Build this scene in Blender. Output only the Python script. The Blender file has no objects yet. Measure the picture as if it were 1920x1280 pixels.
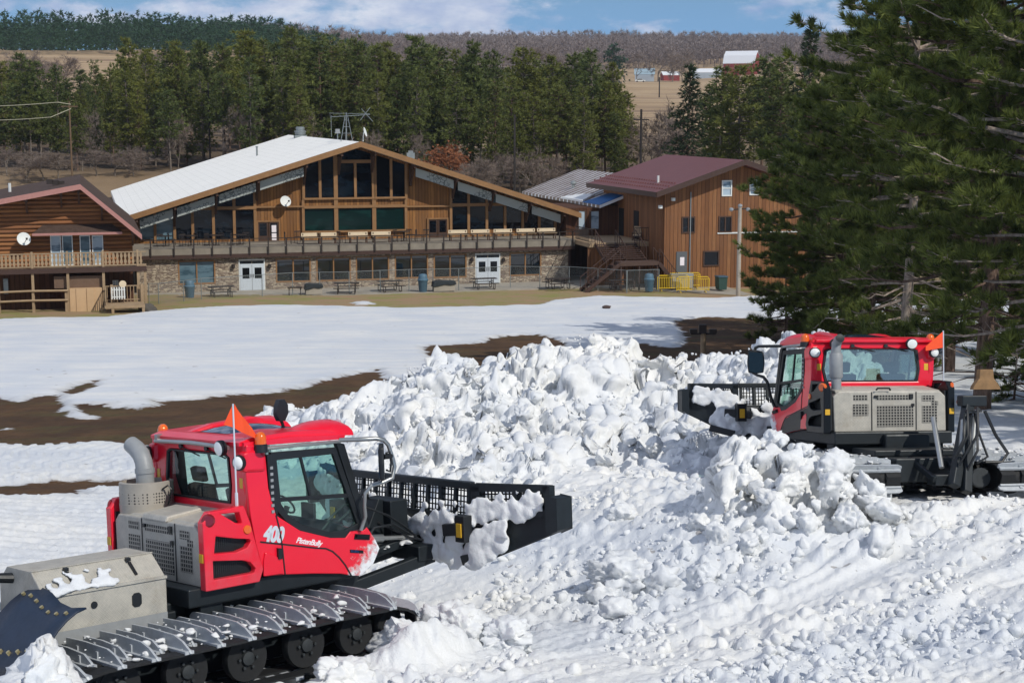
import bpy, math, random
import numpy as np
from mathutils import Vector, Matrix
from mathutils.geometry import tessellate_polygon
random.seed(7)
RNG = np.random.default_rng(7)
SC = bpy.context.scene
COL = SC.collection
# ------------------------------------------------------------------ camera
F_PX, HZ, CAMZ = 2885.0, 215.0, 12.5
PITCH = math.atan((640 - HZ) / F_PX)
CP, SP = math.cos(PITCH), math.sin(PITCH)
cam_d = bpy.data.cameras.new('camera')
cam_d.sensor_width = 36.0
cam_d.lens = F_PX / 1920 * 36.0
cam_d.clip_start = 0.5
cam_d.clip_end = 20000
cam = bpy.data.objects.new('camera', cam_d)
COL.objects.link(cam)
cam.location = (0, 0, CAMZ)
cam.rotation_euler = (math.pi / 2 - PITCH, 0, 0)
SC.camera = cam

def ray(px, py):
    a = (px - 960) / F_PX
    b = -(py - 640) / F_PX
    return np.array([a, CP + b * SP, -SP + b * CP])

def atD(px, py, D):
    r = ray(px, py)
    return np.array([0, 0, CAMZ]) + r * (D / r[1])

# ------------------------------------------------------------------ tags
def tag(o, label=None, cat=None, group=None, kind=None):
    if label: o['label'] = label
    if cat: o['category'] = cat
    if group: o['group'] = group
    if kind: o['kind'] = kind
    return o

def empty(name, loc=(0, 0, 0), rz=0.0, label=None, cat=None, group=None, parent=None):
    o = bpy.data.objects.new(name, None)
    o.empty_display_size = 0.2
    COL.objects.link(o)
    o.location = loc
    o.rotation_euler = (0, 0, rz)
    o.parent = parent
    return tag(o, label, cat, group)

def copy_tree(o, parent=None):
    c = o.copy()
    COL.objects.link(c)
    c.parent = parent
    for ch in list(o.children):
        copy_tree(ch, c)
    return c

# ------------------------------------------------------------------ mesh builder
class MB:
    def __init__(self):
        self.v = []; self.f = []; self.mi = []; self.n = 0
    def add(self, verts, faces, mi=0):
        b = self.n
        self.v.extend([tuple(map(float, p)) for p in verts]); self.n += len(verts)
        for f in faces:
            self.f.append(tuple(i + b for i in f)); self.mi.append(mi)
        return self
    def box(self, x0, x1, y0, y1, z0, z1, mi=0):
        v = [(x0,y0,z0),(x1,y0,z0),(x1,y1,z0),(x0,y1,z0),(x0,y0,z1),(x1,y0,z1),(x1,y1,z1),(x0,y1,z1)]
        return self.add(v, [(0,3,2,1),(4,5,6,7),(0,1,5,4),(1,2,6,5),(2,3,7,6),(3,0,4,7)], mi)
    def bar(self, p0, p1, w, h, up=(0,0,1), mi=0):
        """box section from p0 to p1, w across, h along up"""
        p0 = Vector(p0); p1 = Vector(p1); d = (p1 - p0).normalized(); u = Vector(up)
        s = d.cross(u)
        if s.length < 1e-4: s = d.cross(Vector((0,1,0)))
        s.normalize(); u = s.cross(d).normalized()
        v = []
        for p in (p0, p1):
            for a, b in ((-1,-1),(1,-1),(1,1),(-1,1)):
                v.append(p + s*(a*w/2) + u*(b*h/2))
        return self.add(v, [(0,1,2,3),(7,6,5,4),(0,4,5,1),(1,5,6,2),(2,6,7,3),(3,7,4,0)], mi)
    def cyl(self, p0, p1, r0, r1=None, n=12, mi=0, caps=True):
        return self.tube([p0, p1], [r0, r0 if r1 is None else r1], n, mi, caps)
    def tube(self, pts, r, n=8, mi=0, caps=True):
        pts = [Vector(p) for p in pts]
        rs = r if isinstance(r, (list, tuple)) else [r] * len(pts)
        v = []; prev = None
        for i, p in enumerate(pts):
            a = pts[max(i-1, 0)]; c = pts[min(i+1, len(pts)-1)]
            d = (c - a)
            if d.length < 1e-6: d = Vector((0,0,1))
            d.normalize()
            if prev is None:
                s = d.cross(Vector((0,0,1)))
                if s.length < 1e-3: s = d.cross(Vector((0,1,0)))
            else:
                s = prev - d * prev.dot(d)
            s.normalize(); prev = s
            t = d.cross(s)
            for k in range(n):
                an = 2*math.pi*k/n
                v.append(p + (s*math.cos(an) + t*math.sin(an)) * rs[i])
        f = []
        for i in range(len(pts)-1):
            for k in range(n):
                a = i*n+k; b = i*n+(k+1) % n
                f.append((a, b, b+n, a+n))
        if caps:
            f.append(tuple(reversed(range(n)))); m = (len(pts)-1)*n
            f.append(tuple(range(m, m+n)))
        return self.add(v, f, mi)
    def prism(self, poly, axis, a, b, holes=(), mi=0):
        loops = [list(poly)] + [list(h) for h in holes]
        ar = lambda L: sum(L[i][0]*L[(i+1) % len(L)][1] - L[(i+1) % len(L)][0]*L[i][1] for i in range(len(L)))
        loops = [L if (ar(L) > 0) == (i == 0) else L[::-1] for i, L in enumerate(loops)]
        flat = [p for L in loops for p in L]
        tri = tessellate_polygon([[Vector((p[0], p[1], 0)) for p in L] for L in loops])
        def mk(p, c):
            return {'x': (c, p[0], p[1]), 'y': (p[0], c, p[1]), 'z': (p[0], p[1], c)}[axis]
        N = len(flat)
        v = [mk(p, a) for p in flat] + [mk(p, b) for p in flat]
        flip = (axis == 'y') != (b < a)
        f = []
        if len(loops) == 1 and len(loops[0]) <= 4:
            f += [tuple(range(N)), tuple(N+i for i in reversed(range(N)))]
            f[0] = f[0][::-1]; f[1] = f[1][::-1]
        else:
            for t in tri:
                a_, b_, c_ = t
                if ar([flat[i] for i in t]) < 0: a_, c_ = c_, a_
                f.append((c_, b_, a_)); f.append((a_+N, b_+N, c_+N))
        o = 0
        for L in loops:
            n = len(L)
            for i in range(n):
                j = (i+1) % n
                f.append((o+i, o+j, o+j+N, o+i+N))
            o += n
        if flip: f = [t[::-1] for t in f]
        return self.add(v, f, mi)
    def lathe(self, prof, c, n=16, mi=0, axis=(0,0,1)):
        """prof: list of (r, h) along axis from c"""
        ax = Vector(axis).normalized(); s = ax.cross(Vector((1,0,0)))
        if s.length < 1e-3: s = ax.cross(Vector((0,1,0)))
        s.normalize(); t = ax.cross(s); c = Vector(c); v = []; f = []
        for r, h in prof:
            for k in range(n):
                an = 2*math.pi*k/n
                v.append(c + ax*h + (s*math.cos(an)+t*math.sin(an))*r)
        for i in range(len(prof)-1):
            for k in range(n):
                a = i*n+k; b = i*n+(k+1) % n
                f.append((a, b, b+n, a+n))
        f.append(tuple(reversed(range(n)))); m = (len(prof)-1)*n; f.append(tuple(range(m, m+n)))
        return self.add(v, f, mi)
    def obj(self, name, mats, parent=None, smooth=None, bevel=0.0):
        me = bpy.data.meshes.new(name)
        me.from_pydata(self.v, [], self.f)
        if not isinstance(mats, (list, tuple)): mats = [mats]
        for m in mats: me.materials.append(m)
        if len(mats) > 1: me.polygons.foreach_set('material_index', self.mi)
        if smooth is not None:
            me.polygons.foreach_set('use_smooth', [True]*len(me.polygons))
            me.set_sharp_from_angle(angle=math.radians(smooth))
        me.update()
        o = bpy.data.objects.new(name, me)
        COL.objects.link(o)
        o.parent = parent
        if bevel:
            b = o.modifiers.new('bevel', 'BEVEL'); b.width = bevel; b.segments = 2
            b.limit_method = 'ANGLE'; b.angle_limit = math.radians(40)
        return o

def np_mesh(name, V, Fc, mats, parent=None, smooth=True, attrs=None, mi=None):
    """fast mesh from numpy arrays; Fc is (n,3) or (n,4)"""
    me = bpy.data.meshes.new(name)
    k = Fc.shape[1]
    me.vertices.add(len(V)); me.vertices.foreach_set('co', np.ascontiguousarray(V, np.float32).ravel())
    me.loops.add(Fc.size); me.loops.foreach_set('vertex_index', np.ascontiguousarray(Fc, np.int32).ravel())
    me.polygons.add(len(Fc))
    me.polygons.foreach_set('loop_start', np.arange(0, Fc.size, k, dtype=np.int32))
    me.polygons.foreach_set('loop_total', np.full(len(Fc), k, np.int32))
    if smooth: me.polygons.foreach_set('use_smooth', np.ones(len(Fc), bool))
    if not isinstance(mats, (list, tuple)): mats = [mats]
    for m in mats: me.materials.append(m)
    if mi is not None: me.polygons.foreach_set('material_index', np.ascontiguousarray(mi, np.int32))
    for an, av in (attrs or {}).items():
        a = me.attributes.new(an, 'FLOAT', 'POINT'); a.data.foreach_set('value', np.ascontiguousarray(av, np.float32))
    me.update(); me.validate()
    o = bpy.data.objects.new(name, me); COL.objects.link(o); o.parent = parent
    return o

def grid_faces(nr, nc):
    i = np.arange(nr*nc).reshape(nr, nc)
    return np.stack([i[:-1,:-1], i[:-1,1:], i[1:,1:], i[1:,:-1]], -1).reshape(-1, 4)

# ------------------------------------------------------------------ numpy noise
def _hash(ix, iy, iz, seed):
    h = (ix.astype(np.uint32)*np.uint32(374761393) + iy.astype(np.uint32)*np.uint32(668265263)
         + iz.astype(np.uint32)*np.uint32(2147483647) + np.uint32((seed*974711 + 12345) & 0xffffffff))
    h = (h ^ (h >> np.uint32(13))) * np.uint32(1274126177)
    h = (h ^ (h >> np.uint32(16))) * np.uint32(2246822519)
    return h ^ (h >> np.uint32(15))

def _u(h): return h.astype(np.float64) / 4294967295.0

def vnoise(x, y, z=None, seed=0):
    if z is None: z = np.zeros_like(x)
    ix, iy, iz = np.floor(x).astype(np.int64), np.floor(y).astype(np.int64), np.floor(z).astype(np.int64)
    fx, fy, fz = x-ix, y-iy, z-iz
    s = lambda t: t*t*t*(t*(t*6-15)+10)
    ux, uy, uz = s(fx), s(fy), s(fz)
    def g(a, b, c):
        h = _hash(ix+a, iy+b, iz+c, seed)
        gx = _u(h)*2-1; gy = _u(h*np.uint32(747796405)+np.uint32(1))*2-1; gz = _u(h*np.uint32(2891336453)+np.uint32(7))*2-1
        return gx*(fx-a)+gy*(fy-b)+gz*(fz-c)
    l = lambda a, b, t: a+(b-a)*t
    return l(l(l(g(0,0,0), g(1,0,0), ux), l(g(0,1,0), g(1,1,0), ux), uy),
             l(l(g(0,0,1), g(1,0,1), ux), l(g(0,1,1), g(1,1,1), ux), uy), uz)

def fbm(x, y, z=None, oct=4, seed=0, gain=0.5):
    a = 1.0; t = 0
    for o in range(oct):
        t = t + a*vnoise(x*2**o, y*2**o, None if z is None else z*2**o, seed+o*17); a *= gain
    return t

def worley(x, y, z, seed=0):
    ix, iy, iz = np.floor(x).astype(np.int64), np.floor(y).astype(np.int64), np.floor(z).astype(np.int64)
    d1 = np.full(x.shape, 9.0); d2 = np.full(x.shape, 9.0)
    for a in (-1,0,1):
        for b in (-1,0,1):
            for c in (-1,0,1):
                h = _hash(ix+a, iy+b, iz+c, seed)
                px = ix+a+_u(h); py = iy+b+_u(h*np.uint32(747796405)+np.uint32(1)); pz = iz+c+_u(h*np.uint32(2891336453)+np.uint32(7))
                d = (px-x)**2+(py-y)**2+(pz-z)**2
                m = d < d1
                d2 = np.where(m, d1, np.minimum(d2, d)); d1 = np.where(m, d, d1)
    return np.sqrt(d1), np.sqrt(d2)

def worley2(x, y, seed=0):
    ix, iy = np.floor(x).astype(np.int64), np.floor(y).astype(np.int64)
    z0 = np.zeros_like(ix)
    d1 = np.full(x.shape, 9.0); cid = np.zeros(x.shape)
    for a in (-1,0,1):
        for b in (-1,0,1):
            h = _hash(ix+a, iy+b, z0, seed)
            px = ix+a+_u(h); py = iy+b+_u(h*np.uint32(747796405)+np.uint32(1))
            d = (px-x)**2+(py-y)**2
            m = d < d1
            cid = np.where(m, _u(h*np.uint32(2891336453)+np.uint32(7)), cid); d1 = np.where(m, d, d1)
    return np.sqrt(d1), cid

sstep = lambda a, b, x: (lambda t: t*t*(3-2*t))(np.clip((x-a)/(b-a), 0, 1))

def tps_fit(P, z, lam=1e-3):
    P = np.asarray(P, float); n = len(P)
    d2 = ((P[:,None]-P[None])**2).sum(-1)
    K = 0.5*d2*np.log(d2+1e-9) + lam*np.eye(n)*10
    A = np.zeros((n+3, n+3)); A[:n,:n] = K; A[:n,n] = 1; A[:n,n+1:] = P; A[n,:n] = 1; A[n+1:,:n] = P.T
    w = np.linalg.solve(A, np.concatenate([z, np.zeros(3)]))
    def ev(x, y):
        x = np.asarray(x, float); sh = x.shape; x = x.ravel(); y = np.asarray(y, float).ravel()
        r = w[n] + w[n+1]*x + w[n+2]*y
        for i in range(n):
            d = (x-P[i,0])**2+(y-P[i,1])**2
            r = r + w[i]*0.5*d*np.log(d+1e-9)
        return r.reshape(sh)
    return ev

def poly_sdf(x, y, poly):
    """signed distance, positive inside"""
    P = np.asarray(poly, float); d = np.full(x.shape, 1e9); ins = np.zeros(x.shape, bool)
    for i in range(len(P)):
        a, b = P[i], P[(i+1) % len(P)]; e = b-a
        t = np.clip(((x-a[0])*e[0]+(y-a[1])*e[1])/(e@e+1e-12), 0, 1)
        d = np.minimum(d, (x-a[0]-t*e[0])**2+(y-a[1]-t*e[1])**2)
        c = (a[1] > y) != (b[1] > y)
        xi = a[0] + (y-a[1])*(e[0])/(e[1] if abs(e[1]) > 1e-12 else 1e-12)
        ins ^= c & (x < xi)
    return np.where(ins, 1, -1)*np.sqrt(d)

def rot(yaw, pitch, roll):
    y, p, r = map(math.radians, (yaw, pitch, roll))
    return (Matrix.Rotation(math.pi/2-y, 3, 'Z') @ Matrix.Rotation(p, 3, 'Y') @ Matrix.Rotation(r, 3, 'X'))

# ------------------------------------------------------------------ materials
def lin(c):
    if isinstance(c, str):
        c = [int(c[i:i+2], 16)/255 for i in (0, 2, 4)]
    return tuple(((v/12.92) if v <= .04045 else ((v+.055)/1.055)**2.4) for v in c) + (1.0,)

class NT:
    def __init__(self, name):
        self.m = bpy.data.materials.new(name); self.m.use_nodes = True
        self.t = self.m.node_tree; self.b = self.t.nodes['Principled BSDF']; self.out = self.t.nodes['Material Output']
    def n(self, typ, **kw):
        nd = self.t.nodes.new(typ)
        for k, v in kw.items():
            if k.startswith('i_'):
                key = k[2:]; key = int(key) if key.isdigit() else key.replace('_', ' ')
                self.link(v, nd.inputs[key])
            else: setattr(nd, k, v)
        return nd
    def link(self, v, sock):
        if isinstance(v, bpy.types.NodeSocket): self.t.links.new(v, sock)
        elif isinstance(v, bpy.types.Node): self.t.links.new(v.outputs[0], sock)
        else: sock.default_value = v
    def math(self, op, a, b=0.0, c=0.0, clamp=False):
        nd = self.n('ShaderNodeMath', operation=op); nd.use_clamp = clamp
        self.link(a, nd.inputs[0]); self.link(b, nd.inputs[1]); self.link(c, nd.inputs[2])
        return nd.outputs[0]
    def mix(self, f, a, b, blend='MIX'):
        nd = self.n('ShaderNodeMix', data_type='RGBA', blend_type=blend)
        self.link(f, nd.inputs[0]); self.link(a, nd.inputs[6]); self.link(b, nd.inputs[7])
        return nd.outputs[2]
    def ramp(self, f, stops):
        nd = self.n('ShaderNodeValToRGB'); e = nd.color_ramp.elements
        while len(e) < len(stops): e.new(0.5)
        for el, (p, c) in zip(e, stops):
            el.position = p; el.color = c if isinstance(c, tuple) and len(c) == 4 else ((c,)*3+(1,))
        self.link(f, nd.inputs[0]); return nd.outputs[0]
    def noise(self, vec, scale, detail=3.0, rough=0.5, dim='3D'):
        nd = self.n('ShaderNodeTexNoise', noise_dimensions=dim)
        if vec is not None: self.link(vec, nd.inputs['Vector'])
        nd.inputs['Scale'].default_value = scale; nd.inputs['Detail'].default_value = detail; nd.inputs['Roughness'].default_value = rough
        return nd.outputs[0]
    def coord(self, which='Object'):
        return self.n('ShaderNodeTexCoord').outputs[which]
    def mapping(self, vec, scale=(1,1,1), rot=(0,0,0), loc=(0,0,0)):
        nd = self.n('ShaderNodeMapping'); self.link(vec, nd.inputs[0])
        nd.inputs['Scale'].default_value = scale; nd.inputs['Rotation'].default_value = rot; nd.inputs['Location'].default_value = loc
        return nd.outputs[0]
    def bump(self, h, strength=0.5, dist=0.02, normal=None):
        nd = self.n('ShaderNodeBump'); self.link(h, nd.inputs['Height'])
        nd.inputs['Strength'].default_value = strength; nd.inputs['Distance'].default_value = dist
        if normal is not None: self.link(normal, nd.inputs['Normal'])
        self.t.links.new(nd.outputs[0], self.b.inputs['Normal']); return nd.outputs[0]
    def set(self, **kw):
        for k, v in kw.items():
            key = {'color': 'Base Color', 'rough': 'Roughness', 'metal': 'Metallic', 'spec': 'Specular IOR Level', 'coat': 'Coat Weight', 'emit': 'Emission Color', 'emits': 'Emission Strength', 'sheen': 'Sheen Weight', 'trans': 'Transmission Weight'}[k]
            self.link(v, self.b.inputs[key])
        return self

def mat(name, c, rough=0.6, metal=0.0, var=0.25, scale=6.0, spec=0.5, coat=0.0, bump=0.0, bscale=40.0):
    """plain surface with uneven colour, a little wear"""
    t = NT(name); c = lin(c); co = t.coord()
    f = t.noise(co, scale, 5.0, 0.6)
    dk = tuple(x*(1-var) for x in c[:3])+(1,); lt = tuple(min(1, x*(1+var)) for x in c[:3])+(1,)
    t.set(color=t.mix(f, dk, lt), metal=metal, spec=spec, coat=coat)
    r = t.math('MULTIPLY_ADD', t.noise(co, scale*2.3, 4.0), 0.35*rough, rough*0.8, True)
    t.set(rough=r)
    if bump: t.bump(t.noise(co, bscale, 4.0), bump, 0.01)
    return t.m
# ------------------------------------------------------------------ world and sun
SUN_EL, SUN_AZ = math.radians(43), math.radians(47)       # azimuth: from straight behind the camera towards the right
sun_dir = Vector((math.cos(SUN_EL)*math.sin(SUN_AZ), -math.cos(SUN_EL)*math.cos(SUN_AZ), math.sin(SUN_EL)))
sd = bpy.data.lights.new('sun', 'SUN'); sd.energy = 3.25; sd.angle = math.radians(0.5); sd.color = (1.0, 0.955, 0.88)
so = bpy.data.objects.new('sun', sd); COL.objects.link(so)
so.rotation_euler = sun_dir.to_track_quat('Z', 'Y').to_euler()
W = bpy.data.worlds.new('World'); SC.world = W; W.use_nodes = True
wt = W.node_tree; bg = wt.nodes['Background']
sky = wt.nodes.new('ShaderNodeTexSky'); sky.sky_type = 'NISHITA'; sky.sun_disc = False
sky.sun_elevation = SUN_EL
sky.sun_rotation = math.atan2(sun_dir.x, sun_dir.y)
sky.air_density = 1.0; sky.dust_density = 0.3; sky.ozone_density = 2.5
def wn(typ, **kw):
    nd = wt.nodes.new(typ)
    for k, v in kw.items(): setattr(nd, k, v)
    return nd
def wmath(op, a, b=0.0, clamp=False):
    nd = wn('ShaderNodeMath', operation=op); nd.use_clamp = clamp
    for i, v in enumerate((a, b)):
        if isinstance(v, (int, float)): nd.inputs[i].default_value = v
        else: wt.links.new(v, nd.inputs[i])
    return nd.outputs[0]
tc = wn('ShaderNodeTexCoord'); sep = wn('ShaderNodeSeparateXYZ'); wt.links.new(tc.outputs['Generated'], sep.inputs[0])
# cumulus layer: direction projected on a gently curved sheet
zz = wmath('ADD', wmath('MAXIMUM', sep.outputs[2], 0.0), 0.045)
az_ = wmath('ARCTAN2', sep.outputs[0], sep.outputs[1]); cx = wmath('MULTIPLY', az_, 11.0); cy = wmath('MULTIPLY', wmath('POWER', wmath('MAXIMUM', sep.outputs[2], 0.0001), 0.8), 22.0)
cmb = wn('ShaderNodeCombineXYZ'); wt.links.new(cx, cmb.inputs[0]); wt.links.new(cy, cmb.inputs[1])
def wnoise(scale, detail, rough, off=0.0):
    mp = wn('ShaderNodeMapping'); wt.links.new(cmb.outputs[0], mp.inputs[0]); mp.inputs['Scale'].default_value = (scale, scale*0.8, 1); mp.inputs['Location'].default_value = (off, off*.7, 0)
    nd = wn('ShaderNodeTexNoise'); wt.links.new(mp.outputs[0], nd.inputs['Vector']); nd.inputs['Scale'].default_value = 1.0; nd.inputs['Detail'].default_value = detail; nd.inputs['Roughness'].default_value = rough
    return nd.outputs[0]
cov = wmath('SUBTRACT', wnoise(1.0, 8.0, 0.6, 3.7), wmath('MULTIPLY', az_, 0.16))
mr = wn('ShaderNodeMapRange', interpolation_type='SMOOTHSTEP'); wt.links.new(cov, mr.inputs[0]); mr.inputs[1].default_value = 0.47; mr.inputs[2].default_value = 0.60
shd = wnoise(1.7, 6.0, 0.6, 9.1)
cr = wn('ShaderNodeValToRGB'); wt.links.new(shd, cr.inputs[0])
cr.color_ramp.elements[0].position = 0.35; cr.color_ramp.elements[0].color = (6.4, 8.6, 14.0, 1)
cr.color_ramp.elements[1].position = 0.66; cr.color_ramp.elements[1].color = (16.0, 16.8, 19.0, 1)
lowf = wn('ShaderNodeMapRange'); wt.links.new(sep.outputs[2], lowf.inputs[0]); lowf.inputs[1].default_value = 0.0; lowf.inputs[2].default_value = 0.14; lowf.inputs[3].default_value = .85; lowf.inputs[4].default_value = 0.0
skb = wn('ShaderNodeMix', data_type='RGBA'); wt.links.new(lowf.outputs[0], skb.inputs[0]); wt.links.new(sky.outputs[0], skb.inputs[6]); skb.inputs[7].default_value = (2.4, 9.6, 21.0, 1)
mx = wn('ShaderNodeMix', data_type='RGBA'); wt.links.new(wmath('MULTIPLY', mr.outputs[0], 0.93), mx.inputs[0]); wt.links.new(skb.outputs[2], mx.inputs[6]); wt.links.new(cr.outputs[0], mx.inputs[7])
wt.links.new(mx.outputs[2], bg.inputs[0]); bg.inputs[1].default_value = 0.05
SC.view_settings.view_transform = 'Standard'; SC.view_settings.look = 'None'; SC.view_settings.exposure = 0.0; SC.view_settings.gamma = 1.0
SC.view_settings.use_curve_mapping = False
SC.cycles.max_bounces = 8; SC.cycles.transparent_max_bounces = 12; SC.cycles.caustics_reflective = False; SC.cycles.caustics_refractive = False
SC.cycles.sample_clamp_indirect = 6.0

# ------------------------------------------------------------------ snow groomer poses (x forward, y left, z up)
NEAR_R = rot(46.345, 3.055, -5.884); NEAR_P = Vector((-4.162, 17.909, 5.774))
FAR_R = rot(-12.4, 9.0, 1.83); FAR_P = Vector((6.55, 26.21, 5.87))
def npose(x, y, z): return NEAR_R @ Vector((x, y, z)) + NEAR_P
def fpose(x, y, z): return FAR_R @ Vector((x, y, z)) + FAR_P

# ------------------------------------------------------------------ ground height
def base_y(y):
    t = y-18
    z = 6-.1*t+.000382*t*t
    z = np.where(t < 0, 6-.1*t*np.exp(t*0.06)*0.55, z)
    return np.where(y > 111, 0.0, z)
_ctl = []
def c_px(px, py, D): _ctl.append(tuple(atD(px, py, D)))
for a in (-2.2, 0, 2.0):
    for b in (-2.0, 2.0): _ctl.append(tuple(npose(a, b, .13)))
for a in (-2.2, 0., 2.2):
    for b in (-2.0, 0, 2.0, 4.0): _ctl.append(tuple(fpose(a, b, .16)))
for q in ((960,1280,16.0),(1500,1280,15.6),(1900,1280,15.3),(2200,1280,15.3),(1000,1100,22.3),(900,1000,26),(1250,1100,21.0),(1450,975,22.3),
          (1450,1150,19.2),(1900,1100,19),(1690,995,22.3),(1900,935,23.8),(2150,935,23.8),(700,1275,16.8),(300,1300,15.6),(0,1300,15.4),(-200,1200,17.2),(-250,1000,26),(100,900,34.5)): c_px(*q)
for y in (40, 48, 60, 80, 100):
    for s in (-.5, -.3, -.15, 0, .15, .3, .5): _ctl.append((s*y, y, float(base_y(np.array(float(y)))) + (.02*s*y if y < 50 else 0)))
for s in (-.5,-.3,-.1,.1,.3,.5):
    _ctl.append((s*110, 110, .06)); _ctl.append((s*122, 122, 0.0))
_ctl = np.array(_ctl)
_tps = tps_fit(_ctl[:, :2]/20, _ctl[:, 2], 2e-4)
L_PR = np.array([(111,0),(124,.2),(140,2.),(158,6.4),(170,7.2),(300,14),(500,29),(600,35),(900,48),(1300,60),(3000,66)], float)
R_PR = np.array([(111,0),(125,0),(150,4),(200,6),(500,18.6),(800,33),(900,38),(1300,64),(3000,72)], float)
def ground_z(x, y):
    x = np.asarray(x, float); y = np.asarray(y, float)
    near = _tps(x/20, np.minimum(y, 121)/20)
    s = x/np.maximum(y, 1)
    w = sstep(-.04, -.17, s)
    far = np.interp(y, L_PR[:,0], L_PR[:,1])*w + np.interp(y, R_PR[:,0], R_PR[:,1])*(1-w)
    far = far + sstep(250, 600, y)*fbm(x/160, y/160, oct=3, seed=5)*6
    return near*(1-sstep(104, 118, y)) + far*sstep(104, 118, y)

def ground_at(px, py, fn=None):
    """where the line of sight through a pixel meets the ground"""
    fn = fn or ground_z
    r = ray(px, py); o = np.array([0, 0, CAMZ])
    ts = np.concatenate([np.linspace(12, 60, 1200), np.linspace(60, 140, 800), np.linspace(140, 1500, 1500)])
    P = o + r*ts[:, None]
    d = P[:, 2] - fn(P[:, 0], P[:, 1])
    k = np.argmax(d < 0)
    if not (d < 0).any(): k = len(ts)-1
    return P[k]
def gz1(x, y): return float(ground_z(np.array([x]), np.array([y]))[0])

# ------------------------------------------------------------------ bare ground outlines (measured on the photograph, laid on the ground)
MUD = [
 [(-160,748),(0,742),(40,747),(70,738),(105,735),(116,752),(104,766),(140,776),(182,783),(152,764),(150,756),(205,757),(230,762),(265,765),(297,760),(296,747),(400,741),(480,735),(560,726),(592,715),(640,702),(690,692),(708,690),(716,700),(790,730),(760,760),(700,790),(480,812),(330,836),(280,833),(200,823),(140,827),(70,831),(0,827),(-160,830)],
 [(116,729),(150,716),(176,713),(180,720),(150,731),(132,736)],
 [(-160,902),(0,903),(60,900),(140,895),(230,893),(280,890),(280,905),(180,907),(150,911),(155,924),(100,922),(60,926),(-160,926)],
 [(790,646),(850,643),(905,640),(930,629),(985,625),(1030,629),(1060,640),(1070,668),(1000,700),(900,706),(830,690),(803,660)],
 [(1140,636),(1180,641),(1262,648),(1286,640),(1280,614),(1262,604),(1280,597),(1320,592),(1420,596),(1560,600),(1700,612),(1760,640),(1760,676),(1600,700),(1500,705),(1200,695)],
]
GRASS = [(-400,597),(0,597),(60,594),(200,592),(270,583),(340,577),(420,572),(560,570),(640,572),(760,575),(880,573),(960,571),(1010,570),(1035,561),(1120,553),(1200,555),(1330,557),(1450,552),(1700,560),(2300,565)]
def lay(poly): return [tuple(ground_at(*p)[:2]) for p in poly]
MUDW = [lay(p) for p in MUD]
GRW = lay(GRASS)
GRW = GRW + [(GRW[-1][0]*1.4, GRW[-1][1]+4), (200, 160), (-200, 160), (GRW[0][0]*1.3, GRW[0][1]+2)]
BITS = [lay(p) for p in ([(655,565),(690,562),(705,568),(670,570)], [(340,836),(420,829),(440,834),(380,840)], [(0,799),(22,797),(24,802),(0,802)], [(100,752),(112,750),(116,756),(104,758)])]

def rows():
    a = [12.5]
    while a[-1] < 46: a.append(a[-1]*1.0030)
    while a[-1] < 132: a.append(a[-1]*1.0042)
    while a[-1] < 3200: a.append(a[-1]*1.03)
    return np.array(a)
RY = rows(); CS = np.concatenate([np.linspace(-.95,-.47,36)[:-1], np.linspace(-.47,.47,860), np.linspace(.47,.95,36)[1:]])
GY, GS = np.meshgrid(RY, CS, indexing='ij'); GX = GS*GY
gx, gy = GX.ravel(), GY.ravel()
gz = ground_z(gx, gy)
mud = np.full(gx.shape, -9.0)
sel = (gy > 28) & (gy < 90)
for p in MUDW: mud[sel] = np.maximum(mud[sel], poly_sdf(gx[sel], gy[sel], p))
sel = gy > 70
gr = np.full(gx.shape, -9.0); gr[sel] = np.clip(poly_sdf(gx[sel], gy[sel], GRW), -9, 9)
gr = np.where(gy > 130, 9, gr)
for p in BITS:
    s2 = (gy > 28) & (gy < 110)
    d = poly_sdf(gx[s2], gy[s2], p); mud[s2] = np.where(d > -.3, np.minimum(mud[s2], -d), mud[s2]); gr[s2] = np.where(d > -.3, np.minimum(gr[s2], -d), gr[s2])
bare = np.maximum(mud, gr)

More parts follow.
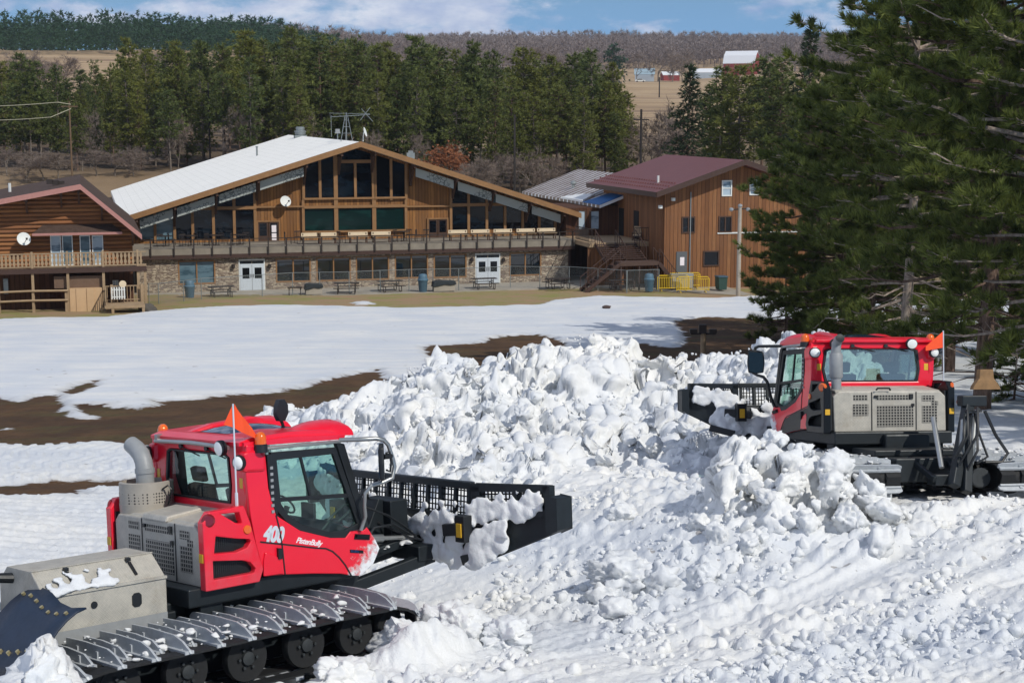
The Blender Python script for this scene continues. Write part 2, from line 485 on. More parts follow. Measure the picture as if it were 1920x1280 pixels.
def snow_detail(x, y, bare):
    """trampled, clod-covered snow with drag lines left by the tracks"""
    h = np.zeros_like(x)
    n = (y < 70)
    X, Y = x[n], y[n]
    c45, s45 = math.cos(math.radians(46)), math.sin(math.radians(46))
    along = X*s45+Y*c45; across = X*c45-Y*s45
    near = 1-sstep(27, 44, Y)
    big = fbm(X/2.6, Y/2.6, oct=3, seed=3)
    w1 = fbm(X/3.0, Y/3.0, oct=2, seed=41)
    # ruts: stretched along the direction of travel
    rut = fbm(across/0.55 + w1*.7, along/7.0, oct=3, seed=11)
    rut2 = fbm(across/0.16, along/2.6 + w1, oct=2, seed=12)
    lane = sstep(-.25, .25, vnoise(across/2.4+.3, along/30, seed=21))
    cle = (np.sin(along*2*math.pi/.26 + 2.2*vnoise(X/.9, Y/.9, seed=77)) * .5)
    d1, i1 = worley2(X/.34 + .25*vnoise(X/.2, Y/.2, seed=51), Y/.34 + .25*vnoise(X/.2, Y/.2, seed=52), 31)
    d2, i2 = worley2(X/.15 + .2*vnoise(X/.1, Y/.1, seed=53), Y/.15, 32)
    lump = np.clip(.62-d1, 0, 1)*i1*sstep(.25, .7, i1); lump2 = np.clip(.6-d2, 0, 1)*i2
    rough = sstep(-.35, .35, fbm(X/2.2, Y/3.0, oct=2, seed=61)+.12)
    fine = fbm(X/.09, Y/.09, oct=2, seed=71)
    hh = near*(big*.13 + rut*.12*(.4+lane) + rut2*.025 + cle*.014*(1-rough)*lane + lump*.30*rough + lump2*.12*(.45+rough*.55) + fine*.010)
    # left of the near machine: flatter, combed by older passes
    lf = sstep(-3.5, -6.5, X)*near
    comb = np.sin((Y*1.0+X*.12)*2*math.pi/.55 + 2*vnoise(X/3, Y/1.2, seed=90))*.02 + fbm(X/.5, Y/.22, oct=3, seed=91)*.045 + lump2*.08
    hh = hh*(1-lf) + lf*(big*.06+comb)
    hh = hh + near*(1-lf)*(-.06*np.clip(np.cos(across*2*math.pi/2.3+1.2*vnoise(along/9, across/5, seed=201)), .35, 1)+.02)
    mid = sstep(27, 44, Y)
    bnd = sstep(-4.5, -6.5, X)*sstep(32, 34, Y)*sstep(46, 43, Y)
    hh = hh + bnd*(np.sign(np.sin(X*2*math.pi/.42+np.abs(((Y/1.1) % 2)-1)*5))*.022*sstep(-.2,.2,vnoise(X/2,Y/.7,seed=88)+.1) + fbm(X/.4, Y/.3, oct=2, seed=89)*.03)
    hh = hh + mid*(fbm(X/1.6, Y/.7, oct=4, seed=93)*.035 + np.clip(fbm(X/.45, Y/.3, oct=2, seed=94), 0, 1)*.05*sstep(60, 45, Y))
    h[n] = hh
    m = ~n & (y < 125)
    h[m] = fbm(x[m]/2.2, y[m]/1.2, oct=3, seed=96)*.05
    snow = sstep(.05, -.35, bare)
    # bare earth lies lower than the melting edge
    e = np.where(bare > -.5, -sstep(-.35, .05, bare)*.10, 0.0)
    dirt = fbm(x/.35, y/.35, oct=3, seed=99)*.03*(y < 125)
    return h*snow + dirt*(1-snow) + e
gz = gz + snow_detail(gx, gy, bare)
Ln = (np.array(NEAR_R.transposed()) @ np.stack([gx-NEAR_P.x, gy-NEAR_P.y, gz-NEAR_P.z])).T
ws = (gy < 26)*np.exp(-((Ln[:,1]+2.55)/.38)**2)
gz = gz + ws*(.10*np.exp(-(Ln[:,0]/2.6)**4) + .42*np.exp(-((Ln[:,0]-1.9)/.75)**2))*(1+.45*fbm(gx/.3, gy/.3, oct=3, seed=123))
# keep the snow pressed under the tracks
for R_, P_, in ((NEAR_R, NEAR_P), (FAR_R, FAR_P)):
    s3 = (gy < 34)
    inv = np.array(R_.transposed()); L = (inv @ np.stack([gx[s3]-P_.x, gy[s3]-P_.y, gz[s3]-P_.z])).T
    inside = sstep(2.65, 2.35, np.abs(L[:,0]))*sstep(2.45, 2.15, np.abs(L[:,1]))
    cap = .13+.03*np.sin(L[:,0]*31)
    gz[s3] = gz[s3] - inside*np.clip(L[:,2]-cap, 0, 2)

# --- materials
def snow_nodes(t, pos):
    f1 = t.noise(pos, 0.35, 4.0); f2 = t.noise(pos, 3.0, 5.0, .65); f3 = t.noise(pos, 26.0, 3.0, .7)
    c = t.mix(t.ramp(f1, [(.38, 0.0), (.66, 1.0)]), lin('d5d9dd'), lin('e5e5e2'))
    c = t.mix(t.math('MULTIPLY', t.ramp(f2, [(.46, 0.0), (.75, 1.0)]), .22), c, lin('bfc5ca'))
    c = t.mix(t.math('MULTIPLY', t.ramp(f3, [(.55, 0.0), (.8, 1.0)]), .25), c, lin('b9c0c7'))
    return c, f2, f3
def ground_mat():
    t = NT('snow_and_earth'); geo = t.n('ShaderNodeNewGeometry').outputs['Position']
    mudA = t.n('ShaderNodeAttribute', attribute_name='mud').outputs['Fac']; grA = t.n('ShaderNodeAttribute', attribute_name='grass').outputs['Fac']
    sc, f2, f3 = snow_nodes(t, geo)
    st = t.mapping(geo, (.55, 1.25, 1))
    jag = t.math('ADD', t.math('MULTIPLY', t.math('SUBTRACT', t.noise(st, .8, 7.0, .62), .5), 2.0), t.math('MULTIPLY', t.math('SUBTRACT', t.noise(st, 3.4, 5.0, .7), .5), .9))
    def edge(a, k): return t.ramp(t.math('ADD', t.math('MULTIPLY', t.math('ADD', a, t.math('MULTIPLY', jag, k)), 2.0), .5), [(.38, 0.0), (.62, 1.0)])
    em = edge(mudA, .75); eg = edge(grA, .6)
    n1 = t.noise(geo, .55, 5.0, .6); n2 = t.noise(geo, 4.5, 6.0, .7); n3 = t.noise(t.mapping(geo, (.25, .6, 1)), 1.0, 4.0, .6)
    earth = t.mix(t.ramp(n1, [(.4, 0.0), (.62, 1.0)]), lin('46321f'), lin('5c4329'))
    earth = t.mix(t.math('MULTIPLY', t.ramp(n3, [(.52, 0.0), (.68, 1.0)]), .6), earth, lin('50502a'))
    earth = t.mix(t.math('MULTIPLY', t.ramp(n2, [(.45, 0.0), (.7, 1.0)]), .5), earth, lin('32261a'))
    lawn = t.mix(t.ramp(n1, [(.42, 0.0), (.58, 1.0)]), lin('9c8a66'), lin('8c8b50'))
    lawn = t.mix(t.ramp(n3, [(.47, 0.0), (.6, 1.0)]), lawn, lin('a3876a'))
    lawn = t.mix(t.math('MULTIPLY', n2, .35), lawn, lin('6b5840'))
    sep = t.n('ShaderNodeSeparateXYZ'); t.link(geo, sep.inputs[0])
    farf = t.ramp(t.math('DIVIDE', sep.outputs[1], 600.0), [(.28, 0.0), (.5, 1.0)])
    fn = t.noise(t.mapping(geo, (.006, .02, 1)), 1.0, 4.0, .6)
    field = t.ramp(fn, [(.35, lin('84705a')), (.47, lin('a2896a')), (.56, lin('b39c7c')), (.66, lin('79604c'))])
    woodland = t.mix(n1, lin('3a3026'), lin('54473a'))  # forest-floor brown, darkened: shade under the trees put into the colour
    nearf = t.ramp(t.math('DIVIDE', sep.outputs[1], 600.0), [(.262, 0.0), (.285, 1.0)])
    tan = t.mix(n1, lin('7c6850'), lin('978165')); tanf = t.ramp(t.math('DIVIDE', sep.outputs[1], 600.0), [(.197, 0.0), (.203, 1.0)])
    lawn = t.mix(tanf, lawn, t.mix(t.math('MULTIPLY', n2, .5), tan, lin('6b5a45'))); lawn = t.mix(nearf, lawn, woodland); lawn = t.mix(farf, lawn, field)
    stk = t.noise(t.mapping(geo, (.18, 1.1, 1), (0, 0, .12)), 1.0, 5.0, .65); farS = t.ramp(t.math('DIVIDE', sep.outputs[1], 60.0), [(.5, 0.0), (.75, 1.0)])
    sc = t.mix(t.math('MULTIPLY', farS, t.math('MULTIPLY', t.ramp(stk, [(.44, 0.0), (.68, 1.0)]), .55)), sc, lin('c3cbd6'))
    spk = t.math('MULTIPLY', t.math('GREATER_THAN', t.noise(geo, 2.6, 2.0, .5), .735), .55); sc = t.mix(spk, sc, lin('6d6258'))
    def soft(a, k): return t.ramp(t.math('ADD', t.math('MULTIPLY', t.math('ADD', a, t.math('MULTIPLY', jag, k)), .8), .5), [(.12, 0.0), (.5, 1.0)])
    slush = t.math('MULTIPLY', t.math('MAXIMUM', soft(mudA, .75), soft(grA, .6)), t.math('MULTIPLY_ADD', f2, .7, .05), True)
    sc = t.mix(slush, sc, lin('8f8a84'))
    col = t.mix(em, sc, earth); col = t.mix(eg, col, lawn)
    isb = t.math('MAXIMUM', em, eg)
    t.set(color=col, rough=t.math('MULTIPLY_ADD', isb, .3, .62), spec=.3)
    h = t.math('MULTIPLY', t.math('ADD', f2, t.math('MULTIPLY', f3, .6)), 1.0)
    t.bump(h, .55, .05)
    return t.m
M_GROUND = ground_mat()
def snow_mat():
    t = NT('piled_snow'); geo = t.n('ShaderNodeNewGeometry').outputs['Position']
    c, f2, f3 = snow_nodes(t, geo)
    d = t.noise(geo, .8, 5.0, .65)
    c = t.mix(t.math('MULTIPLY', t.ramp(d, [(.58, 0.0), (.76, 1.0)]), .25), c, lin('c6c2b9'))
    c = t.mix(.12, c, lin('f2f2ef'))
    t.set(color=c, rough=.6, spec=.3)
    f4 = t.noise(geo, 8.0, 8.0, .75); t.bump(t.math('ADD', t.math('ADD', t.math('MULTIPLY', f2, .8), t.math('MULTIPLY', f3, .5)), t.math('MULTIPLY', f4, .7)), .45, .035)
    return t.m
M_SNOW = snow_mat()
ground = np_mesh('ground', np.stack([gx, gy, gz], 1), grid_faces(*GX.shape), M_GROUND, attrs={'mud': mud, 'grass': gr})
tag(ground, 'sloping ground of churned spring snow with bare brown patches', 'ground', kind='structure')

# ------------------------------------------------------------------ snow pile and bank
def pile_fn(pts, scale=4.0, lam=1e-3):
    P = np.array([atD(*p[:3]) for p in pts]); H = []
    for p, w in zip(pts, P):
        H.append(p[3] if len(p) > 3 else w[2]-gz1(w[0], w[1]))
    ev = tps_fit(P[:, :2]/scale, np.array(H), lam)
    return lambda x, y: ev(np.asarray(x)/scale, np.asarray(y)/scale)
PILE = [(480,785,39),(520,772,39),(600,762,38.5),(660,742,38),(700,722,37.5),(740,700,37),(790,684,36.5),(850,700,36),(900,678,36),(960,682,36),(1010,648,36),(1070,630,36),(1130,636,36),(1180,652,36),(1230,668,36),(1265,657,36),(1330,666,35.5),(1400,652,35),(1460,645,34.5),(1540,640,34.5),(1620,660,34),
 (620,810,36),(700,775,35.5),(800,745,34.5),(900,740,34.2),(1000,700,34.9),(1080,690,34.9),(1150,700,34.8),(1250,720,34.4),(1350,705,33.8),(1450,690,33.4),
 (700,840,32.5),(800,810,32.3),(900,800,32.2),(1000,765,33.2),(1080,760,33.2),(1150,765,33.3),(1230,770,32.6),(1320,790,31.6),
 (760,880,30.2),(850,870,30.0),(960,840,30.8),(1060,815,31.6),(1150,815,31.6),(1220,830,30.8),(1290,850,29.8),(1370,845,29.8),
 (860,915,28.4),(960,890,28.8),(1060,875,29.2),(1150,880,28.8),(1230,890,28.2),(1310,905,27.2),
 (980,945,26.8),(1080,930,26.8),(1180,930,26.2),(1270,940,25.2)]
edge0 = [(470,775,41.5,0),(560,770,42,0),(660,740,41.5,-.2),(760,720,41,-.4),(860,720,40.5,-.6),(960,710,40,-.8),(1070,690,40.5,-.6),(1180,700,40.5,-.8),(1300,700,40,-.8),(1420,690,39,-.8),(1560,690,39,-.8),
 (430,790,38,-.3),(440,830,35,-.5),(540,850,33,-.4),(620,880,31,-.3),(700,930,28,-.2),(760,960,27,-.1),(850,980,26,0),(960,995,25,0),(1080,990,24.4,0),(1180,985,24,0),(1280,990,23.4,-.1),(1360,960,24,-.1),(1430,900,26,-.2),(1480,840,28.5,-.3),(1560,800,30,-.3),(1680,760,31,-.6),(1740,720,34,-.8),
 (400,860,33,-.8),(500,950,29,-.6),(600,1000,26,-.5),(760,1050,23.5,-.4),(960,1060,22.5,-.3),(1150,1060,21.6,-.3),(1320,1040,21.6,-.3)]
H_pile = pile_fn(PILE+edge0)
BANK = [(1335,880,23.6),(1370,850,23.5),(1410,836,23.4),(1450,823,23.3),(1490,832,23.2),(1530,846,23.1),(1570,868,22.9),(1615,893,22.8),(1650,915,22.7),(1685,950,22.6),
 (1345,910,23.0),(1400,890,22.9),(1460,880,22.8),(1520,900,22.6),(1580,925,22.4),(1640,955,22.3),
 (1350,945,22.5),(1420,935,22.4),(1500,940,22.2),(1570,960,22.0),(1630,978,22.0)]
bedge = [(1320,900,24.6,-.2),(1290,960,23.2,-.2),(1340,985,21.9,-.05),(1420,992,21.6,-.05),(1500,1000,21.4,-.05),(1580,1006,21.3,-.05),(1660,1008,21.3,-.05),(1720,1000,21.8,-.15),(1730,960,22.9,-.25),(1690,930,23.4,-.2),(1620,890,23.6,-.1),(1560,870,23.8,-.1),(1500,860,24.2,-.1),(1440,850,24.6,-.1),(1380,860,24.9,-.1),
 (1260,1000,21.5,-.5),(1440,1040,20.4,-.5),(1640,1050,20.2,-.5),(1760,1040,20.6,-.5),(1800,960,23,-.7),(1600,850,25,-.6),(1450,830,26,-.6),(1300,860,25.8,-.5)]
H_bank = pile_fn(BANK+bedge, 2.0)

def slabs(x, y, seed):
    ix, iy = np.floor(x).astype(np.int64), np.floor(y).astype(np.int64); z0 = np.zeros_like(ix)
    d1 = np.full(x.shape, 9.0); cid = np.zeros(x.shape); tl = np.zeros(x.shape)
    for a in (-1,0,1):
        for b in (-1,0,1):
            h = _hash(ix+a, iy+b, z0, seed); h2 = h*np.uint32(2891336453)+np.uint32(7)
            dx = ix+a+_u(h)-x; dy = iy+b+_u(h*np.uint32(747796405)+np.uint32(1))-y
            d = dx*dx+dy*dy; m = d < d1
            an = _u(h2*np.uint32(747796405)+np.uint32(3))*6.283
            cid = np.where(m, _u(h2), cid); tl = np.where(m, dx*np.cos(an)+dy*np.sin(an), tl); d1 = np.where(m, d, d1)
    return cid, tl

def facet3(q, seed):
    """broken-block relief: every cell is cut by its own tilted plane"""
    x, y, z = q[:,0], q[:,1], q[:,2]
    ix, iy, iz = np.floor(x).astype(np.int64), np.floor(y).astype(np.int64), np.floor(z).astype(np.int64)
    d1 = np.full(x.shape, 9.0); d2 = np.full(x.shape, 9.0); cid = np.zeros(x.shape); tl = np.zeros(x.shape)
    for a in (-1,0,1):
        for b in (-1,0,1):
            for c in (-1,0,1):
                h = _hash(ix+a, iy+b, iz+c, seed); h2 = h*np.uint32(2891336453)+np.uint32(7); h3 = h*np.uint32(747796405)+np.uint32(1)
                dx = ix+a+_u(h)-x; dy = iy+b+_u(h3)-y; dz = iz+c+_u(h2)-z
                d = dx*dx+dy*dy+dz*dz; m = d < d1
                an = _u(h2*np.uint32(747796405)+np.uint32(3))*6.283; uz = _u(h3*np.uint32(2891336453)+np.uint32(11))*2-1; rr = np.sqrt(1-uz*uz)
                t = dx*np.cos(an)*rr+dy*np.sin(an)*rr+dz*uz
                d2 = np.where(m, d1, np.minimum(d2, d)); cid = np.where(m, _u(h2), cid); tl = np.where(m, t, tl); d1 = np.where(m, d, d1)
    return cid, tl, np.sqrt(d2)-np.sqrt(d1)

def snow_mass(name, hf, x0, x1, y0, y1, step, label, cat, chunks, amp, seed, smin, smax, blur=2, sink=.0):
    xs = np.arange(x0, x1, step); ys = np.arange(y0, y1, step)
    YY, XX = np.meshgrid(ys, xs, indexing='ij'); x = XX.ravel(); y = YY.ravel()
    H = hf(x, y)
    ed = np.clip(H, -1, 9)
    lump = sstep(-.02, .6, ed)
    # broken slabs: a few flat cut faces, then clods
    wd = vnoise(x/1.3, y/1.3, seed=seed)*.5
    c1, t1 = slabs(x/1.35+wd, y/1.1+wd, seed+3); c2, t2 = slabs(x/.55+wd, y/.5, seed+4); c3, t3 = slabs(x/.23+wd, y/.22, seed+6)
    H2 = ed + lump*amp*((c1-.5)*.42 + t1*.30 + (c2-.5)*.22 + t2*.15 + (c3-.5)*.07 + t3*.10 + fbm(x/.9, y/.9, oct=4, seed=seed+5)*.26)
    z = ground_z(x, y) + H2 - .05 - sink*lump
    Zb = z.reshape(XX.shape)
    for _ in range(blur):
        Zp = np.pad(Zb, 1, mode='edge'); Zb = (Zp[:-2,1:-1]+Zp[2:,1:-1]+Zp[1:-1,:-2]+Zp[1:-1,2:]+Zp[1:-1,1:-1]*2)/6
    z = Zb.ravel()
    V = np.stack([x, y, z], 1)
    # normals of the heightfield, then lumpy displacement along them
    Z = z.reshape(XX.shape); dzy, dzx = np.gradient(Z, step)
    N = np.stack([-dzx.ravel(), -dzy.ravel(), np.ones(len(x))], 1); N /= np.linalg.norm(N, axis=1)[:, None]
    q = V + N*0
    w = np.stack([vnoise(q[:,0]/.3, q[:,1]/.3, q[:,2]/.3, seed+i) for i in (31, 32, 33)], 1)*.22
    A0, B0, E0 = facet3((q+w*2)/1.45, seed+40); A1, B1, E1 = facet3((q+w)/.66, seed+41); A2, B2, E2 = facet3((q+w*.6)/.30, seed+42); A3, B3, E3 = facet3((q+w*.3)/.13, seed+43)
    crk = lambda e, k: -(1-sstep(0, k, e))
    pk = .22+.78*sstep(-.12, .30, vnoise(q[:,0]/1.9, q[:,1]/1.9, q[:,2]/1.4, seed+71))
    p2 = .35+.65*sstep(-.2, .25, vnoise(q[:,0]/1.1, q[:,1]/1.1, q[:,2]/.9, seed+72))
    disp = amp*((A0-.5)*.16 + B0*.34 + crk(E0, .10)*.08 + pk*((A1-.5)*.12 + B1*.30 + crk(E1, .14)*.06 + (.5-np.minimum(E1, .5))*-.10) + p2*((A2-.5)*.07 + B2*.11 + crk(E2, .2)*.035)) + p2*((A3-.5)*.028 + B3*.055) + fbm(*(q/.35).T, oct=5, seed=seed+44, gain=.6)*.055*amp
    V = V + N*(disp*lump)[:, None]
    F = grid_faces(*XX.shape)
    keep = (ed[F] > -.12).all(1)
    F = F[keep]; used = np.unique(F); mp = np.full(len(V), -1); mp[used] = np.arange(len(used)); V = V[used]; F = mp[F]
    Ft = np.concatenate([F[:, [0,1,2]], F[:, [0,2,3]]])
    # loose chunks lying on the face
    cv, cf = chunk_set(chunks, seed, hf, x0, x1, y0, y1, smin, smax)
    allV = np.concatenate([V, cv]); allF = np.concatenate([Ft, cf+len(V)])
    o = np_mesh(name, allV, allF, M_SNOW)
    return tag(o, label, cat)

def ico(sub):
    import bmesh
    bm = bmesh.new(); bmesh.ops.create_icosphere(bm, subdivisions=sub, radius=1.0)
    bm.verts.ensure_lookup_table()
    v = np.array([p.co[:] for p in bm.verts]); f = np.array([[q.index for q in t.verts] for t in bm.faces]); bm.free()
    return v, f
ICO = {k: ico(k) for k in (1, 2, 3, 4, 5)}
def chunk_shape(rng, sub, cuts=8, rough=.2):
    v, f = ICO[sub]; v = v.copy()
    sc = rng.uniform(.75, 1.3, 3); v = v*sc
    for _ in range(cuts):           # planes that broke off
        n = rng.normal(size=3); n /= np.linalg.norm(n); d = rng.uniform(.42, .72)
        over = np.clip(v@n-d, 0, None); v = v - over[:, None]*n*.92
    o = rng.uniform(0, 99, 3); nn = v/np.linalg.norm(v, axis=1)[:, None]
    q = v+o
    dd = fbm(*(q*1.3).T, oct=4, seed=int(o[0]*10))*rough
    if sub >= 3:
        w1, _ = worley(*(q*2.6).T, seed=int(o[1]*10)); dd = dd + (.5-w1)*.16
    if sub >= 4:
        A_, B_, E_ = facet3(q*2.2, int(o[1]*7)); A2_, B2_, E2_ = facet3(q*5.0, int(o[2]*10)); dd = dd + (A_-.5)*.16 + B_*.22 + (A2_-.5)*.07 + B2_*.10
    return v+nn*dd[:, None], f
_r = np.random.default_rng(11)
LIB = {s: [chunk_shape(_r, s) for _ in range(n)] for s, n in ((1, 14), (2, 24), (3, 18), (4, 12))}
def rand_rot(rng):
    q = rng.normal(size=4); q /= np.linalg.norm(q); a, b, c, d = q
    return np.array([[1-2*(c*c+d*d), 2*(b*c-a*d), 2*(b*d+a*c)],[2*(b*c+a*d), 1-2*(b*b+d*d), 2*(c*d-a*b)],[2*(b*d-a*c), 2*(c*d+a*b), 1-2*(b*b+c*c)]])
def chunk_set(n, seed, hf, x0, x1, y0, y1, smin, smax, minh=.05):
    rng = np.random.default_rng(seed+500)
    x = rng.uniform(x0, x1, n*6); y = rng.uniform(y0, y1, n*6)
    H = hf(x, y); k = H > minh
    x, y, H = x[k][:n], y[k][:n], H[k][:n]
    z = ground_z(x, y)+H
    s = smin*(smax/smin)**(rng.random(len(x))**4.0)
    Vs, Fs, b = [], [], 0
    for i in range(len(x)):
        lv = 4 if s[i] > .17 else (3 if s[i] > .10 else (2 if s[i] > .06 else 1))
        v, f = LIB[lv][rng.integers(len(LIB[lv]))]
        v = (v*s[i]) @ rand_rot(rng).T
        v = v + np.array([x[i], y[i], z[i]+s[i]*rng.uniform(-.6, .15)])
        Vs.append(v); Fs.append(f+b); b += len(v)
    return np.concatenate(Vs), np.concatenate(Fs)
snow_mass('snow_pile', H_pile, -8.5, 10.5, 22, 42, .046, 'huge rough heap of broken snow between the two red snow groomers', 'snow pile', 900, 1.0, 100, .03, .30, 4, .06)
snow_mass('snow_bank', H_bank, 2.4, 7.2, 20.4, 26, .035, 'lumpy bank of fist-to-boulder snow pushed up beside the tracks of the right groomer', 'snow bank', 150, .95, 200, .05, .36, 4, .10)

# single big blocks lying on the foreground snow
BLOCKS = [(1168,1080,60,'broad block of hard snow with a flat cut underside, the largest of the loose ones'),(1250,1084,44,'rounded snow block just right of the largest loose block'),
 (1318,1078,26,'small snow lump right of the two big loose blocks'),(1160,1146,40,'slanted snow slab lying in front of the largest loose block'),(1125,1115,30,'ragged snow lump tucked against the left of the largest loose block'),
 (1408,1018,24,'round snowball-like lump left of the snow bank foot'),(1655,1018,36,'double-lobed snow clod alone below the snow bank'),(1164,960,25,'round snow lump below the wing of the near plough blade'),
 (75,1262,98,'big white snow block hiding the rear of the near groomer track'),(590,1268,58,'pointed snow block standing before the near groomer wheels'),
 (800,1232,60,'flat snow block ahead of the near groomer track end'),(700,1190,52,'greyish snow slab leaning on the front of the near track'),(1318,1095,20,'pebble-sized snow lump beside the small right-hand block'),
 (950,1195,55,'low snow block in the drag mark right of the near track'),(1450,975,38,'knobby snow clod at the foot of the snow bank'),(1345,1000,26,'lopsided snow clod left of the snow bank foot')]
rb = np.random.default_rng(77)
for px, py, r, lab in BLOCKS:
    g = ground_at(px, py+r*.55)
    R = r*g[1]/F_PX
    if 'rear of the near' in lab: R = r*14.4/F_PX*1.05; g = atD(82, 1292, 14.4); g = g-np.array([0, R*.45, R*.42])
    if 'leaning on the front' in lab: w_ = npose(1.75, -2.5, .22); g = np.array(w_); R = .36
    if 'ahead of the near groomer track end' in lab: w_ = npose(2.6, -2.2, .15); g = np.array(w_); R = .38
    if 'before the near groomer wheels' in lab: w_ = npose(.55, -2.75, .1); g = np.array(w_); R = .34
    v, f = chunk_shape(rb, 4 if r < 45 else 5, 5, .2)
    v = (v @ rand_rot(rb).T)*R*(np.array([1.25, 1.0, .82]) if r > 50 else np.array([1.1, .95, .92]))
    o = np_mesh('snow_block', v, f, M_SNOW)
    o.location = (g[0], g[1]+R*.45, g[2]+R*.42)
    tag(o, lab, 'snow block', 'loose snow blocks')
# countless crumbs
def crumbs(n, seed):
    rng = np.random.default_rng(seed)
    s = rng.uniform(-.40, .42, n*2); D = 14.5*(34/14.5)**rng.random(n*2)
    x, y = s*D, D
    k = fbm(x/2.0, y/2.6, oct=3, seed=seed)+rng.normal(0, .12, len(x)) > .03
    k &= ~((x < -6) & (y > 22))
    for R_, P_ in ((NEAR_R, NEAR_P), (FAR_R, FAR_P)):
        L = (np.array(R_.transposed()) @ np.stack([x-P_.x, y-P_.y, ground_z(x, y)-P_.z])).T
        k &= ~((np.abs(L[:,0]) < 2.5) & (np.abs(L[:,1]) < 2.3))
    x, y = x[k][:n], y[k][:n]
    sz = .016*(.105/.016)**(rng.random(len(x))**1.9)
    z = ground_z(x, y) + snow_detail(x, y, np.full(x.shape, -9.0)) + np.clip(H_pile(x, y), 0, 9)*0
    Vs, Fs, b = [], [], 0
    for i in range(len(x)):
        lv = 2 if sz[i] > .05 else 1
        v, f = LIB[lv][rng.integers(len(LIB[lv]))]
        v = (v*sz[i]) @ rand_rot(rng).T + np.array([x[i], y[i], z[i]+sz[i]*.25])
        Vs.append(v); Fs.append(f+b); b += len(v)
    o = np_mesh('snow_crumbs', np.concatenate(Vs), np.concatenate(Fs), M_SNOW)
    tag(o, 'countless small snow crumbs strewn over the churned foreground', 'snow crumbs', kind='stuff')
crumbs(9000, 5)
# ------------------------------------------------------------------ snow groomers
def red_paint():
    t = NT('red_paint'); co = t.coord()
    f = t.noise(co, 3.0, 5.0, .65); g = t.noise(co, 30.0, 4.0, .7)
    c = t.mix(f, lin('e01230'), lin('ee1c34'))
    geo = t.coord('Object'); sz = t.n('ShaderNodeSeparateXYZ'); t.link(geo, sz.inputs[0])
    dust = t.math('MULTIPLY', t.ramp(t.math('ADD', t.math('MULTIPLY', t.math('SUBTRACT', 1.75, sz.outputs[2]), .55), t.math('SUBTRACT', t.noise(co, 5.0, 7.0, .72), .55)), [(.0, 0.0), (.5, 1.0)]), .30)
    c = t.mix(dust, c, lin('a8858a'))
    c = t.mix(t.math('MULTIPLY', t.ramp(g, [(.62, 0.0), (.8, 1.0)]), .25), c, lin('b8707a'))
    t.set(color=c, rough=t.math('MULTIPLY_ADD', f, .15, .26), spec=.5, coat=.35)
    return t.m
M_RED = red_paint()
def snowy_red():
    """paint with snow frozen on near the nose"""
    t = NT('red_paint_snow_crusted'); co = t.coord()
    sep = t.n('ShaderNodeSeparateXYZ'); t.link(co, sep.inputs[0])
    d = t.math('SUBTRACT', t.math('MULTIPLY', sep.outputs[0], 1.0), t.math('MULTIPLY', sep.outputs[2], 1.1))
    n = t.noise(co, 9.0, 7.0, .75)
    m = t.ramp(t.math('ADD', t.math('MULTIPLY', t.math('SUBTRACT', d, .74), 1.5), t.math('MULTIPLY', t.math('SUBTRACT', n, .5), 1.9)), [(.0, 0.0), (.35, 1.0)])
    f = t.noise(co, 3.0, 5.0)
    c = t.mix(m, t.mix(f, lin('e01230'), lin('ee1c34')), lin('eceff2'))
    t.set(color=c, rough=t.math('MULTIPLY_ADD', m, .5, .3), coat=.25); t.bump(t.math('MULTIPLY', m, n), .6, .04)
    return t.m
M_REDS = snowy_red()
M_BLACK = mat('black_plastic', '14181b', .5, var=.35, scale=9)
M_DARK = mat('dark_steel', '1b2226', .5, .2, var=.45, scale=7)
M_GLOSSB = mat('glossy_black_panel', '0b0f14', .38, var=.3, spec=.3, coat=.08)
M_RUBBER = mat('rubber', '16181a', .75, var=.4, scale=12)
M_NAVY = mat('navy_rubber_sheet', '14263c', .55, var=.4, scale=8)
M_ALU = mat('aluminium', 'aab0b4', .42, .75, var=.25, scale=14)
M_BARS = mat('track_bar_alloy', 'b2b7bb', .5, .15, var=.3, scale=16)
M_HUB = mat('wheel_hub_dark', '34383a', .6, .2, var=.5, scale=20)
M_STEEL = mat('galvanised_tube', 'a6a8a6', .35, .8, var=.15)
M_GREY = mat('grey_paint', '8f9293', .5, var=.2, scale=10)
M_MUFF = mat('muffler_grey', 'a39d92', .6, .1, var=.2, scale=8)
M_BRASS = mat('brass_bolt', 'b7a97c', .35, .6)
M_RUST = mat('rusty_plate', '8a6a45', .8, var=.6, scale=9, bump=.3)
M_TRIM = mat('yellow_sticker', 'd9a92a', .5, var=.2, scale=40)
M_LETTER = mat('grey_lettering', 'c9d1d8', .4, var=.1)
M_WHITEL = mat('white_lettering', 'f0e8ea', .4, var=.05)
M_BLUEB = mat('blue_badge', '1f4a86', .4)
M_SEAT = mat('seat_cloth', '2e3639', .85, var=.3)
M_ORANGE = mat('amber_lens', 'e0641a', .2, coat=.5, var=.15)
M_TAIL = mat('red_lens', '7a1418', .2, coat=.5)
M_FLAG = mat('orange_flag', 'f4511e', .7, var=.1)
M_SKYL = mat('tinted_roof_window', '0c2440', .08, var=.2, coat=.6)
def lamp_mat():
    t = NT('lamp_glass'); t.set(color=lin('eef0ea'), rough=.12, coat=.8, spec=.8); return t.m
M_LAMP = lamp_mat()
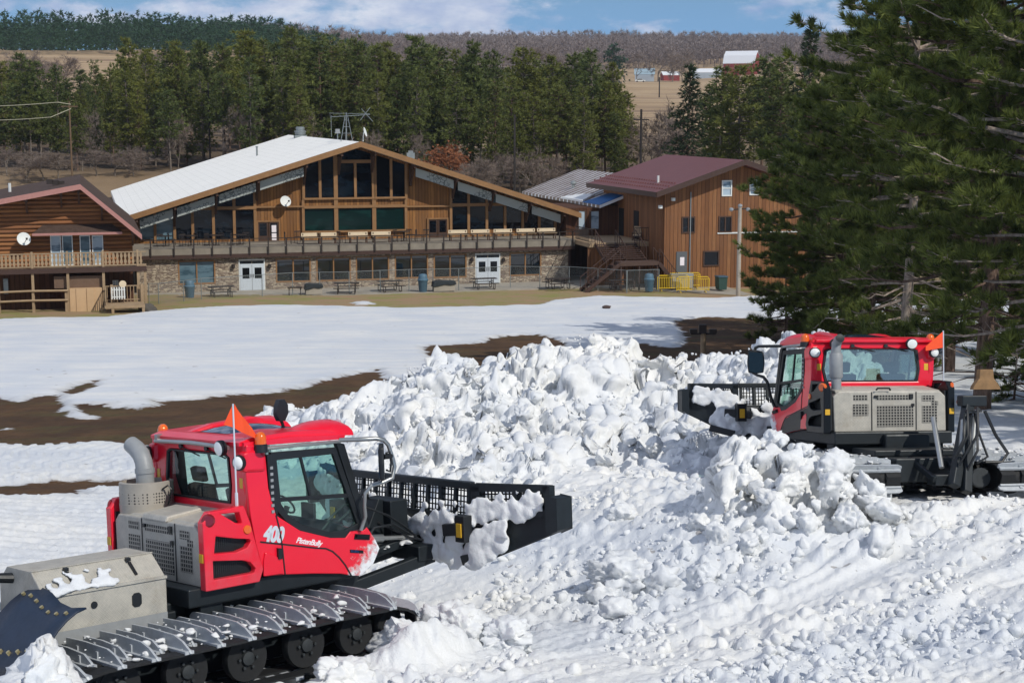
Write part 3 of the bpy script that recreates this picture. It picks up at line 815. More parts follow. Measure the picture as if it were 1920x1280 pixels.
def plate_mat():
    """raised tread plate: short diagonal bars in alternating directions"""
    t = NT('tread_plate'); co = t.coord()
    v = t.n('ShaderNodeTexChecker'); t.link(t.mapping(co, (1,1,1)), v.inputs['Vector']); v.inputs['Scale'].default_value = 34
    s = t.n('ShaderNodeSeparateXYZ'); t.link(co, s.inputs[0])
    a = t.math('SINE', t.math('MULTIPLY', t.math('ADD', t.math('ADD', s.outputs[0], s.outputs[1]), s.outputs[2]), 230.0))
    b = t.math('SINE', t.math('MULTIPLY', t.math('SUBTRACT', t.math('ADD', s.outputs[0], s.outputs[1]), s.outputs[2]), 230.0))
    h = t.math('ADD', t.math('MULTIPLY', a, v.outputs['Fac']), t.math('MULTIPLY', b, t.math('SUBTRACT', 1.0, v.outputs['Fac'])))
    n = t.noise(co, 5.0, 6.0, .7)
    c = t.mix(t.ramp(n, [(.35, 0.0), (.7, 1.0)]), lin('a19e95'), lin('bdb8ab'))
    c = t.mix(t.math('MULTIPLY', t.ramp(t.noise(co, 2.2, 5.0, .7), [(.55, 0.0), (.75, 1.0)]), .5), c, lin('85755d'))
    c = t.mix(t.math('MULTIPLY', t.math('GREATER_THAN', h, .55), .22), c, lin('dcd8cc'))
    t.set(color=c, rough=.5, metal=.12)
    t.bump(h, .22, .004); return t.m
M_PLATE = plate_mat()
def grille_mat(name, hole, base, pitch=.05, cover=.34):
    """perforated sheet: dark square holes in a metal plate (y-z or x-z pattern)"""
    t = NT(name); co = t.coord(); s = t.n('ShaderNodeSeparateXYZ'); t.link(co, s.inputs[0])
    def cell(x): return t.math('LESS_THAN', t.math('ABSOLUTE', t.math('SUBTRACT', t.math('FRACT', t.math('DIVIDE', x, pitch)), .5)), cover)
    m = t.math('MULTIPLY', cell(t.math('ADD', s.outputs[1], s.outputs[0])), cell(s.outputs[2]))
    c = t.mix(m, lin(base), lin(hole)); t.set(color=c, rough=.55, metal=t.math('MULTIPLY_ADD', m, -.4, .4)); return t.m
M_GRILLE = grille_mat('perforated_sheet', '08090a', '9b988f')
M_LATTICE_D = mat('blade_lattice_steel', '101519', .5, .3, var=.4)
def dots_mat():
    t = NT('perforated_muffler_band'); co = t.coord()
    v = t.n('ShaderNodeTexVoronoi'); t.link(co, v.inputs['Vector']); v.inputs['Scale'].default_value = 27; v.inputs['Randomness'].default_value = .12
    m = t.math('LESS_THAN', v.outputs['Distance'], .30)
    t.set(color=t.mix(m, lin('a39d92'), lin('0c0c0c')), rough=.6); return t.m
M_DOTS = dots_mat()
def glass_mat(name, tint, refl=.18, fr=.04, alpha=.82):
    t = NT(name); nt = t.t; nt.nodes.remove(t.b)
    tr = t.n('ShaderNodeBsdfTransparent'); tr.inputs[0].default_value = lin(tint)
    gl = t.n('ShaderNodeBsdfGlossy'); gl.inputs['Roughness'].default_value = .03; gl.inputs[0].default_value = (.9,.95,1,1)
    fz = t.n('ShaderNodeFresnel'); t.link(t.math('MULTIPLY_ADD', t.n('ShaderNodeNewGeometry').outputs['Backfacing'], 1/1.5-1.5, 1.5), fz.inputs[0])
    f = t.math('MULTIPLY_ADD', fz.outputs[0], 1.0, fr, True)
    mx = t.n('ShaderNodeMixShader'); t.link(f, mx.inputs[0]); nt.links.new(tr.outputs[0], mx.inputs[1]); nt.links.new(gl.outputs[0], mx.inputs[2])
    nt.links.new(mx.outputs[0], t.out.inputs[0]); return t.m
M_GLASS = glass_mat('green_tinted_glass', 'e4f3ee', fr=.0)
M_GLASSR = glass_mat('sky_reflecting_glass', 'd0e0dc', fr=.34)
M_MIRROR = mat('mirror_face', '49555c', .08, 1.0, var=.02)

def mirror_y(poly): return poly
def groomer(name, R_, P_, near):
    root = bpy.data.objects.new(name, None); COL.objects.link(root); root.empty_display_size = .3
    root.matrix_world = Matrix.Translation(P_) @ R_.to_4x4() @ Matrix.Diagonal((1, 1 if near else 1.1, 1 if near else .98, 1))
    part = lambda nm, mb, m, par=None, smooth=None, bevel=0.0: mb.obj(nm, m, par or root, smooth, bevel)
    # --- chassis
    b = MB(); b.box(-2.0 if near else -1.7,2.15,-.60,.60,.42,.82 if not near else 1.0); b.box(-.3, 2.1, -1.0, 1.0, .98, 1.2); b.box(-2.1 if near else -1.2,-.3,-.72,.72,.82,.93)
    b.prism([(1.6,.5),(2.35,.62),(2.5,.9),(2.3,1.15),(1.6,1.2)], 'y', -.6, .6)
    b.box(-.11, .2, -.94, .94, .74, 1.22)
    part('chassis', b, M_DARK, bevel=.02)
    # --- tracks
    path = [(-1.55,.2),(1.5,.2),(1.95,.3),(2.22,.46),(2.28,.58),(2.2,.69),(1.98,.755),(1.2,.765),(0,.755),(-1.2,.75),(-2.0,.75),(-2.25,.68),(-2.36,.54),(-2.27,.38),(-2.0,.26)]
    P2 = np.array(path+[path[0]]); L = np.concatenate([[0], np.cumsum(np.linalg.norm(np.diff(P2, axis=0), axis=1))])
    nb = 48 if near else 26; BH = 1.0 if near else .62
    def at(s): s = s % L[-1]; return np.array([np.interp(s, L, P2[:,0]), np.interp(s, L, P2[:,1])])
    bars = []
    prof_l = [(0,.0),(0,.10),(.06,.15),(.5,.165),(.98,.155),(1.14,.11),(1.28,.03),(1.30,0)]
    prof_s = [(.02,0),(.02,.09),(.08,.13),(.5,.14),(.86,.12),(1.0,.05),(1.04,0)]
    for k, pf in enumerate((prof_l, prof_s if near else prof_l)):
        m = MB(); m.prism([(p[0], p[1]*BH) for p in pf], 'x', -.013, .013)
        m.box(-.05, .06, pf[0][0]+.02, pf[-1][0]-.02, -.012, .022)
        for yy in (.35, .78): m.box(-.03, .03, yy-.02, yy+.02, .0, .10*BH)
        bars.append(m)
    meshes = {}
    rngb = np.random.default_rng(3 if near else 4)
    for sd_ in (-1, 1):
        b = MB(); n = 60; pts = [at(L[-1]*i/n) for i in range(n)]
        for y0, y1 in ((.80,1.02),(1.13,1.36),(1.47,1.72),(1.83,2.03)):
            vs = []
            for i in range(n):
                p, q = pts[i], pts[(i+1) % n]; d = (q-pts[i-1]); d = d/np.linalg.norm(d); nr = np.array([-d[1], d[0]])
                for off in (0.0, .03):
                    w = p + nr*off*1.0
                    vs += [(w[0], sd_*y0, w[1]), (w[0], sd_*y1, w[1])]
            fs = []
            for i in range(n):
                a = 4*i; c = 4*((i+1) % n)
                fs += [(a, a+1, c+1, c), (a+2, c+2, c+3, a+3), (a, c, c+2, a+2), (a+1, a+3, c+3, c+1)]
            b.add(vs, fs)
        trk = part('track', b, M_RUBBER)
        for i in range(nb):
            s = L[-1]*i/nb; p = at(s); d = at(s+.05)-at(s-.05); an = math.atan2(d[1], d[0])
            key = (i % 2, sd_)
            if key not in meshes:
                o = bars[i % 2].obj('track_bar', [M_BARS], trk)
                meshes[key] = o
            else:
                o = meshes[key].copy(); COL.objects.link(o); o.parent = trk
            # local frame: x along travel, y across, z outwards
            z = Vector((math.sin(an), 0, -math.cos(an))); x = Vector((math.cos(an), 0, math.sin(an))); y = Vector((0, sd_, 0))
            M = Matrix((x, y, z)).transposed().to_4x4(); M.translation = Vector((p[0], sd_*.77, p[1]))
            o.matrix_local = M
        for wx, wr in ((-2.02,.27),(-1.68,.25),(-.87,.27),(-.09,.27),(.72,.27),(1.45,.25),(1.98,.2)):
            b = MB()
            for yc in (1.075, 1.78):
                b.lathe([(wr*.72,-.05),(wr*.97,-.06),(wr,-.03),(wr,.03),(wr*.97,.06),(wr*.72,.05)], (wx, sd_*yc, .5), 22, axis=(0, sd_, 0))
            if yc < 1.2: b.cyl((wx, sd_*1.05, .5), (wx, sd_*1.80, .5), wr*.9, n=22)
            w = part('wheel', b, M_RUBBER, smooth=40)
            b = MB(); b.lathe([(wr*.74,.0),(wr*.72,.03),(wr*.3,.045),(wr*.28,.09),(wr*.12,.1)], (wx, sd_*1.78, .5), 18, axis=(0, sd_, 0))
            for k in range(6):
                a = k*math.pi/3; b.cyl((wx+.42*wr*math.cos(a), sd_*1.80, .5+.42*wr*math.sin(a)), (wx+.42*wr*math.cos(a), sd_*1.87, .5+.42*wr*math.sin(a)), .018, n=6)
            part('hub', b, M_HUB, w, smooth=30)
        b = MB(); b.box(-1.7, 1.5, sd_*.66, sd_*.78, .45, .62); b.box(-2.1, 2.0, sd_*1.36, sd_*1.46, .44, .56); part('track_beam', b, M_DARK)
    # --- cab
    sideo = [(.52,2.80),(.77,2.78),(.79,2.57),(.81,2.26),(.91,1.92),(1.25,1.69),(1.7,1.54),(1.93,1.51),(2.01,1.58),(2.21,1.56),(2.27,1.61),(2.40,1.43),(2.47,1.30),(2.36,1.12),(2.15,1.0),(2.01,1.02),(1.85,1.07),(1.4,1.14),(1.01,1.19),(.72,1.21),(.66,1.38),(.6,1.62),(.54,1.97),(.50,2.45)]
    glasso = [(.87,2.68),(1.84,2.65),(2.23,1.59),(2.01,1.575),(1.93,1.50),(1.7,1.53),(1.25,1.68),(1.06,1.82),(.93,1.97),(.83,2.26)]
    shr = lambda poly, k, c: [((x-c[0])*k+c[0], (z-c[1])*k+c[1]) for x, z in poly]
    for s in (-1, 1):
        b = MB(); b.prism(sideo, 'y', s*1.0, s*1.07)
        sp = part('side_panel', b, M_REDS, bevel=.018)
        b = MB()      # shut lines and the long crease
        for ln in ([(.90,1.925),(.94,1.76),(.97,1.56),(1.0,1.185)], [(.66,1.635),(1.1,1.535),(1.46,1.45),(1.62,1.42),(1.72,1.37),(1.82,1.28),(1.91,1.17),(2.0,1.02)]):
            for p, q in zip(ln, ln[1:]): b.bar((p[0], s*1.071, p[1]), (q[0], s*1.071, q[1]), .012, .018, up=(-(q[1]-p[1]), 0, q[0]-p[0]))
        part('panel_seam', b, M_BLACK, sp)
        b = MB(); b.prism([(.68,1.22),(.97,1.21),(.95,1.36),(.86,1.45),(.72,1.5),(.69,1.4)], 'y', s*1.072, s*1.09); part('step_scoop', b, M_REDS, sp, bevel=.012)
        if not near: b = MB(); b.prism([(.62,1.62),(1.1,1.52),(1.46,1.435),(1.70,1.365),(1.86,1.19),(1.95,1.055),(1.85,1.075),(1.4,1.145),(1.01,1.195),(.72,1.215),(.66,1.38)], 'y', s*1.072, s*1.078); part('lower_shade_panel', b, M_GLOSSB, sp)  # near-black overlay below the crease: the flank's shade put into colour
        b = MB(); b.prism([(.89,1.40),(.945,1.39),(.945,1.52),(.89,1.53)], 'y', s*1.07, s*1.11); part('hinge', b, M_BLACK, sp)
        b = MB(); b.prism([(2.06,1.475),(2.30,1.435),(2.31,1.50),(2.08,1.54)], 'y', s*1.07, s*1.082); b.bar((2.09,s*1.095,1.51),(2.28,s*1.095,1.478), .02, .03); part('door_handle', b, M_GLOSSB, sp)
        # window: black surround and glass
        hole = [(.95,2.58),(1.79,2.57),(2.13,1.66),(1.93,1.60),(1.7,1.615),(1.29,1.755),(1.08,1.91),(.99,2.05)]
        b = MB(); b.prism(glasso, 'y', s*1.012, s*1.062, [hole])
        b.prism([(1.84,2.72),(1.97,2.68),(2.32,1.58),(2.22,1.57)], 'y', s*.99, s*1.068)
        b.bar((.96,s*1.04,2.1),(2.02,s*1.04,2.03), .035, .05); b.bar((1.30,s*1.04,2.62),(1.44,s*1.04,2.07), .03, .035, up=(1,0,.25))
        b.prism([(.80,2.66),(.87,2.66),(.86,2.25),(.93,1.95),(.90,1.93),(.82,2.2)], 'y', s*1.03, s*1.075)
        fr = part('window_frame', b, M_BLACK, bevel=.006)
        b = MB(); b.prism([(.93,2.62),(1.81,2.60),(2.17,1.63),(1.93,1.56),(1.7,1.58),(1.27,1.72),(1.05,1.88),(.95,2.05)], 'y', s*1.028, s*1.036); part('side_window', b, M_GLASS, fr)
        for q in range(8):
            z = 2.5-q*.075; b = MB()
        b = MB()
        for q in range(8): b.box(.835+.0*q, .875, min(s*1.074, s*1.084), max(s*1.074, s*1.084), 2.48-q*.075, 2.515-q*.075)
        part('vent_slot', b, M_GREY, fr)
        b = MB(); b.tube([(.80,s*1.06,2.735),(1.2,s*1.085,2.735),(1.9,s*1.06,2.715)], .022, 8); part('gutter_rail', b, M_STEEL, smooth=40)
    # rear wall with window
    b = MB(); ro = [(-.97,1.9),(.97,1.9),(1.06,2.2),(1.06,2.5),(1.0,2.80),(-1.0,2.80),(-1.06,2.5),(-1.06,2.2)]
    rh = [(y*(1 if near else 1.16), z) for y, z in [(-.68,2.08),(.72,2.08),(.76,2.3),(.72,2.64),(.66,2.67),(-.62,2.67),(-.68,2.64),(-.71,2.3)]]
    b.prism(ro, 'x', .52, .62, [rh]); rw = part('rear_wall', b, M_RED, bevel=.025)
    b = MB(); b.add([(.55, y, z) for y, z in rh], [tuple(range(len(rh)))]); part('rear_window', b, M_GLASS if near else M_GLASSR, rw)
    gask = [(y*.955+.0, (z-2.37)*.93+2.37) for y, z in rh]
    b = MB(); b.prism(rh, 'x', .512, .548, [gask]); part('window_gasket', b, M_BLACK, rw)
    b = MB()
    for s in (-1, 1): b.prism([(.52,2.82),(.74,2.8),(.79,2.5),(.76,2.2),(.88,1.9),(.58,1.9),(.5,2.3)], 'y', s*.97, s*1.02)
    part('rear_pillar', b, M_RED, rw, bevel=.02)
    for s in (-1, 1):
        b = MB(); b.prism([(.45,2.48),(.78,2.46),(.79,2.66),(.70,2.74),(.46,2.72)], 'y', s*.94, s*1.10); lp = part('lamp_pod', b, M_RED, bevel=.05)
        b = MB(); b.lathe([(.085,0),(.095,.02),(.095,.05),(.075,.055)], (.46, s*1.03, 2.6), 16, axis=(-1, s*.25, 0)); lh = part('work_light', b, M_BLACK, lp, smooth=35)
        b = MB(); b.lathe([(.078,.0),(.06,.02),(.02,.03)], (.405, s*1.043, 2.6), 16, axis=(-1, s*.25, 0)); part('lens', b, M_LAMP, lh, smooth=50)
        b = MB(); b.lathe([(.085,0),(.08,.09),(.07,.10)], (.70, s*1.10, 2.70), 16); bc = part('beacon', b, M_BLACK, smooth=35)
        b = MB(); b.lathe([(.07,0),(.068,.08),(.055,.12),(.025,.145)], (.70, s*1.10, 2.80), 16); part('amber_dome', b, M_ORANGE, bc, smooth=50)
    # windscreen and nose
    b = MB(); b.add([(1.93,-.93,2.68),(1.93,.93,2.68),(2.31,.95,1.56),(2.31,-.95,1.56),(1.90,-.93,2.68),(1.90,.93,2.68),(2.28,.95,1.56),(2.28,-.95,1.56)], [(0,1,2,3),(7,6,5,4)]); part('windscreen', b, M_GLASS)
    b = MB(); b.prism([(2.2,1.56),(2.32,1.57),(2.5,1.3),(2.38,1.05),(2.15,1.0),(2.1,1.3)], 'y', -1.0, 1.0); part('nose', b, M_REDS, bevel=.04)
    # roof
    b = MB(); b.prism([(.46,2.79),(.46,2.83),(.62,2.875),(1.2,2.90),(1.75,2.875),(2.0,2.79),(1.98,2.74),(1.2,2.765)], 'y', -1.0, 1.0)
    b.prism([(.5,2.785),(1.98,2.74),(2.0,2.79),(1.2,2.84),(.5,2.83)], 'y', -1.05, 1.05)
    roof = part('roof', b, M_RED, bevel=.03)
    for s in (-1, 1):
        m = MB(); vs = []; n = 9
        for i in range(n):
            u = i/(n-1); x = 1.25+.92*u; h = .19*math.sin(min(1, u*1.25)*math.pi/2)*(1 if u < .92 else .8); w = .10+.24*min(1, u*1.6)
            for k in range(9):
                a = math.pi*k/8; vs.append((x, s*.66+w*math.cos(a), 2.83-.06*u+h*math.sin(a)))
        fs = [(i*9+k, i*9+k+1, (i+1)*9+k+1, (i+1)*9+k) for i in range(n-1) for k in range(8)] + [tuple(range((n-1)*9, n*9)), tuple(reversed(range(9)))]
        m.add(vs, fs); part('roof_light_pod', m, M_RED, roof, smooth=60)
        b = MB(); b.lathe([(.13,0),(.12,.03)], (2.16, s*.66, 2.83), 12, axis=(1,0,-.2)); part('pod_lamp', b, M_LAMP, roof)
    b = MB()
    vs = []; 
    for i in range(8):
        for k in range(7):
            x = .72+.98*i/7; y = -.36+.75*k/6; dome = .07*math.sin(math.pi*i/7)**.6*math.sin(math.pi*k/6)**.6
            vs.append((x, y, 2.885+dome))
    b.add(vs, [(i*7+k, (i+1)*7+k, (i+1)*7+k+1, i*7+k+1) for i in range(7) for k in range(6)]); part('roof_window', b, M_SKYL, roof, smooth=60)
    b = MB(); b.prism([(.62,2.86),(1.0,2.95),(1.6,3.0),(1.78,2.96),(1.85,2.86)], 'y', .40, .56); part('hatch_rim', b, M_RED, roof, bevel=.03)
    if near:
        b = MB(); b.tube([(1.62,-.28,2.86),(1.60,-.28,2.93),(1.57,-.28,2.99)], .02, 6); b.prism([(1.53,2.97),(1.61,2.97),(1.66,3.06),(1.66,3.17),(1.61,3.24),(1.54,3.24),(1.50,3.16),(1.49,3.05)], 'y', -.33, -.24); part('roof_mirror', b, M_BLACK, roof, smooth=50)
        b = MB(); b.tube([(.44,.86,2.765),(.43,0,2.785),(.44,-.80,2.765)], .026, 8); b.box(.42,.5,.78,.84,2.75,2.85); b.cyl((.44,.86,2.765),(.52,.95,2.8),.02,n=6); bar = part('lamp_rail', b, M_STEEL, smooth=40)
    for yy in ((-.72,) if near else (-.62, .70)):
        b = MB(); b.lathe([(.05,.05),(.095,.02),(.10,-.03),(.085,-.05)], (.40, yy, 2.76), 16, axis=(1,0,.1)); sl = part('search_light', b, M_BLACK, smooth=35)
        b = MB(); b.lathe([(.085,0),(.05,.012)], (.35, yy, 2.755), 16, axis=(-1,0,-.1)); part('lens', b, M_LAMP, sl, smooth=40)
    for yy in (.36, -.22):
        b = MB(); b.cyl((.49,yy,2.72),(.53,yy,2.72),.035,n=8); b.tube([(.50,yy,2.715),(.505,yy-.18,2.67),(.515,yy-.40,2.62)], .009, 5); part('wiper', b, M_BLACK)
    # interior
    b = MB(); b.box(.66,2.1,-.94,.94,1.2,1.32); b.prism([(1.75,1.3),(2.25,1.3),(2.22,1.55),(1.85,1.72),(1.7,1.6)], 'y', -.85, .85); b.box(1.2,1.8,-.15,.15,1.3,1.62); b.box(.62,.66,-.95,.95,1.2,2.02)
    part('cab_floor', b, M_BLACK, bevel=.02)
    for yy in (-.45, .42):
        b = MB(); b.box(1.0,1.5,yy-.24,yy+.24,1.5,1.63); b.prism([(.86,1.58),(1.02,1.58),(.88,2.22),(.74,2.2)], 'y', yy-.24, yy+.24); b.prism([(.76,2.24),(.86,2.24),(.82,2.44),(.72,2.42)], 'y', yy-.13, yy+.13); b.box(1.05,1.4,yy-.18,yy+.18,1.3,1.5); b.box(.98,1.38,yy+.26,yy+.33,1.7,1.76)
        part('seat', b, M_SEAT, bevel=.04)
    b = MB(); b.bar((1.5,-.1,1.3),(1.75,-.1,1.85),.06,.05); b.tube([(1.72+.16*math.cos(a)*.5,-.1+.17*math.sin(a),1.88-.12*math.cos(a)) for a in np.linspace(0,6.28,14)], .014, 6); b.box(1.78,1.82,-.62,-.36,1.72,1.92); part('steering_console', b, M_DARK)
    if near:
        b = MB(); b.prism([(1.36,1.50),(1.50,1.47),(1.52,1.60),(1.38,1.63)], 'y', -.80, -.79); b.prism([(1.56,1.49),(1.64,1.46),(1.68,1.60),(1.58,1.62)], 'y', -.80, -.79); part('paper_sheet', b, M_WHITEL)
    # engine housing
    b = MB(); b.prism([(-.98,1.2),(.93,1.2),(.95,1.82),(.86,1.91),(-.88,1.91),(-.97,1.82)], 'x', -.12, .5); b.prism([(-.12,1.86),(-.05,1.93),(.55,2.0),(.55,1.86)], 'y', -.9, .9)
    if near: b.prism([(-.15,1.9),(-.12,1.97),(.35,2.02),(.4,1.9)], 'y', -.30, .26)
    eng = part('engine_cover', b, M_PLATE, bevel=.02)
    b = MB()
    for yy in (.30, -.46): b = MB(); b.box(-.127,-.119,yy-.008,yy+.008,1.22,1.9); part('panel_gap', b, M_BLACK, eng)
    for q in ((-.15,-.12,.2,.26,1.8,1.84),(-.15,-.12,-.42,-.38,1.64,1.69),(-.15,-.12,-.40,-.34,1.78,1.86)): b = MB(); b.box(*q); part('latch', b, M_BLACK, eng)
    gr = []
    for (y0,y1,z0,z1) in ((.37,.61,1.75,1.85),(.36,.62,1.48,1.68),(-.40,.23,1.76,1.84),(-.41,.21,1.28,1.66),(-.78,-.56,1.73,1.83),(-.84,-.72,1.65,1.73),(-.82,-.56,1.34,1.65)):
        b = MB(); b.box(-.126,-.118,y0,y1,z0,z1); part('vent_grille', b, M_GRILLE, eng)
    engso = [(-.15,1.96),(-.06,2.08),(.42,2.1),(.5,1.9),(.55,1.7),(.61,1.47),(.66,1.31),(.6,1.17),(-.14,1.17)]
    w1 = [(.10,2.04),(.35,2.03),(.385,1.895),(.30,1.91)]; w2 = [(.02,1.79),(.28,1.73),(.47,1.70),(.50,1.67),(.44,1.60),(.3,1.57),(-.01,1.59)]; w3 = [(-.03,1.51),(.37,1.46),(.48,1.42),(.55,1.34),(.53,1.29),(.3,1.29),(-.03,1.29)]
    for s in (-1, 1):
        b = MB(); b.prism(engso, 'y', s*1.0, s*1.12, [w1, w2, w3]); ep = part('engine_side_frame', b, M_RED if near else M_GLOSSB, bevel=.03)
        b = MB(); b.box(-.10,.56,min(s*.96,s*1.03),max(s*.96,s*1.03),1.22,1.92)
        for q in range(22): b.box(-.06+q*.028,-.052+q*.028,min(s*1.03,s*1.036),max(s*1.03,s*1.036),1.28,1.78)
        part('radiator_mesh', b, M_BLACK, ep)
        b = MB(); b.lathe([(.075,0),(.08,.03),(.06,.05)], (-.06, s*1.09, 1.985), 14, axis=(-.5, s, 0)); part('tail_light', b, M_TAIL if near else M_ORANGE, ep, smooth=40)
        b = MB(); b.lathe([(.055,0),(.05,.015),(.02,.02)], (.45, s*1.12, 1.815), 14, axis=(0, s, .1)); part('marker_light', b, M_ORANGE, ep, smooth=40)
        b = MB(); b.box(-.158,-.15,min(s*1.02,s*1.10),max(s*1.02,s*1.10),1.50,1.60); part('reflector', b, M_TRIM, ep)
        b = MB(); b.box(.515,.519,min(s*.90,s*.97),max(s*.90,s*.97),2.28,2.40); part('warning_sticker', b, M_TRIM, rw)
    # exhaust
    if near:
        b = MB(); b.lathe([(.33,-.1),(.34,.1)], (.24,.78,1.92), 24); b.lathe([(.335,.24),(.335,.36),(.30,.37),(.29,.30)], (.24,.78,1.92), 24)
        mf = part('muffler', b, M_MUFF, smooth=40)
        b = MB(); b.lathe([(.335,.1),(.338,.24)], (.24,.78,1.92), 24); part('perforated_band', b, M_DOTS, mf, smooth=40)
        b = MB(); b.tube([(.24,.80,2.15),(.24,.80,2.42)], .115, 16); b.lathe([(.125,0),(.125,.06)], (.24,.80,2.38), 16)
        b.tube([(.24,.80,2.42),(.24,.82,2.52),(.24,.88,2.61),(.235,.98,2.68),(.23,1.10,2.73)], [.112,.112,.112,.11,.105], 16); part('exhaust_pipe', b, M_GREY, mf, smooth=40)
        b = MB(); b.tube([(.26,.43,2.2),(.3,.36,2.25),(.33,.33,2.2),(.3,.38,2.0)], .012, 5); part('cable', b, M_BLACK, mf)
    else:
        b = MB(); b.tube([(.12,.80,1.88),(.12,.80,2.62)], .08, 16); b.tube([(.12,.80,2.6),(.11,.80,2.75),(.02,.80,2.83),(-.05,.80,2.85)], [.08,.075,.075,.075], 14, caps=False); b.lathe([(.09,.24),(.105,.27),(.105,.66),(.09,.69)], (.12,.80,1.9), 16)
        mf = part('exhaust_pipe', b, M_GREY, smooth=40)
        b = MB(); b.lathe([(.078,0),(.02,.005)], (-.045,.80,2.85), 14, axis=(-1,0,.1)); part('pipe_opening', b, M_BLACK, mf)
    # mirrors
    for s in (-1, 1):
        b = MB(); b.tube([(1.90,s*1.06,2.735),(2.05,s*1.22,2.735),(2.25,s*1.34,2.735),(2.36,s*1.36,2.71),(2.43,s*1.36,2.64),(2.50,s*1.36,2.45),(2.52,s*1.36,2.36),(2.48,s*1.36,2.22),(2.36,s*1.33,2.18),(2.20,s*1.28,2.15),(2.13,s*1.24,2.06),(2.14,s*1.2,1.9),(2.19,s*1.15,1.75),(2.15,s*1.10,1.58)], .028, 8)
        ma = part('mirror_arm', b, M_STEEL if near else M_BLACK, smooth=50)
        b = MB(); b.prism([(.0,-.22),(.13,-.20),(.15,.0),(.13,.22),(.02,.24),(-.13,.2),(-.15,0),(-.13,-.2)], 'x', -.03, .03)
        mo = part('mirror', b, M_BLACK, ma, bevel=.02); mo.location = (2.30, s*1.38, 2.43); mo.rotation_euler = (0, 0, -.70 if near and s < 0 else s*-.3)
        b = MB(); b.prism([(.0,-.20),(.11,-.18),(.13,.0),(.11,.2),(-.11,.18),(-.13,0),(-.11,-.18)], 'x', -.038, -.031)
        mm = part('mirror_glass', b, M_MIRROR, mo)
        b = MB(); b.cyl((2.33,s*1.38,2.5),(2.47,s*1.36,2.5),.035,n=8); b.tube([(2.38,s*1.37,2.33),(2.44,s*1.37,2.3),(2.46,s*1.37,2.42),(2.44,s*1.37,2.56),(2.38,s*1.37,2.54)], .015, 6); part('mirror_clamp', b, M_BLACK, ma)
    # flag
    fy = -1.03 if near else -1.18; fx = .38
    b = MB(); b.cyl((fx,fy,2.08 if near else 1.9),(fx,fy,3.3 if near else 3.0),.011,n=6); b.cyl((fx,fy,2.05 if near else 1.88),(fx,fy,2.25 if near else 2.1),.02,n=6); pole = part('flag_pole', b, M_LETTER)
    zt = 3.3 if near else 2.99
    b = MB()
    if near:
        n = 6; vs = []
        for i in range(n+1):
            u = i/n; top = (fx+.02+.30*u, fy+.02*math.sin(u*7)-.03*u, zt-.44*u); bot = (fx+.30*u, fy+.03*math.sin(u*5)-.03*u, zt-.28-.17*u)
            vs += [top, bot]
        b.add(vs, [(2*i, 2*i+1, 2*i+3, 2*i+2) for i in range(n)])
        b.add([(fx,fy,zt),(fx-.10,fy+.06,zt-.24),(fx,fy,zt-.28)], [(0,1,2)])
    else:
        vs = []; n = 5
        for i in range(n+1):
            u = i/n; vs += [(fx, fy+.40*u+.0, zt-.30*u-.02), (fx, fy+.40*u, zt-.26-.14*u)] if False else [(fx-.1*u, fy+.36*u, zt-.28*u), (fx-.1*u, fy+.36*u, zt-.30-.06*u)]
        b.add(vs, [(2*i, 2*i+1, 2*i+3, 2*i+2) for i in range(n)])
    part('flag', b, M_FLAG, pole)
    # --- blade
    bl = MB(); BX, zb, zt2 = 3.92, .92, 1.96; HW, WW = (1.32, 2.62) if near else (1.16, 2.12); W_pts = {}
    pr = [(BX-.02,zb),(BX+.12,zb+.02),(BX-.02,zb+.22),(BX-.08,zb+.5),(BX-.04,zb+.62),(BX-.14,zb+.62),(BX-.18,zb+.4),(BX-.12,zb+.15)]
    bl.prism(pr, 'y', -HW, HW)
    for yy in np.linspace(-HW+.04, HW-.04, 10): bl.bar((BX-.14,yy,zb+.3),(BX-.05,yy,zt2), .05, .06)
    bl.bar((BX-.05,-HW,zt2),(BX-.05,HW,zt2), .09, .10); bl.bar((BX-.10,-HW,zb+.62),(BX-.10,HW,zb+.62), .08, .06)
    blade = part('blade', bl, M_DARK, bevel=.01)
    def lattice(p00, p10, p01, p11, nu, nv, w):
        m = MB(); A, B_, C_, D_ = map(Vector, (p00, p10, p01, p11))
        Pt = lambda u, v: (A*(1-u)+B_*u)*(1-v)+(C_*(1-u)+D_*u)*v
        nrm = (B_-A).cross(C_-A).normalized()
        for i in range(nu+1): m.bar(Pt(i/nu,0), Pt(i/nu,1), w, .012, up=nrm)
        for k in range(nv+1): m.bar(Pt(0,k/nv), Pt(1,k/nv), w, .012, up=nrm)
        return m
    part('blade_lattice', lattice((BX-.08,-HW+.04,zb+.60),(BX-.08,HW-.04,zb+.60),(BX-.05,-HW+.04,zt2),(BX-.05,HW-.04,zt2), 40, 6, .017), M_LATTICE_D, blade)
    for s in (-1, 1):
        m = MB(); h0 = Vector((BX-.02, s*HW*1.03, 0)); h1 = Vector((BX+.40, s*WW, 0))
        tipb, tipt = 1.46, 1.86
        W_pts[s] = ((BX-.02, s*HW*1.03, zb), (BX+.40, s*WW, tipb))
        def W(u, v): return h0*(1-u)+h1*u+Vector((0,0,(zb*(1-v)+zt2*v)*(1-u)+(tipb*(1-v)+tipt*v)*u))
        dn = Vector((-1, 0, 0))
        def slab(poly, th):
            fr_ = [W(u, v) for u, v in poly]; bk = [p+dn*th for p in fr_]; n = len(poly)
            m.add(fr_+bk, [tuple(range(n)), tuple(reversed(range(n, 2*n)))]+[(i, (i+1) % n, (i+1) % n+n, i+n) for i in range(n)])
        slab([(0,0),(1,0),(1,.5),(0,.52)], .10); slab([(0,.50),(1,.52),(1,.66),(0,.60)], .16)
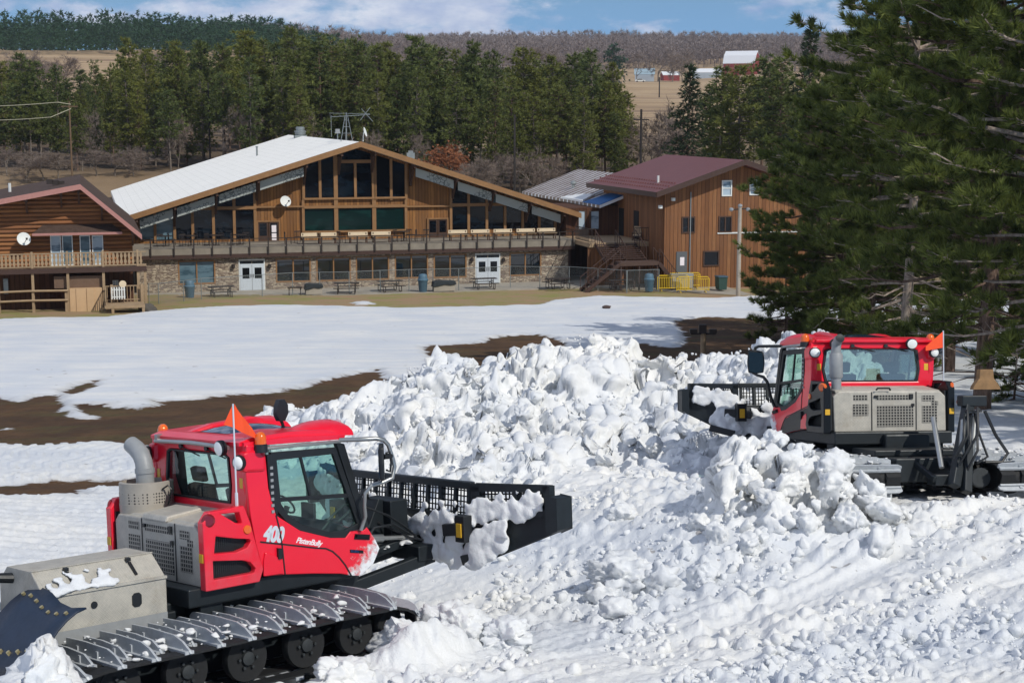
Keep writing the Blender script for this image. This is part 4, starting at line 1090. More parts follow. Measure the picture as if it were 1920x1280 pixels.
        slab([(0,.95),(.82,1.08),(.84,1.24),(0,1.03)], .10); slab([(0,.5),(.10,.5),(.08,1.0),(0,1.0)], .10); slab([(.46,.55),(.50,.55),(.50,1.0),(.46,1.0)], .09); slab([(.80,.6),(.86,.6),(.86,1.24),(.80,1.2)], .10)
        slab([(.93,-.05),(1.04,-.05),(1.04,1.02),(.93,1.05)], .28)
        wg = part('blade_wing', m, M_DARK, blade, bevel=.01)
        lt = lattice(W(.08,.6)-Vector((.05,0,0)), W(.80,.62)-Vector((.05,0,0)), W(.08,.98)-Vector((.05,0,0)), W(.80,1.14)-Vector((.05,0,0)), 18, 5, .02); part('wing_lattice', lt, M_LATTICE_D, blade)
        b = MB(); b.bar((BX-.3,s*1.0,1.38),(BX-.12,s*1.45,1.42),.12,.16); b.bar((BX-.25,s*1.30,1.0),(BX-.05,s*1.7,1.12),.14,.13); b.box(BX-.35,BX-.2,s*HW*1.03-.09,s*HW*1.03+.09,1.25,1.6); part('wing_cylinder', b, M_BLACK, blade, bevel=.01)
        b = MB(); b.box(BX-.368,BX-.352,s*HW*1.03-.045,s*HW*1.03+.045,1.32,1.50); part('warning_sticker', b, M_TRIM, blade)
    b = MB()
    for s in (-1, 1):
        b.bar((2.2,s*.52,.72),(BX-.2,s*.62,.98),.13,.16); b.bar((2.25,s*.35,1.0),(BX-.3,s*.4,1.22),.10,.12); b.cyl((2.4,s*.2,.95),(3.0,s*.25,1.1),.06,n=10)
    b.box(BX-.5,BX-.22,-.7,.7,.95,1.15); b.box(BX-.65,BX-.35,-.32,.32,1.1,1.75); b.prism([(3.0,.9),(3.4,.95),(3.5,1.7),(3.2,1.78),(3.0,1.4)], 'y', -.16, .2)
    part('lift_frame', b, M_DARK, bevel=.015)
    b = MB()
    for s in (-1, 1):
        b.cyl((2.55,s*.45,1.35),(3.0,s*.46,1.3),.055,n=10); b.cyl((3.0,s*.46,1.3),(3.5,s*.48,1.25),.03,n=8)
    part('hydraulic_cylinder', b, M_STEEL, smooth=40)
    rgh = np.random.default_rng(8)
    for i in range(8):
        y0, y1 = rgh.uniform(-.7,.5,2); z0 = rgh.uniform(1.0,1.6)
        b = MB(); b.tube([(2.45,y0,z0),(2.75,y0*.9,z0+rgh.uniform(.15,.4)),(3.1,(y0+y1)/2,z0+rgh.uniform(.0,.4)),(3.4,y1,1.3+rgh.uniform(-.2,.3)),(3.62,y1,1.2)], .018, 6); part('hose', b, M_BLACK, smooth=50)
    # snow caught behind the blade
    rs = np.random.default_rng(21 if near else 22)
    def packed(o, u, v, nrm, n, rmin, rmax, bottom, cull=-.22):
        o, u, v, nrm = map(lambda a: np.array(a, float), (o, u, v, nrm)); vs, fs, bb = [], [], 0
        for i in range(n):
            a_ = rs.random(); c_ = rs.random()**bottom
            if fbm(np.array([a_*4.0]), np.array([c_*3.0]), oct=2, seed=int(rs.integers(3))+7)[0] < cull: continue
            r = rmin*(rmax/rmin)**(rs.random()**1.6)*(1-.45*c_); vv, f = LIB[3 if r > .07 else 2][rs.integers(18)]
            vv = vv @ rand_rot(rs).T*r; vv = vv*1.15 - np.outer(vv@nrm, nrm)*.62 + o+u*a_+v*c_+nrm*r*.35
            vs.append(vv); fs.append(f+bb); bb += len(vv)
        o_ = np_mesh('caught_snow', np.concatenate(vs), np.concatenate(fs), M_SNOW, root); o_['kind'] = 'stuff'
        rmd = o_.modifiers.new('merge', 'REMESH'); rmd.mode = 'VOXEL'; rmd.voxel_size = .022; rmd.use_smooth_shade = True
        smo = o_.modifiers.new('soften', 'SMOOTH'); smo.factor = .5; smo.iterations = 4
    packed((BX-.16, -1.25, zb+.08), (0,2.5,0), (-.02,0,.75), (-1,0,.2), 230, .07, .20, 1.9)
    for s in (-1, 1):
        a, b_ = np.array(W_pts[s][0]), np.array(W_pts[s][1]); d_ = b_-a
        packed(a+np.array([-.13,0,.60]), d_*np.array([.80,.80,0])+np.array([0,0,.14]), (0,0,.30), (-1,0,.1), 130, .05, .125, 1.2)
        packed(a+np.array([-.16,s*.02,.0]), d_*.40+np.array([0,0,.08]), (-.03,0,.36), (-1,0,.2), 110, .06, .17, 1.3)
    packed((2.4,-.55,1.12), (1.2,0,.05), (0,1.1,0), (0,0,1), 60, .04, .12, 1.0)
    # snow clods on the tracks
    vs, fs, bb = [], [], 0
    for i in range(520):
        s = rs.choice([-1, 1]); x = rs.uniform(-2.1, 2.0); y = s*rs.uniform(.8, 2.0); r = .010+.042*rs.random()**3
        v, f = LIB[2][rs.integers(len(LIB[2]))]; vs.append(((v*r) @ rand_rot(rs).T)*np.array([1.5,1.2,.8])+np.array([x, y, .775+.12*rs.random()**2])); fs.append(f+bb); bb += len(v)
    np_mesh('clod_on_track', np.concatenate(vs), np.concatenate(fs), M_SNOW, root)['kind'] = 'stuff'
    if near:
        # tread-plate tool box and mud flaps
        b = MB(); b.prism([(-.86,.96),(-.86,1.36),(-.82,1.40),(-.56,1.62),(.02,1.62),(.22,1.45),(.22,.96)], 'x', -2.0, -.5)
        tb = part('tool_box', b, M_PLATE, bevel=.012)
        b = MB(); b.bar((-2.0,-.865,1.375),(-.5,-.865,1.375),.03,.03); b.bar((-2.0,-.57,1.625),(-.5,-.57,1.625),.012,.012); part('box_edge', b, M_PLATE, tb)
        for xx in (-.85, -1.62):
            b = MB(); b.bar((xx,-.655,1.57),(xx+.01,-.79,1.44),.03,.02); b.box(xx-.03,xx+.02,-.66,-.61,1.58,1.62); part('box_catch', b, M_BLACK, tb)
        b = MB(); b.prism([(-.95,1.12),(-.92,1.09),(-.86,1.09),(-.83,1.12),(-.83,1.22),(-.86,1.25),(-.92,1.25),(-.95,1.22)], 'y', -.868, -.858); part('box_opening', b, M_BLACK, tb)
        b = MB(); b.lathe([(.04,0),(.04,.012)], (-1.42,-.86,1.2), 12, axis=(0,-1,0)); part('drain_plug', b, M_BLACK, tb)
        b = MB(); b.box(-2.01,-1.88,-.87,-.6,1.28,1.42); part('box_opening', b, M_BLACK, tb)
        b = MB(); b.bar((-2.0,-.84,.9),(-.5,-.84,.9),.04,.14); part('box_sill', b, M_GREY, tb)
        packed((-1.92,-.84,1.40), (.85,0,0), (0,.20,.17), (0,-.6,.8), 90, .03, .085, 1.9, -9)
        for s in (-1, 1):
            n = 8; vs = []
            for i in range(n):
                u = i/(n-1); x = -1.98-.62*math.sin(u*1.4); z = 1.40-.72*u**1.4
                for k in range(6):
                    y = .48+1.26*k/5; sag = .05*math.sin(k*1.3+u*3)
                    vs.append((x+sag*.6, s*y, z+sag-.05*(k/5)**3))
            m = MB(); m.add(vs, [(i*6+k, i*6+k+1, (i+1)*6+k+1, (i+1)*6+k) for i in range(n-1) for k in range(5)])
            o = part('mud_flap', m, M_NAVY, smooth=80); sm = o.modifiers.new('thick', 'SOLIDIFY'); sm.thickness = .02
            b = MB()
            for i, u in ((1, .16), (5, .72)):
                for k in range(7):
                    kk = .5+4*k/6; x = -1.98-.62*math.sin(u*1.4); z = 1.40-.72*u**1.4; sag = .05*math.sin(kk*1.3+u*3)
                    b.cyl((x+sag*.6-.0, s*(.48+1.26*kk/5), z+sag-.05*(kk/5)**3-.02), (x+sag*.6-.035, s*(.48+1.26*kk/5), z+sag-.05*(kk/5)**3+.03), .022, n=8)
            part('bolt', b, M_BRASS, o)
        b = MB(); b.tube([(-1.98,-.1,1.5),(-2.15,-.05,1.52),(-2.32,.05,1.68)], .06, 10); b.cyl((-2.26,.0,1.62),(-2.36,.08,1.74),.075,n=10); b.tube([(-2.2,-.05,1.45),(-2.36,.03,1.5),(-2.4,.1,1.62)], .014, 6); part('tow_lamp', b, M_BLACK)
        b = MB(); b.box(-2.7,-2.1,-.4,1.3,.7,.95); b.bar((-2.3,-.3,.8),(-3.0,.5,.9),.15,.15); part('rear_hitch', b, M_DARK)
        # lettering
        def text(body, size, x, z, tilt, mt, sh, nm, y=-1.0735, sp=1.0, off=0.0):
            cu = bpy.data.curves.new(nm, 'FONT'); cu.body = body; cu.size = size; cu.extrude = .002; cu.shear = sh; cu.space_character = sp; cu.offset = off
            cu.materials.append(mt); o = bpy.data.objects.new(nm, cu); COL.objects.link(o); o.parent = root
            dg = bpy.context.evaluated_depsgraph_get(); me = bpy.data.meshes.new_from_object(o.evaluated_get(dg))
            bpy.data.objects.remove(o); o = bpy.data.objects.new(nm, me); COL.objects.link(o); o.parent = root
            o.location = (x, y, z); o.rotation_euler = (math.pi/2, tilt, 0)
            return o
        t4 = text('400', .25, .70, 1.645, math.radians(11), M_LETTER, .12, 'number', sp=.92, off=.013); t4.scale = (.80, 1.0, 1)
        tp = text('PistenBully', .098, 1.17, 1.555, math.radians(14.5), M_WHITEL, .35, 'script_lettering', sp=.92, off=.002)
        b = MB(); b.prism([(1.99,1.315),(2.20,1.275),(2.20,1.315),(1.99,1.355)], 'y', -1.070, -1.075); bd = part('badge', b, M_GLOSSB)
        ti = text('BLUEIQ', .038, 2.0, 1.322, math.radians(11), M_BLUEB, 0, 'badge_lettering', -1.0765)
    else:
        # rear implement carrier
        b = MB(); b.box(-.42,-.14,-.56,.20,.86,1.16); part('tank', b, M_DARK, bevel=.03)
        b = MB(); b.box(-2.2,-1.9,-.16,.2,.40,.58); b.bar((-2.35,-.02,.40),(-1.62,-.62,1.72),.15,.14,up=(1,0,.3)); b.bar((-2.42,-.18,.30),(-2.0,-.42,1.12),.13,.13,up=(1,0,.3)); b.box(-1.72,-1.52,-.88,-.48,1.68,1.86)
        for s in (-1, 1): b.bar((-2.2,s*.2,.5),(-1.5,s*.3,.8),.07,.10)
        part('rear_carrier', b, M_DARK, bevel=.015)
        b = MB(); b.prism([(y-.36, z+.20) for y, z in [(-.80,1.76),(-.34,1.76),(-.36,1.82),(-.45,1.95),(-.46,2.10),(-.68,2.10),(-.69,1.95),(-.78,1.82)]], 'x', -1.62, -1.50); part('carrier_plate', b, M_RUST, bevel=.01)
        b = MB(); b.cyl((-2.3,-.16,.9),(-1.9,-.40,1.45),.045,n=10); b.cyl((-2.28,.14,.7),(-1.75,.02,1.5),.04,n=10); b.cyl((-2.2,-.36,.75),(-1.75,-.66,1.5),.05,n=10); part('hydraulic_cylinder', b, M_STEEL, smooth=40)
        b = MB(); b.lathe([(.15,-.02),(.17,0),(.15,.02)], (-2.0,-.62,.50), 16, axis=(1,0,0)); part('sprocket', b, M_HUB)
        for i in range(5):
            y0 = rgh.uniform(-.4,.2); b = MB(); z = rgh.uniform(.6,1.1)
            b.tube([(-2.3,y0,z),(-2.42,y0-.12,z+.35),(-2.15,y0-.25,z+.75),(-1.75,-.6+rgh.uniform(-.2,.2),1.6)], .02, 6); part('hose', b, M_BLACK, smooth=50)
        b = MB(); b.tube([(-1.7,-.85,1.6),(-1.85,-.95,1.2),(-1.98,-1.08,.9),(-2.02,-.96,.76),(-2.0,-.7,.76)], .025, 6); b.tube([(-1.7,-.66,1.5),(-1.9,-.70,1.1),(-2.0,-.74,.85),(-2.02,-.55,.74)], .02, 6); part('hose', b, M_BLACK, smooth=50)
        b = MB(); b.lathe([(.03,-.08),(.075,-.04),(.08,0),(.06,.05)], (-.25,-1.18,1.72), 12); part('reflector_ball', b, M_TAIL, smooth=50)
        b = MB(); b.tube([(-.16,.24,1.93),(-.17,.22,1.965),(-.17,.02,1.965),(-.16,0,1.93)], .018, 6); part('hood_handle', b, M_BLACK)
    return root
g1 = groomer('snow_groomer', NEAR_R, NEAR_P, True)
tag(g1, 'red tracked snow groomer numbered 400 facing right with an orange flag', 'snow groomer', 'snow groomers')
g2 = groomer('snow_groomer', FAR_R, FAR_P, False)
tag(g2, 'red snow groomer seen from behind with pale tread-plate hood by the pines', 'snow groomer', 'snow groomers')
# ------------------------------------------------------------------ building materials
def siding(name, cols, board=.22, axis=0, grey=.25):
    """stained boards: every board its own shade, weathered streaks and a groove"""
    t = NT(name); co = t.coord(); s = t.n('ShaderNodeSeparateXYZ'); t.link(co, s.inputs[0])
    x = t.math('ADD', s.outputs[0], s.outputs[1]) if axis == 0 else s.outputs[2]
    d = t.math('DIVIDE', x, board); fl = t.math('FLOOR', d); fr = t.math('FRACT', d)
    wn_ = t.n('ShaderNodeTexWhiteNoise', noise_dimensions='1D'); t.link(fl, wn_.inputs['W'])
    c = t.ramp(wn_.outputs['Value'], [(0.0, lin(cols[0])), (.5, lin(cols[1])), (1.0, lin(cols[2]))])
    st = t.mapping(co, (9, 9, .8) if axis == 0 else (.8, .8, 9))
    c = t.mix(t.math('MULTIPLY', t.ramp(t.noise(st, 1.2, 6.0, .7), [(.42, 0.0), (.7, 1.0)]), .55), c, lin(cols[3]))
    c = t.mix(t.math('MULTIPLY', t.ramp(t.noise(co, .45, 4.0), [(.45, 0.0), (.7, 1.0)]), grey), c, lin('6b5a4a'))
    g = t.math('LESS_THAN', fr, .10)
    c = t.mix(t.math('MULTIPLY', g, .8), c, lin('2a1a10'))
    t.set(color=c, rough=.75, spec=.25)
    h = t.math('SUBTRACT', 1.0, g) if axis == 0 else t.math('SINE', t.math('MULTIPLY', fr, math.pi))
    t.bump(h, .8 if axis == 0 else 1.0, .03 if axis == 0 else .10)
    return t.m
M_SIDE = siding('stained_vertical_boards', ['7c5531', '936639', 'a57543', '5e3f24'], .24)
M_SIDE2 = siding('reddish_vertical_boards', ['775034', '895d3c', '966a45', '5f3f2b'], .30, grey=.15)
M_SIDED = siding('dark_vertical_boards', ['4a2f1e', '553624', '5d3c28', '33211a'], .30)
M_LOGS = siding('log_siding', ['835534', '95623c', 'a06e42', '563622'], .26, axis=1, grey=.2)
def stone_mat():
    t = NT('ledge_stone'); co = t.coord(); m = t.mapping(co, (3.0, 3.0, 9.0))
    w = t.noise(co, 2.0, 3.0); nd = t.n('ShaderNodeVectorMath', operation='ADD'); t.link(m, nd.inputs[0])
    sc_ = t.n('ShaderNodeVectorMath', operation='SCALE'); t.link(t.n('ShaderNodeTexNoise').outputs['Color'], sc_.inputs[0]); sc_.inputs['Scale'].default_value = .4; t.link(sc_.outputs[0], nd.inputs[1])
    v = t.n('ShaderNodeTexVoronoi'); t.link(nd.outputs[0], v.inputs['Vector']); v.inputs['Scale'].default_value = 1.3; v.inputs['Randomness'].default_value = .85
    e = t.n('ShaderNodeTexVoronoi', feature='DISTANCE_TO_EDGE'); t.link(nd.outputs[0], e.inputs['Vector']); e.inputs['Scale'].default_value = 1.3; e.inputs['Randomness'].default_value = .85
    s = t.n('ShaderNodeSeparateColor'); t.link(v.outputs['Color'], s.inputs[0])
    c = t.ramp(s.outputs[0], [(0.0, lin('7d6c60')), (.3, lin('a0907e')), (.55, lin('b9aa95')), (.8, lin('d2c4ab')), (1.0, lin('8c7d78'))])
    c = t.mix(t.math('MULTIPLY', t.noise(co, 7.0, 4.0), .4), c, lin('5d4f45'))
    gap = t.math('LESS_THAN', e.outputs['Distance'], .055); c = t.mix(t.math('MULTIPLY', gap, .75), c, lin('4b423b'))
    t.set(color=c, rough=.85, spec=.2); t.bump(t.math('MINIMUM', e.outputs['Distance'], .2), .9, .08); return t.m
M_STONE = stone_mat()
def pane_mat(name, c, rough=.06, var='0d1a1e'):
    t = NT(name); co = t.coord(); n = t.noise(t.mapping(co, (.5,.5,1.6)), 1.1, 4.0, .6)
    t.set(color=t.mix(t.ramp(n, [(.5, 0.0), (.62, 1.0)]), lin(c), lin(var)), rough=rough, spec=.28)
    t.bump(t.noise(co, .6, 2.0), .06, .06); return t.m
M_PANE = pane_mat('dark_window_glass', '070b12', var='0e1a24')
M_PANEG = pane_mat('dark_green_glass', '0c2422', .10, '143330')
M_PANEL_ = pane_mat('painted_reflection_glass', '5f7884', .12, '3c5460')  # reflection painted into the base colour as pale blue-grey
M_PANEB = pane_mat('curtained_glass', 'a9bac6', .15, '5f7686')
M_FRAME = mat('timber_frame', '8d6841', .7, var=.3, scale=3)
M_TIMBD = mat('dark_timber', '4a3325', .75, var=.35, scale=3)
M_TRIMW = mat('white_trim', 'd9dcd8', .6, var=.1)
M_DOORW = mat('white_door', 'c6cfd6', .5, var=.1)
M_FASC = mat('rust_brown_fascia', '402b22', .7, var=.3)
M_PINK = mat('faded_red_trim', 'a6756c', .7, var=.15)
M_CONC = mat('stained_concrete', '9c9588', .85, var=.35, scale=1.3)
M_DECKW = mat('weathered_wood', '9c8568', .85, var=.35, scale=2.5)
M_CREAM = mat('pale_planks', 'd9c7a8', .75, var=.15, scale=4)
M_IRON = mat('dark_iron', '3a322e', .6, .3, var=.3)
M_GALV = mat('galvanised_post', '8d9494', .5, .5, var=.2)
M_BIN = mat('blue_grey_bin', '3f5a6a', .55, var=.2)
M_BINL = mat('blue_grey_bin_lid', '4e6d80', .5, var=.2)
M_YEL = mat('yellow_barrier', 'dcb92a', .5, var=.15)
M_TAN = mat('tan_plywood', 'c2a27c', .8, var=.15, scale=2)
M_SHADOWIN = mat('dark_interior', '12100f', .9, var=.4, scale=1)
def roof_white():
    t = NT('white_roofing'); co = t.coord(); s = t.n('ShaderNodeSeparateXYZ'); t.link(co, s.inputs[0])
    n = t.noise(t.mapping(co, (.35, 1.2, 1.2)), 1.2, 5.0, .65)
    c = t.mix(t.ramp(n, [(.35, 0.0), (.7, 1.0)]), lin('ecebe3'), lin('f7f5ee'))
    seam = t.math('LESS_THAN', t.math('FRACT', t.math('DIVIDE', s.outputs[0], .62)), .05)
    c = t.mix(t.math('MULTIPLY', seam, .25), c, lin('9a978f'))
    t.set(color=c, rough=.8, spec=.2); t.bump(n, .4, .05); return t.m
M_ROOFW = roof_white()
def shingles(name, a, b):
    t = NT(name); co = t.coord(); n = t.noise(co, 5.0, 5.0, .7)
    br = t.n('ShaderNodeTexBrick'); t.link(t.mapping(co, (1,1,1)), br.inputs['Vector']); br.inputs['Scale'].default_value = 2.2
    br.inputs['Color1'].default_value = lin(a); br.inputs['Color2'].default_value = lin(b); br.inputs['Mortar'].default_value = tuple(x*.55 for x in lin(a)[:3])+(1,); br.inputs['Mortar Size'].default_value = .012
    t.set(color=t.mix(t.math('MULTIPLY', n, .5), br.outputs[0], lin(b)), rough=.85, spec=.2); t.bump(n, .3, .03); return t.m
M_SHING = shingles('brown_shingles', '43362f', '56463e')
def ribbed(name, a, b, pitch, snow=0.0, axis=1):
    t = NT(name); co = t.coord(); s = t.n('ShaderNodeSeparateXYZ'); t.link(co, s.inputs[0])
    fr = t.math('FRACT', t.math('DIVIDE', s.outputs[axis], pitch)); rib = t.math('LESS_THAN', fr, .16)
    n = t.noise(co, .8, 5.0, .6)
    c = t.mix(n, lin(a), lin(b))
    c = t.mix(t.math('MULTIPLY', rib, .45), c, tuple(x*.4 for x in lin(a)[:3])+(1,))
    if snow:
        edge = t.math('ADD', t.math('MULTIPLY', t.math('SUBTRACT', n, .5), .5), fr)
        m = t.math('MULTIPLY', t.math('GREATER_THAN', edge, 1-snow), 1.0)
        c = t.mix(m, c, lin('dfe2e6'))
    t.set(color=c, rough=.5, spec=.4); t.bump(rib, .8, .04); return t.m
M_RMETAL = ribbed('red_brown_ribbed_metal', '6b3f3e', '7c4c49', .55)
M_RSNOW = ribbed('brown_ribbed_metal_with_snow', '6a5b52', '7d6c60', .75, .50)

# ------------------------------------------------------------------ the lodge frame: x along the fronts, y away, z up
LA = math.radians(15.5); LO = np.array([-10.5, 112.2, 0.0])
LU = np.array([math.cos(LA), math.sin(LA), 0]); LV = np.array([-math.sin(LA), math.cos(LA), 0])
def fac(px, py, v):
    """point of the plane y = v of the lodge frame seen at a pixel -> (x, z)"""
    r = ray(px, py); o = np.array([0, 0, CAMZ]) - LO
    t = (v - o@LV)/(r@LV); p = o + r*t
    return (float(p@LU), float(p[2]))
def facs(pts, v): return [fac(a, b, v) for a, b in pts]
def lz(px, py, z=0.0):
    """point on the level z seen at a pixel -> frame (x, y)"""
    r = ray(px, py); t = (z-CAMZ)/r[2]; p = np.array([0,0,CAMZ])+r*t-LO
    return float(p@LU), float(p@LV)
def lw(x, y, z=0.0): return Vector(LO + LU*x + LV*y + np.array([0,0,z]))
def house(name, label, cat):
    return empty(name, LO, LA, label, cat)

# patio slab
pp = [lz(*q) for q in ((268,584),(420,566),(560,557),(760,550),(960,543),(1130,538),(1420,556))] + [(26,6),(-26,6)]
b = MB(); b.prism(pp, 'z', -.3, .03); o = b.obj('patio', M_CONC); o.location = LO; o.rotation_euler = (0,0,LA); tag(o, 'grey concrete patio strip in front of the lodge', 'patio', kind='structure')

def framed(parent, poly, v, gm, fm, fw=.10, th=.10, mull=(), name='window', depth=.06):
    """window: frame ring with glass behind it, set into the wall plane v (front towards -y)"""
    cx_ = sum(p[0] for p in poly)/len(poly); cz_ = sum(p[1] for p in poly)/len(poly)
    w = max(p[0] for p in poly)-min(p[0] for p in poly); h = max(p[1] for p in poly)-min(p[1] for p in poly)
    inn = [(cx_+(x-cx_)*(1-2*fw/w), cz_+(z-cz_)*(1-2*fw/h)) for x, z in poly]
    m = MB(); m.prism(poly, 'y', v-th, v-.004, [inn])
    for x in mull:
        xx = cx_+(x-.5)*w; m.box(xx-fw*.45, xx+fw*.45, v-th*.8, v-.006, cz_-h/2+fw, cz_+h/2-fw)
    f = m.obj(name, fm, parent)
    m = MB(); m.prism(poly, 'y', v-depth*.5, v-.008); m.obj('pane', gm, f)
    return f

# =================================================================== lodge
lodge = house('lodge', 'wide timber ski lodge with white gable roof, stone ground floor and long deck', 'lodge')
VU = 4.6; VR = 2.6          # upper wall and front edge of the roof
xl = fac(262, 540, 0)[0]; xr = fac(1068, 525, 0)[0]
zt = fac(675, 476, 0)[1]
LWIN = [(334,404,488,533),(517,583,484,529),(593,658,482,527),(667,730,480,525),(740,803,477,522),(813,875,476,521),(955,1015,473,517)]
LDOOR = [(450,495,487,544),(893,936,476,530)]
def prect(x0, x1, y0, y1, v, slope=-.022):
    m_ = (x0+x1)/2; return facs([(x0, y1-slope*(m_-x0)*.0), (x1, y1+slope*(x1-x0)), (x1, y0+slope*(x1-x0)*.8), (x0, y0)], v)
holes = []
def rect_of(x0, x1, y0, y1, v):
    a = fac(x0, (y0+y1)/2, v)[0]; c = fac(x1, (y0+y1)/2, v)[0]; z0 = fac((x0+x1)/2, y1, v)[1]; z1 = fac((x0+x1)/2, y0, v)[1]
    return [(a, z0), (c, z0), (c, z1), (a, z1)]
lw_ = [rect_of(*w, 0) for w in LWIN]; ld_ = [rect_of(*w, 0) for w in LDOOR]
for d in ld_: d[0] = (d[0][0], .03); d[1] = (d[1][0], .03)
b = MB(); b.prism([(xl,-.3),(xr,-.3),(xr,zt),(xl,zt)], 'y', 0, .35, lw_); b.obj('stone_wall', M_STONE, lodge)
b = MB(); b.box(xl-3, xr, .4, 40, -.3, zt-.02); b.obj('ground_floor_core', M_SHADOWIN, lodge)
M_PANER = pane_mat('reflecting_window_glass', '0a1016', .04, '16242e'); M_PANER.node_tree.nodes['Principled BSDF'].inputs['Specular IOR Level'].default_value = .9
pm = [M_PANEL_]+[M_PANER]*6
for w, g in zip(lw_, pm): framed(lodge, w, .12, g, M_FRAME, .10, .14, (.5,))
for i, d in enumerate(ld_):
    x0, x1, z1 = d[0][0], d[1][0], d[2][1]
    m = MB(); m.prism([(x0-.08,.03),(x1+.08,.03),(x1+.08,z1+.05),(x0-.08,z1+.05)], 'y', -.03, -.004, [[(x0,.031),(x1,.031),(x1,z1-.05),(x0,z1-.05)]]); fr = m.obj('door_frame', M_TRIMW, lodge)
    mx_ = (x0+x1)/2
    for a, c in ((x0, mx_-.012), (mx_+.012, x1)):
        zt_ = z1-.34; hw = c-a
        m = MB(); hl = [(a+hw*.2, zt_-1.0), (c-hw*.2, zt_-1.0), (c-hw*.2, zt_-.22), (a+hw*.2, zt_-.22)]
        m.prism([(a,.04),(c,.04),(c,zt_),(a,zt_)], 'y', -.06, -.005, [hl]); dr = m.obj('door', M_DOORW, fr)
        m = MB(); m.prism(hl, 'y', -.03, -.015); m.obj('pane', M_PANE, dr)
        m = MB(); m.box(mx_+(-.10 if a == x0 else .06), mx_+(-.06 if a == x0 else .10), -.10, -.06, .95, 1.2); m.obj('handle', M_IRON, dr)
    m = MB(); m.box(x0, mx_-.03, -.03, -.01, z1-.28, z1-.08); m.box(mx_+.03, x1, -.03, -.01, z1-.28, z1-.08); m.obj('transom_pane', M_PANE, fr)
    m = MB(); m.box(x0, x1, -.05, -.006, z1-.34, z1-.28); m.obj('transom_bar', M_DOORW, fr)
for px in (437, 505, 884, 943):
    x, z = fac(px, 499 if px < 700 else 487, 0); m = MB(); m.lathe([(.05,0),(.13,.05),(.13,.28),(.06,.32)], (x,-.16,z-.15), 10); m.obj('wall_lamp', M_IRON, lodge)
# deck
zf0 = fac(675, 477.5, -.35)[1]; zf1 = fac(675, 470.5, -.35)[1]; zd = fac(675, 458.5, -.35)[1]
b = MB(); b.box(xl-.6, xr+.25, -.38, -.02, zf0, zf1); b.obj('deck_beam', M_FASC, lodge)
b = MB(); b.box(xl-.6, xr+.3, -.34, VU, zf1+.002, zd); deck = b.obj('deck', mat('stained_deck_edge', '877f72', .85, var=.4, scale=1.6), lodge)
b = MB(); b.box(xr-.12, xr+.05, -.03, .5, 0, zf0-.002); b.obj('corner_post', M_FASC, lodge)
DZ = zd
# railing with posts standing in front of the slab edge
RAILP = [282,326,363,398,433,468,503,537,569,603,636,670,703,735,768,800,832,864,895,925,957,988,1018,1049,1074]
ztop = fac(675, 443, -.40)[1]
x0 = fac(270, 450, -.42)[0]; x1 = fac(1088, 440, -.42)[0]
b = MB()
for z in (ztop, DZ+.62, DZ+.35, DZ+.12): b.bar((x0,-.42,z),(x1,-.42,z),.05,.05 if z == ztop else .03)
b.bar((x1,-.42,ztop),(x1,3.2,ztop),.05,.05); b.bar((x1,-.42,DZ+.5),(x1,3.2,DZ+.5),.03,.03)
rail = b.obj('deck_railing', M_IRON, lodge)
b = MB(); b.box(-.045,.045,-.045,.045,zf1-.05,ztop); p0 = b.obj('railing_post', M_IRON, rail)
for i, px in enumerate(RAILP):
    q = p0 if i == 0 else p0.copy()
    if i: COL.objects.link(q); q.parent = rail
    q.location = (fac(px, 455, -.42)[0], -.42, 0)
# upper wall
ridge = fac(676, 266, VR); eL = fac(228, 409, VR); eR = fac(1090, 400, VR)
sl = (ridge[1]-eL[1])/(ridge[0]-eL[0]); sr = (ridge[1]-eR[1])/(eR[0]-ridge[0])
roofz = lambda x: ridge[1]-(sl*(ridge[0]-x) if x < ridge[0] else sr*(x-ridge[0]))
TH = .34
ux0 = fac(248, 440, VU)[0]; ux1 = fac(1046, 430, VU)[0]
b = MB(); b.prism([(ux0,DZ),(ux1,DZ),(ux1,roofz(ux1)-TH-.03),(ridge[0],ridge[1]-TH-.03),(ux0,roofz(ux0)-TH-.03)], 'y', VU, VU+.3); b.obj('timber_wall', M_SIDE, lodge)
b = MB(); b.prism([(ux0,DZ),(ux1,DZ),(ux1,roofz(ux1)-TH-.03),(ridge[0],ridge[1]-TH-.03),(ux0,roofz(ux0)-TH-.03)], 'y', VU+.31, VU+37); b.obj('hall', M_SIDED, lodge)
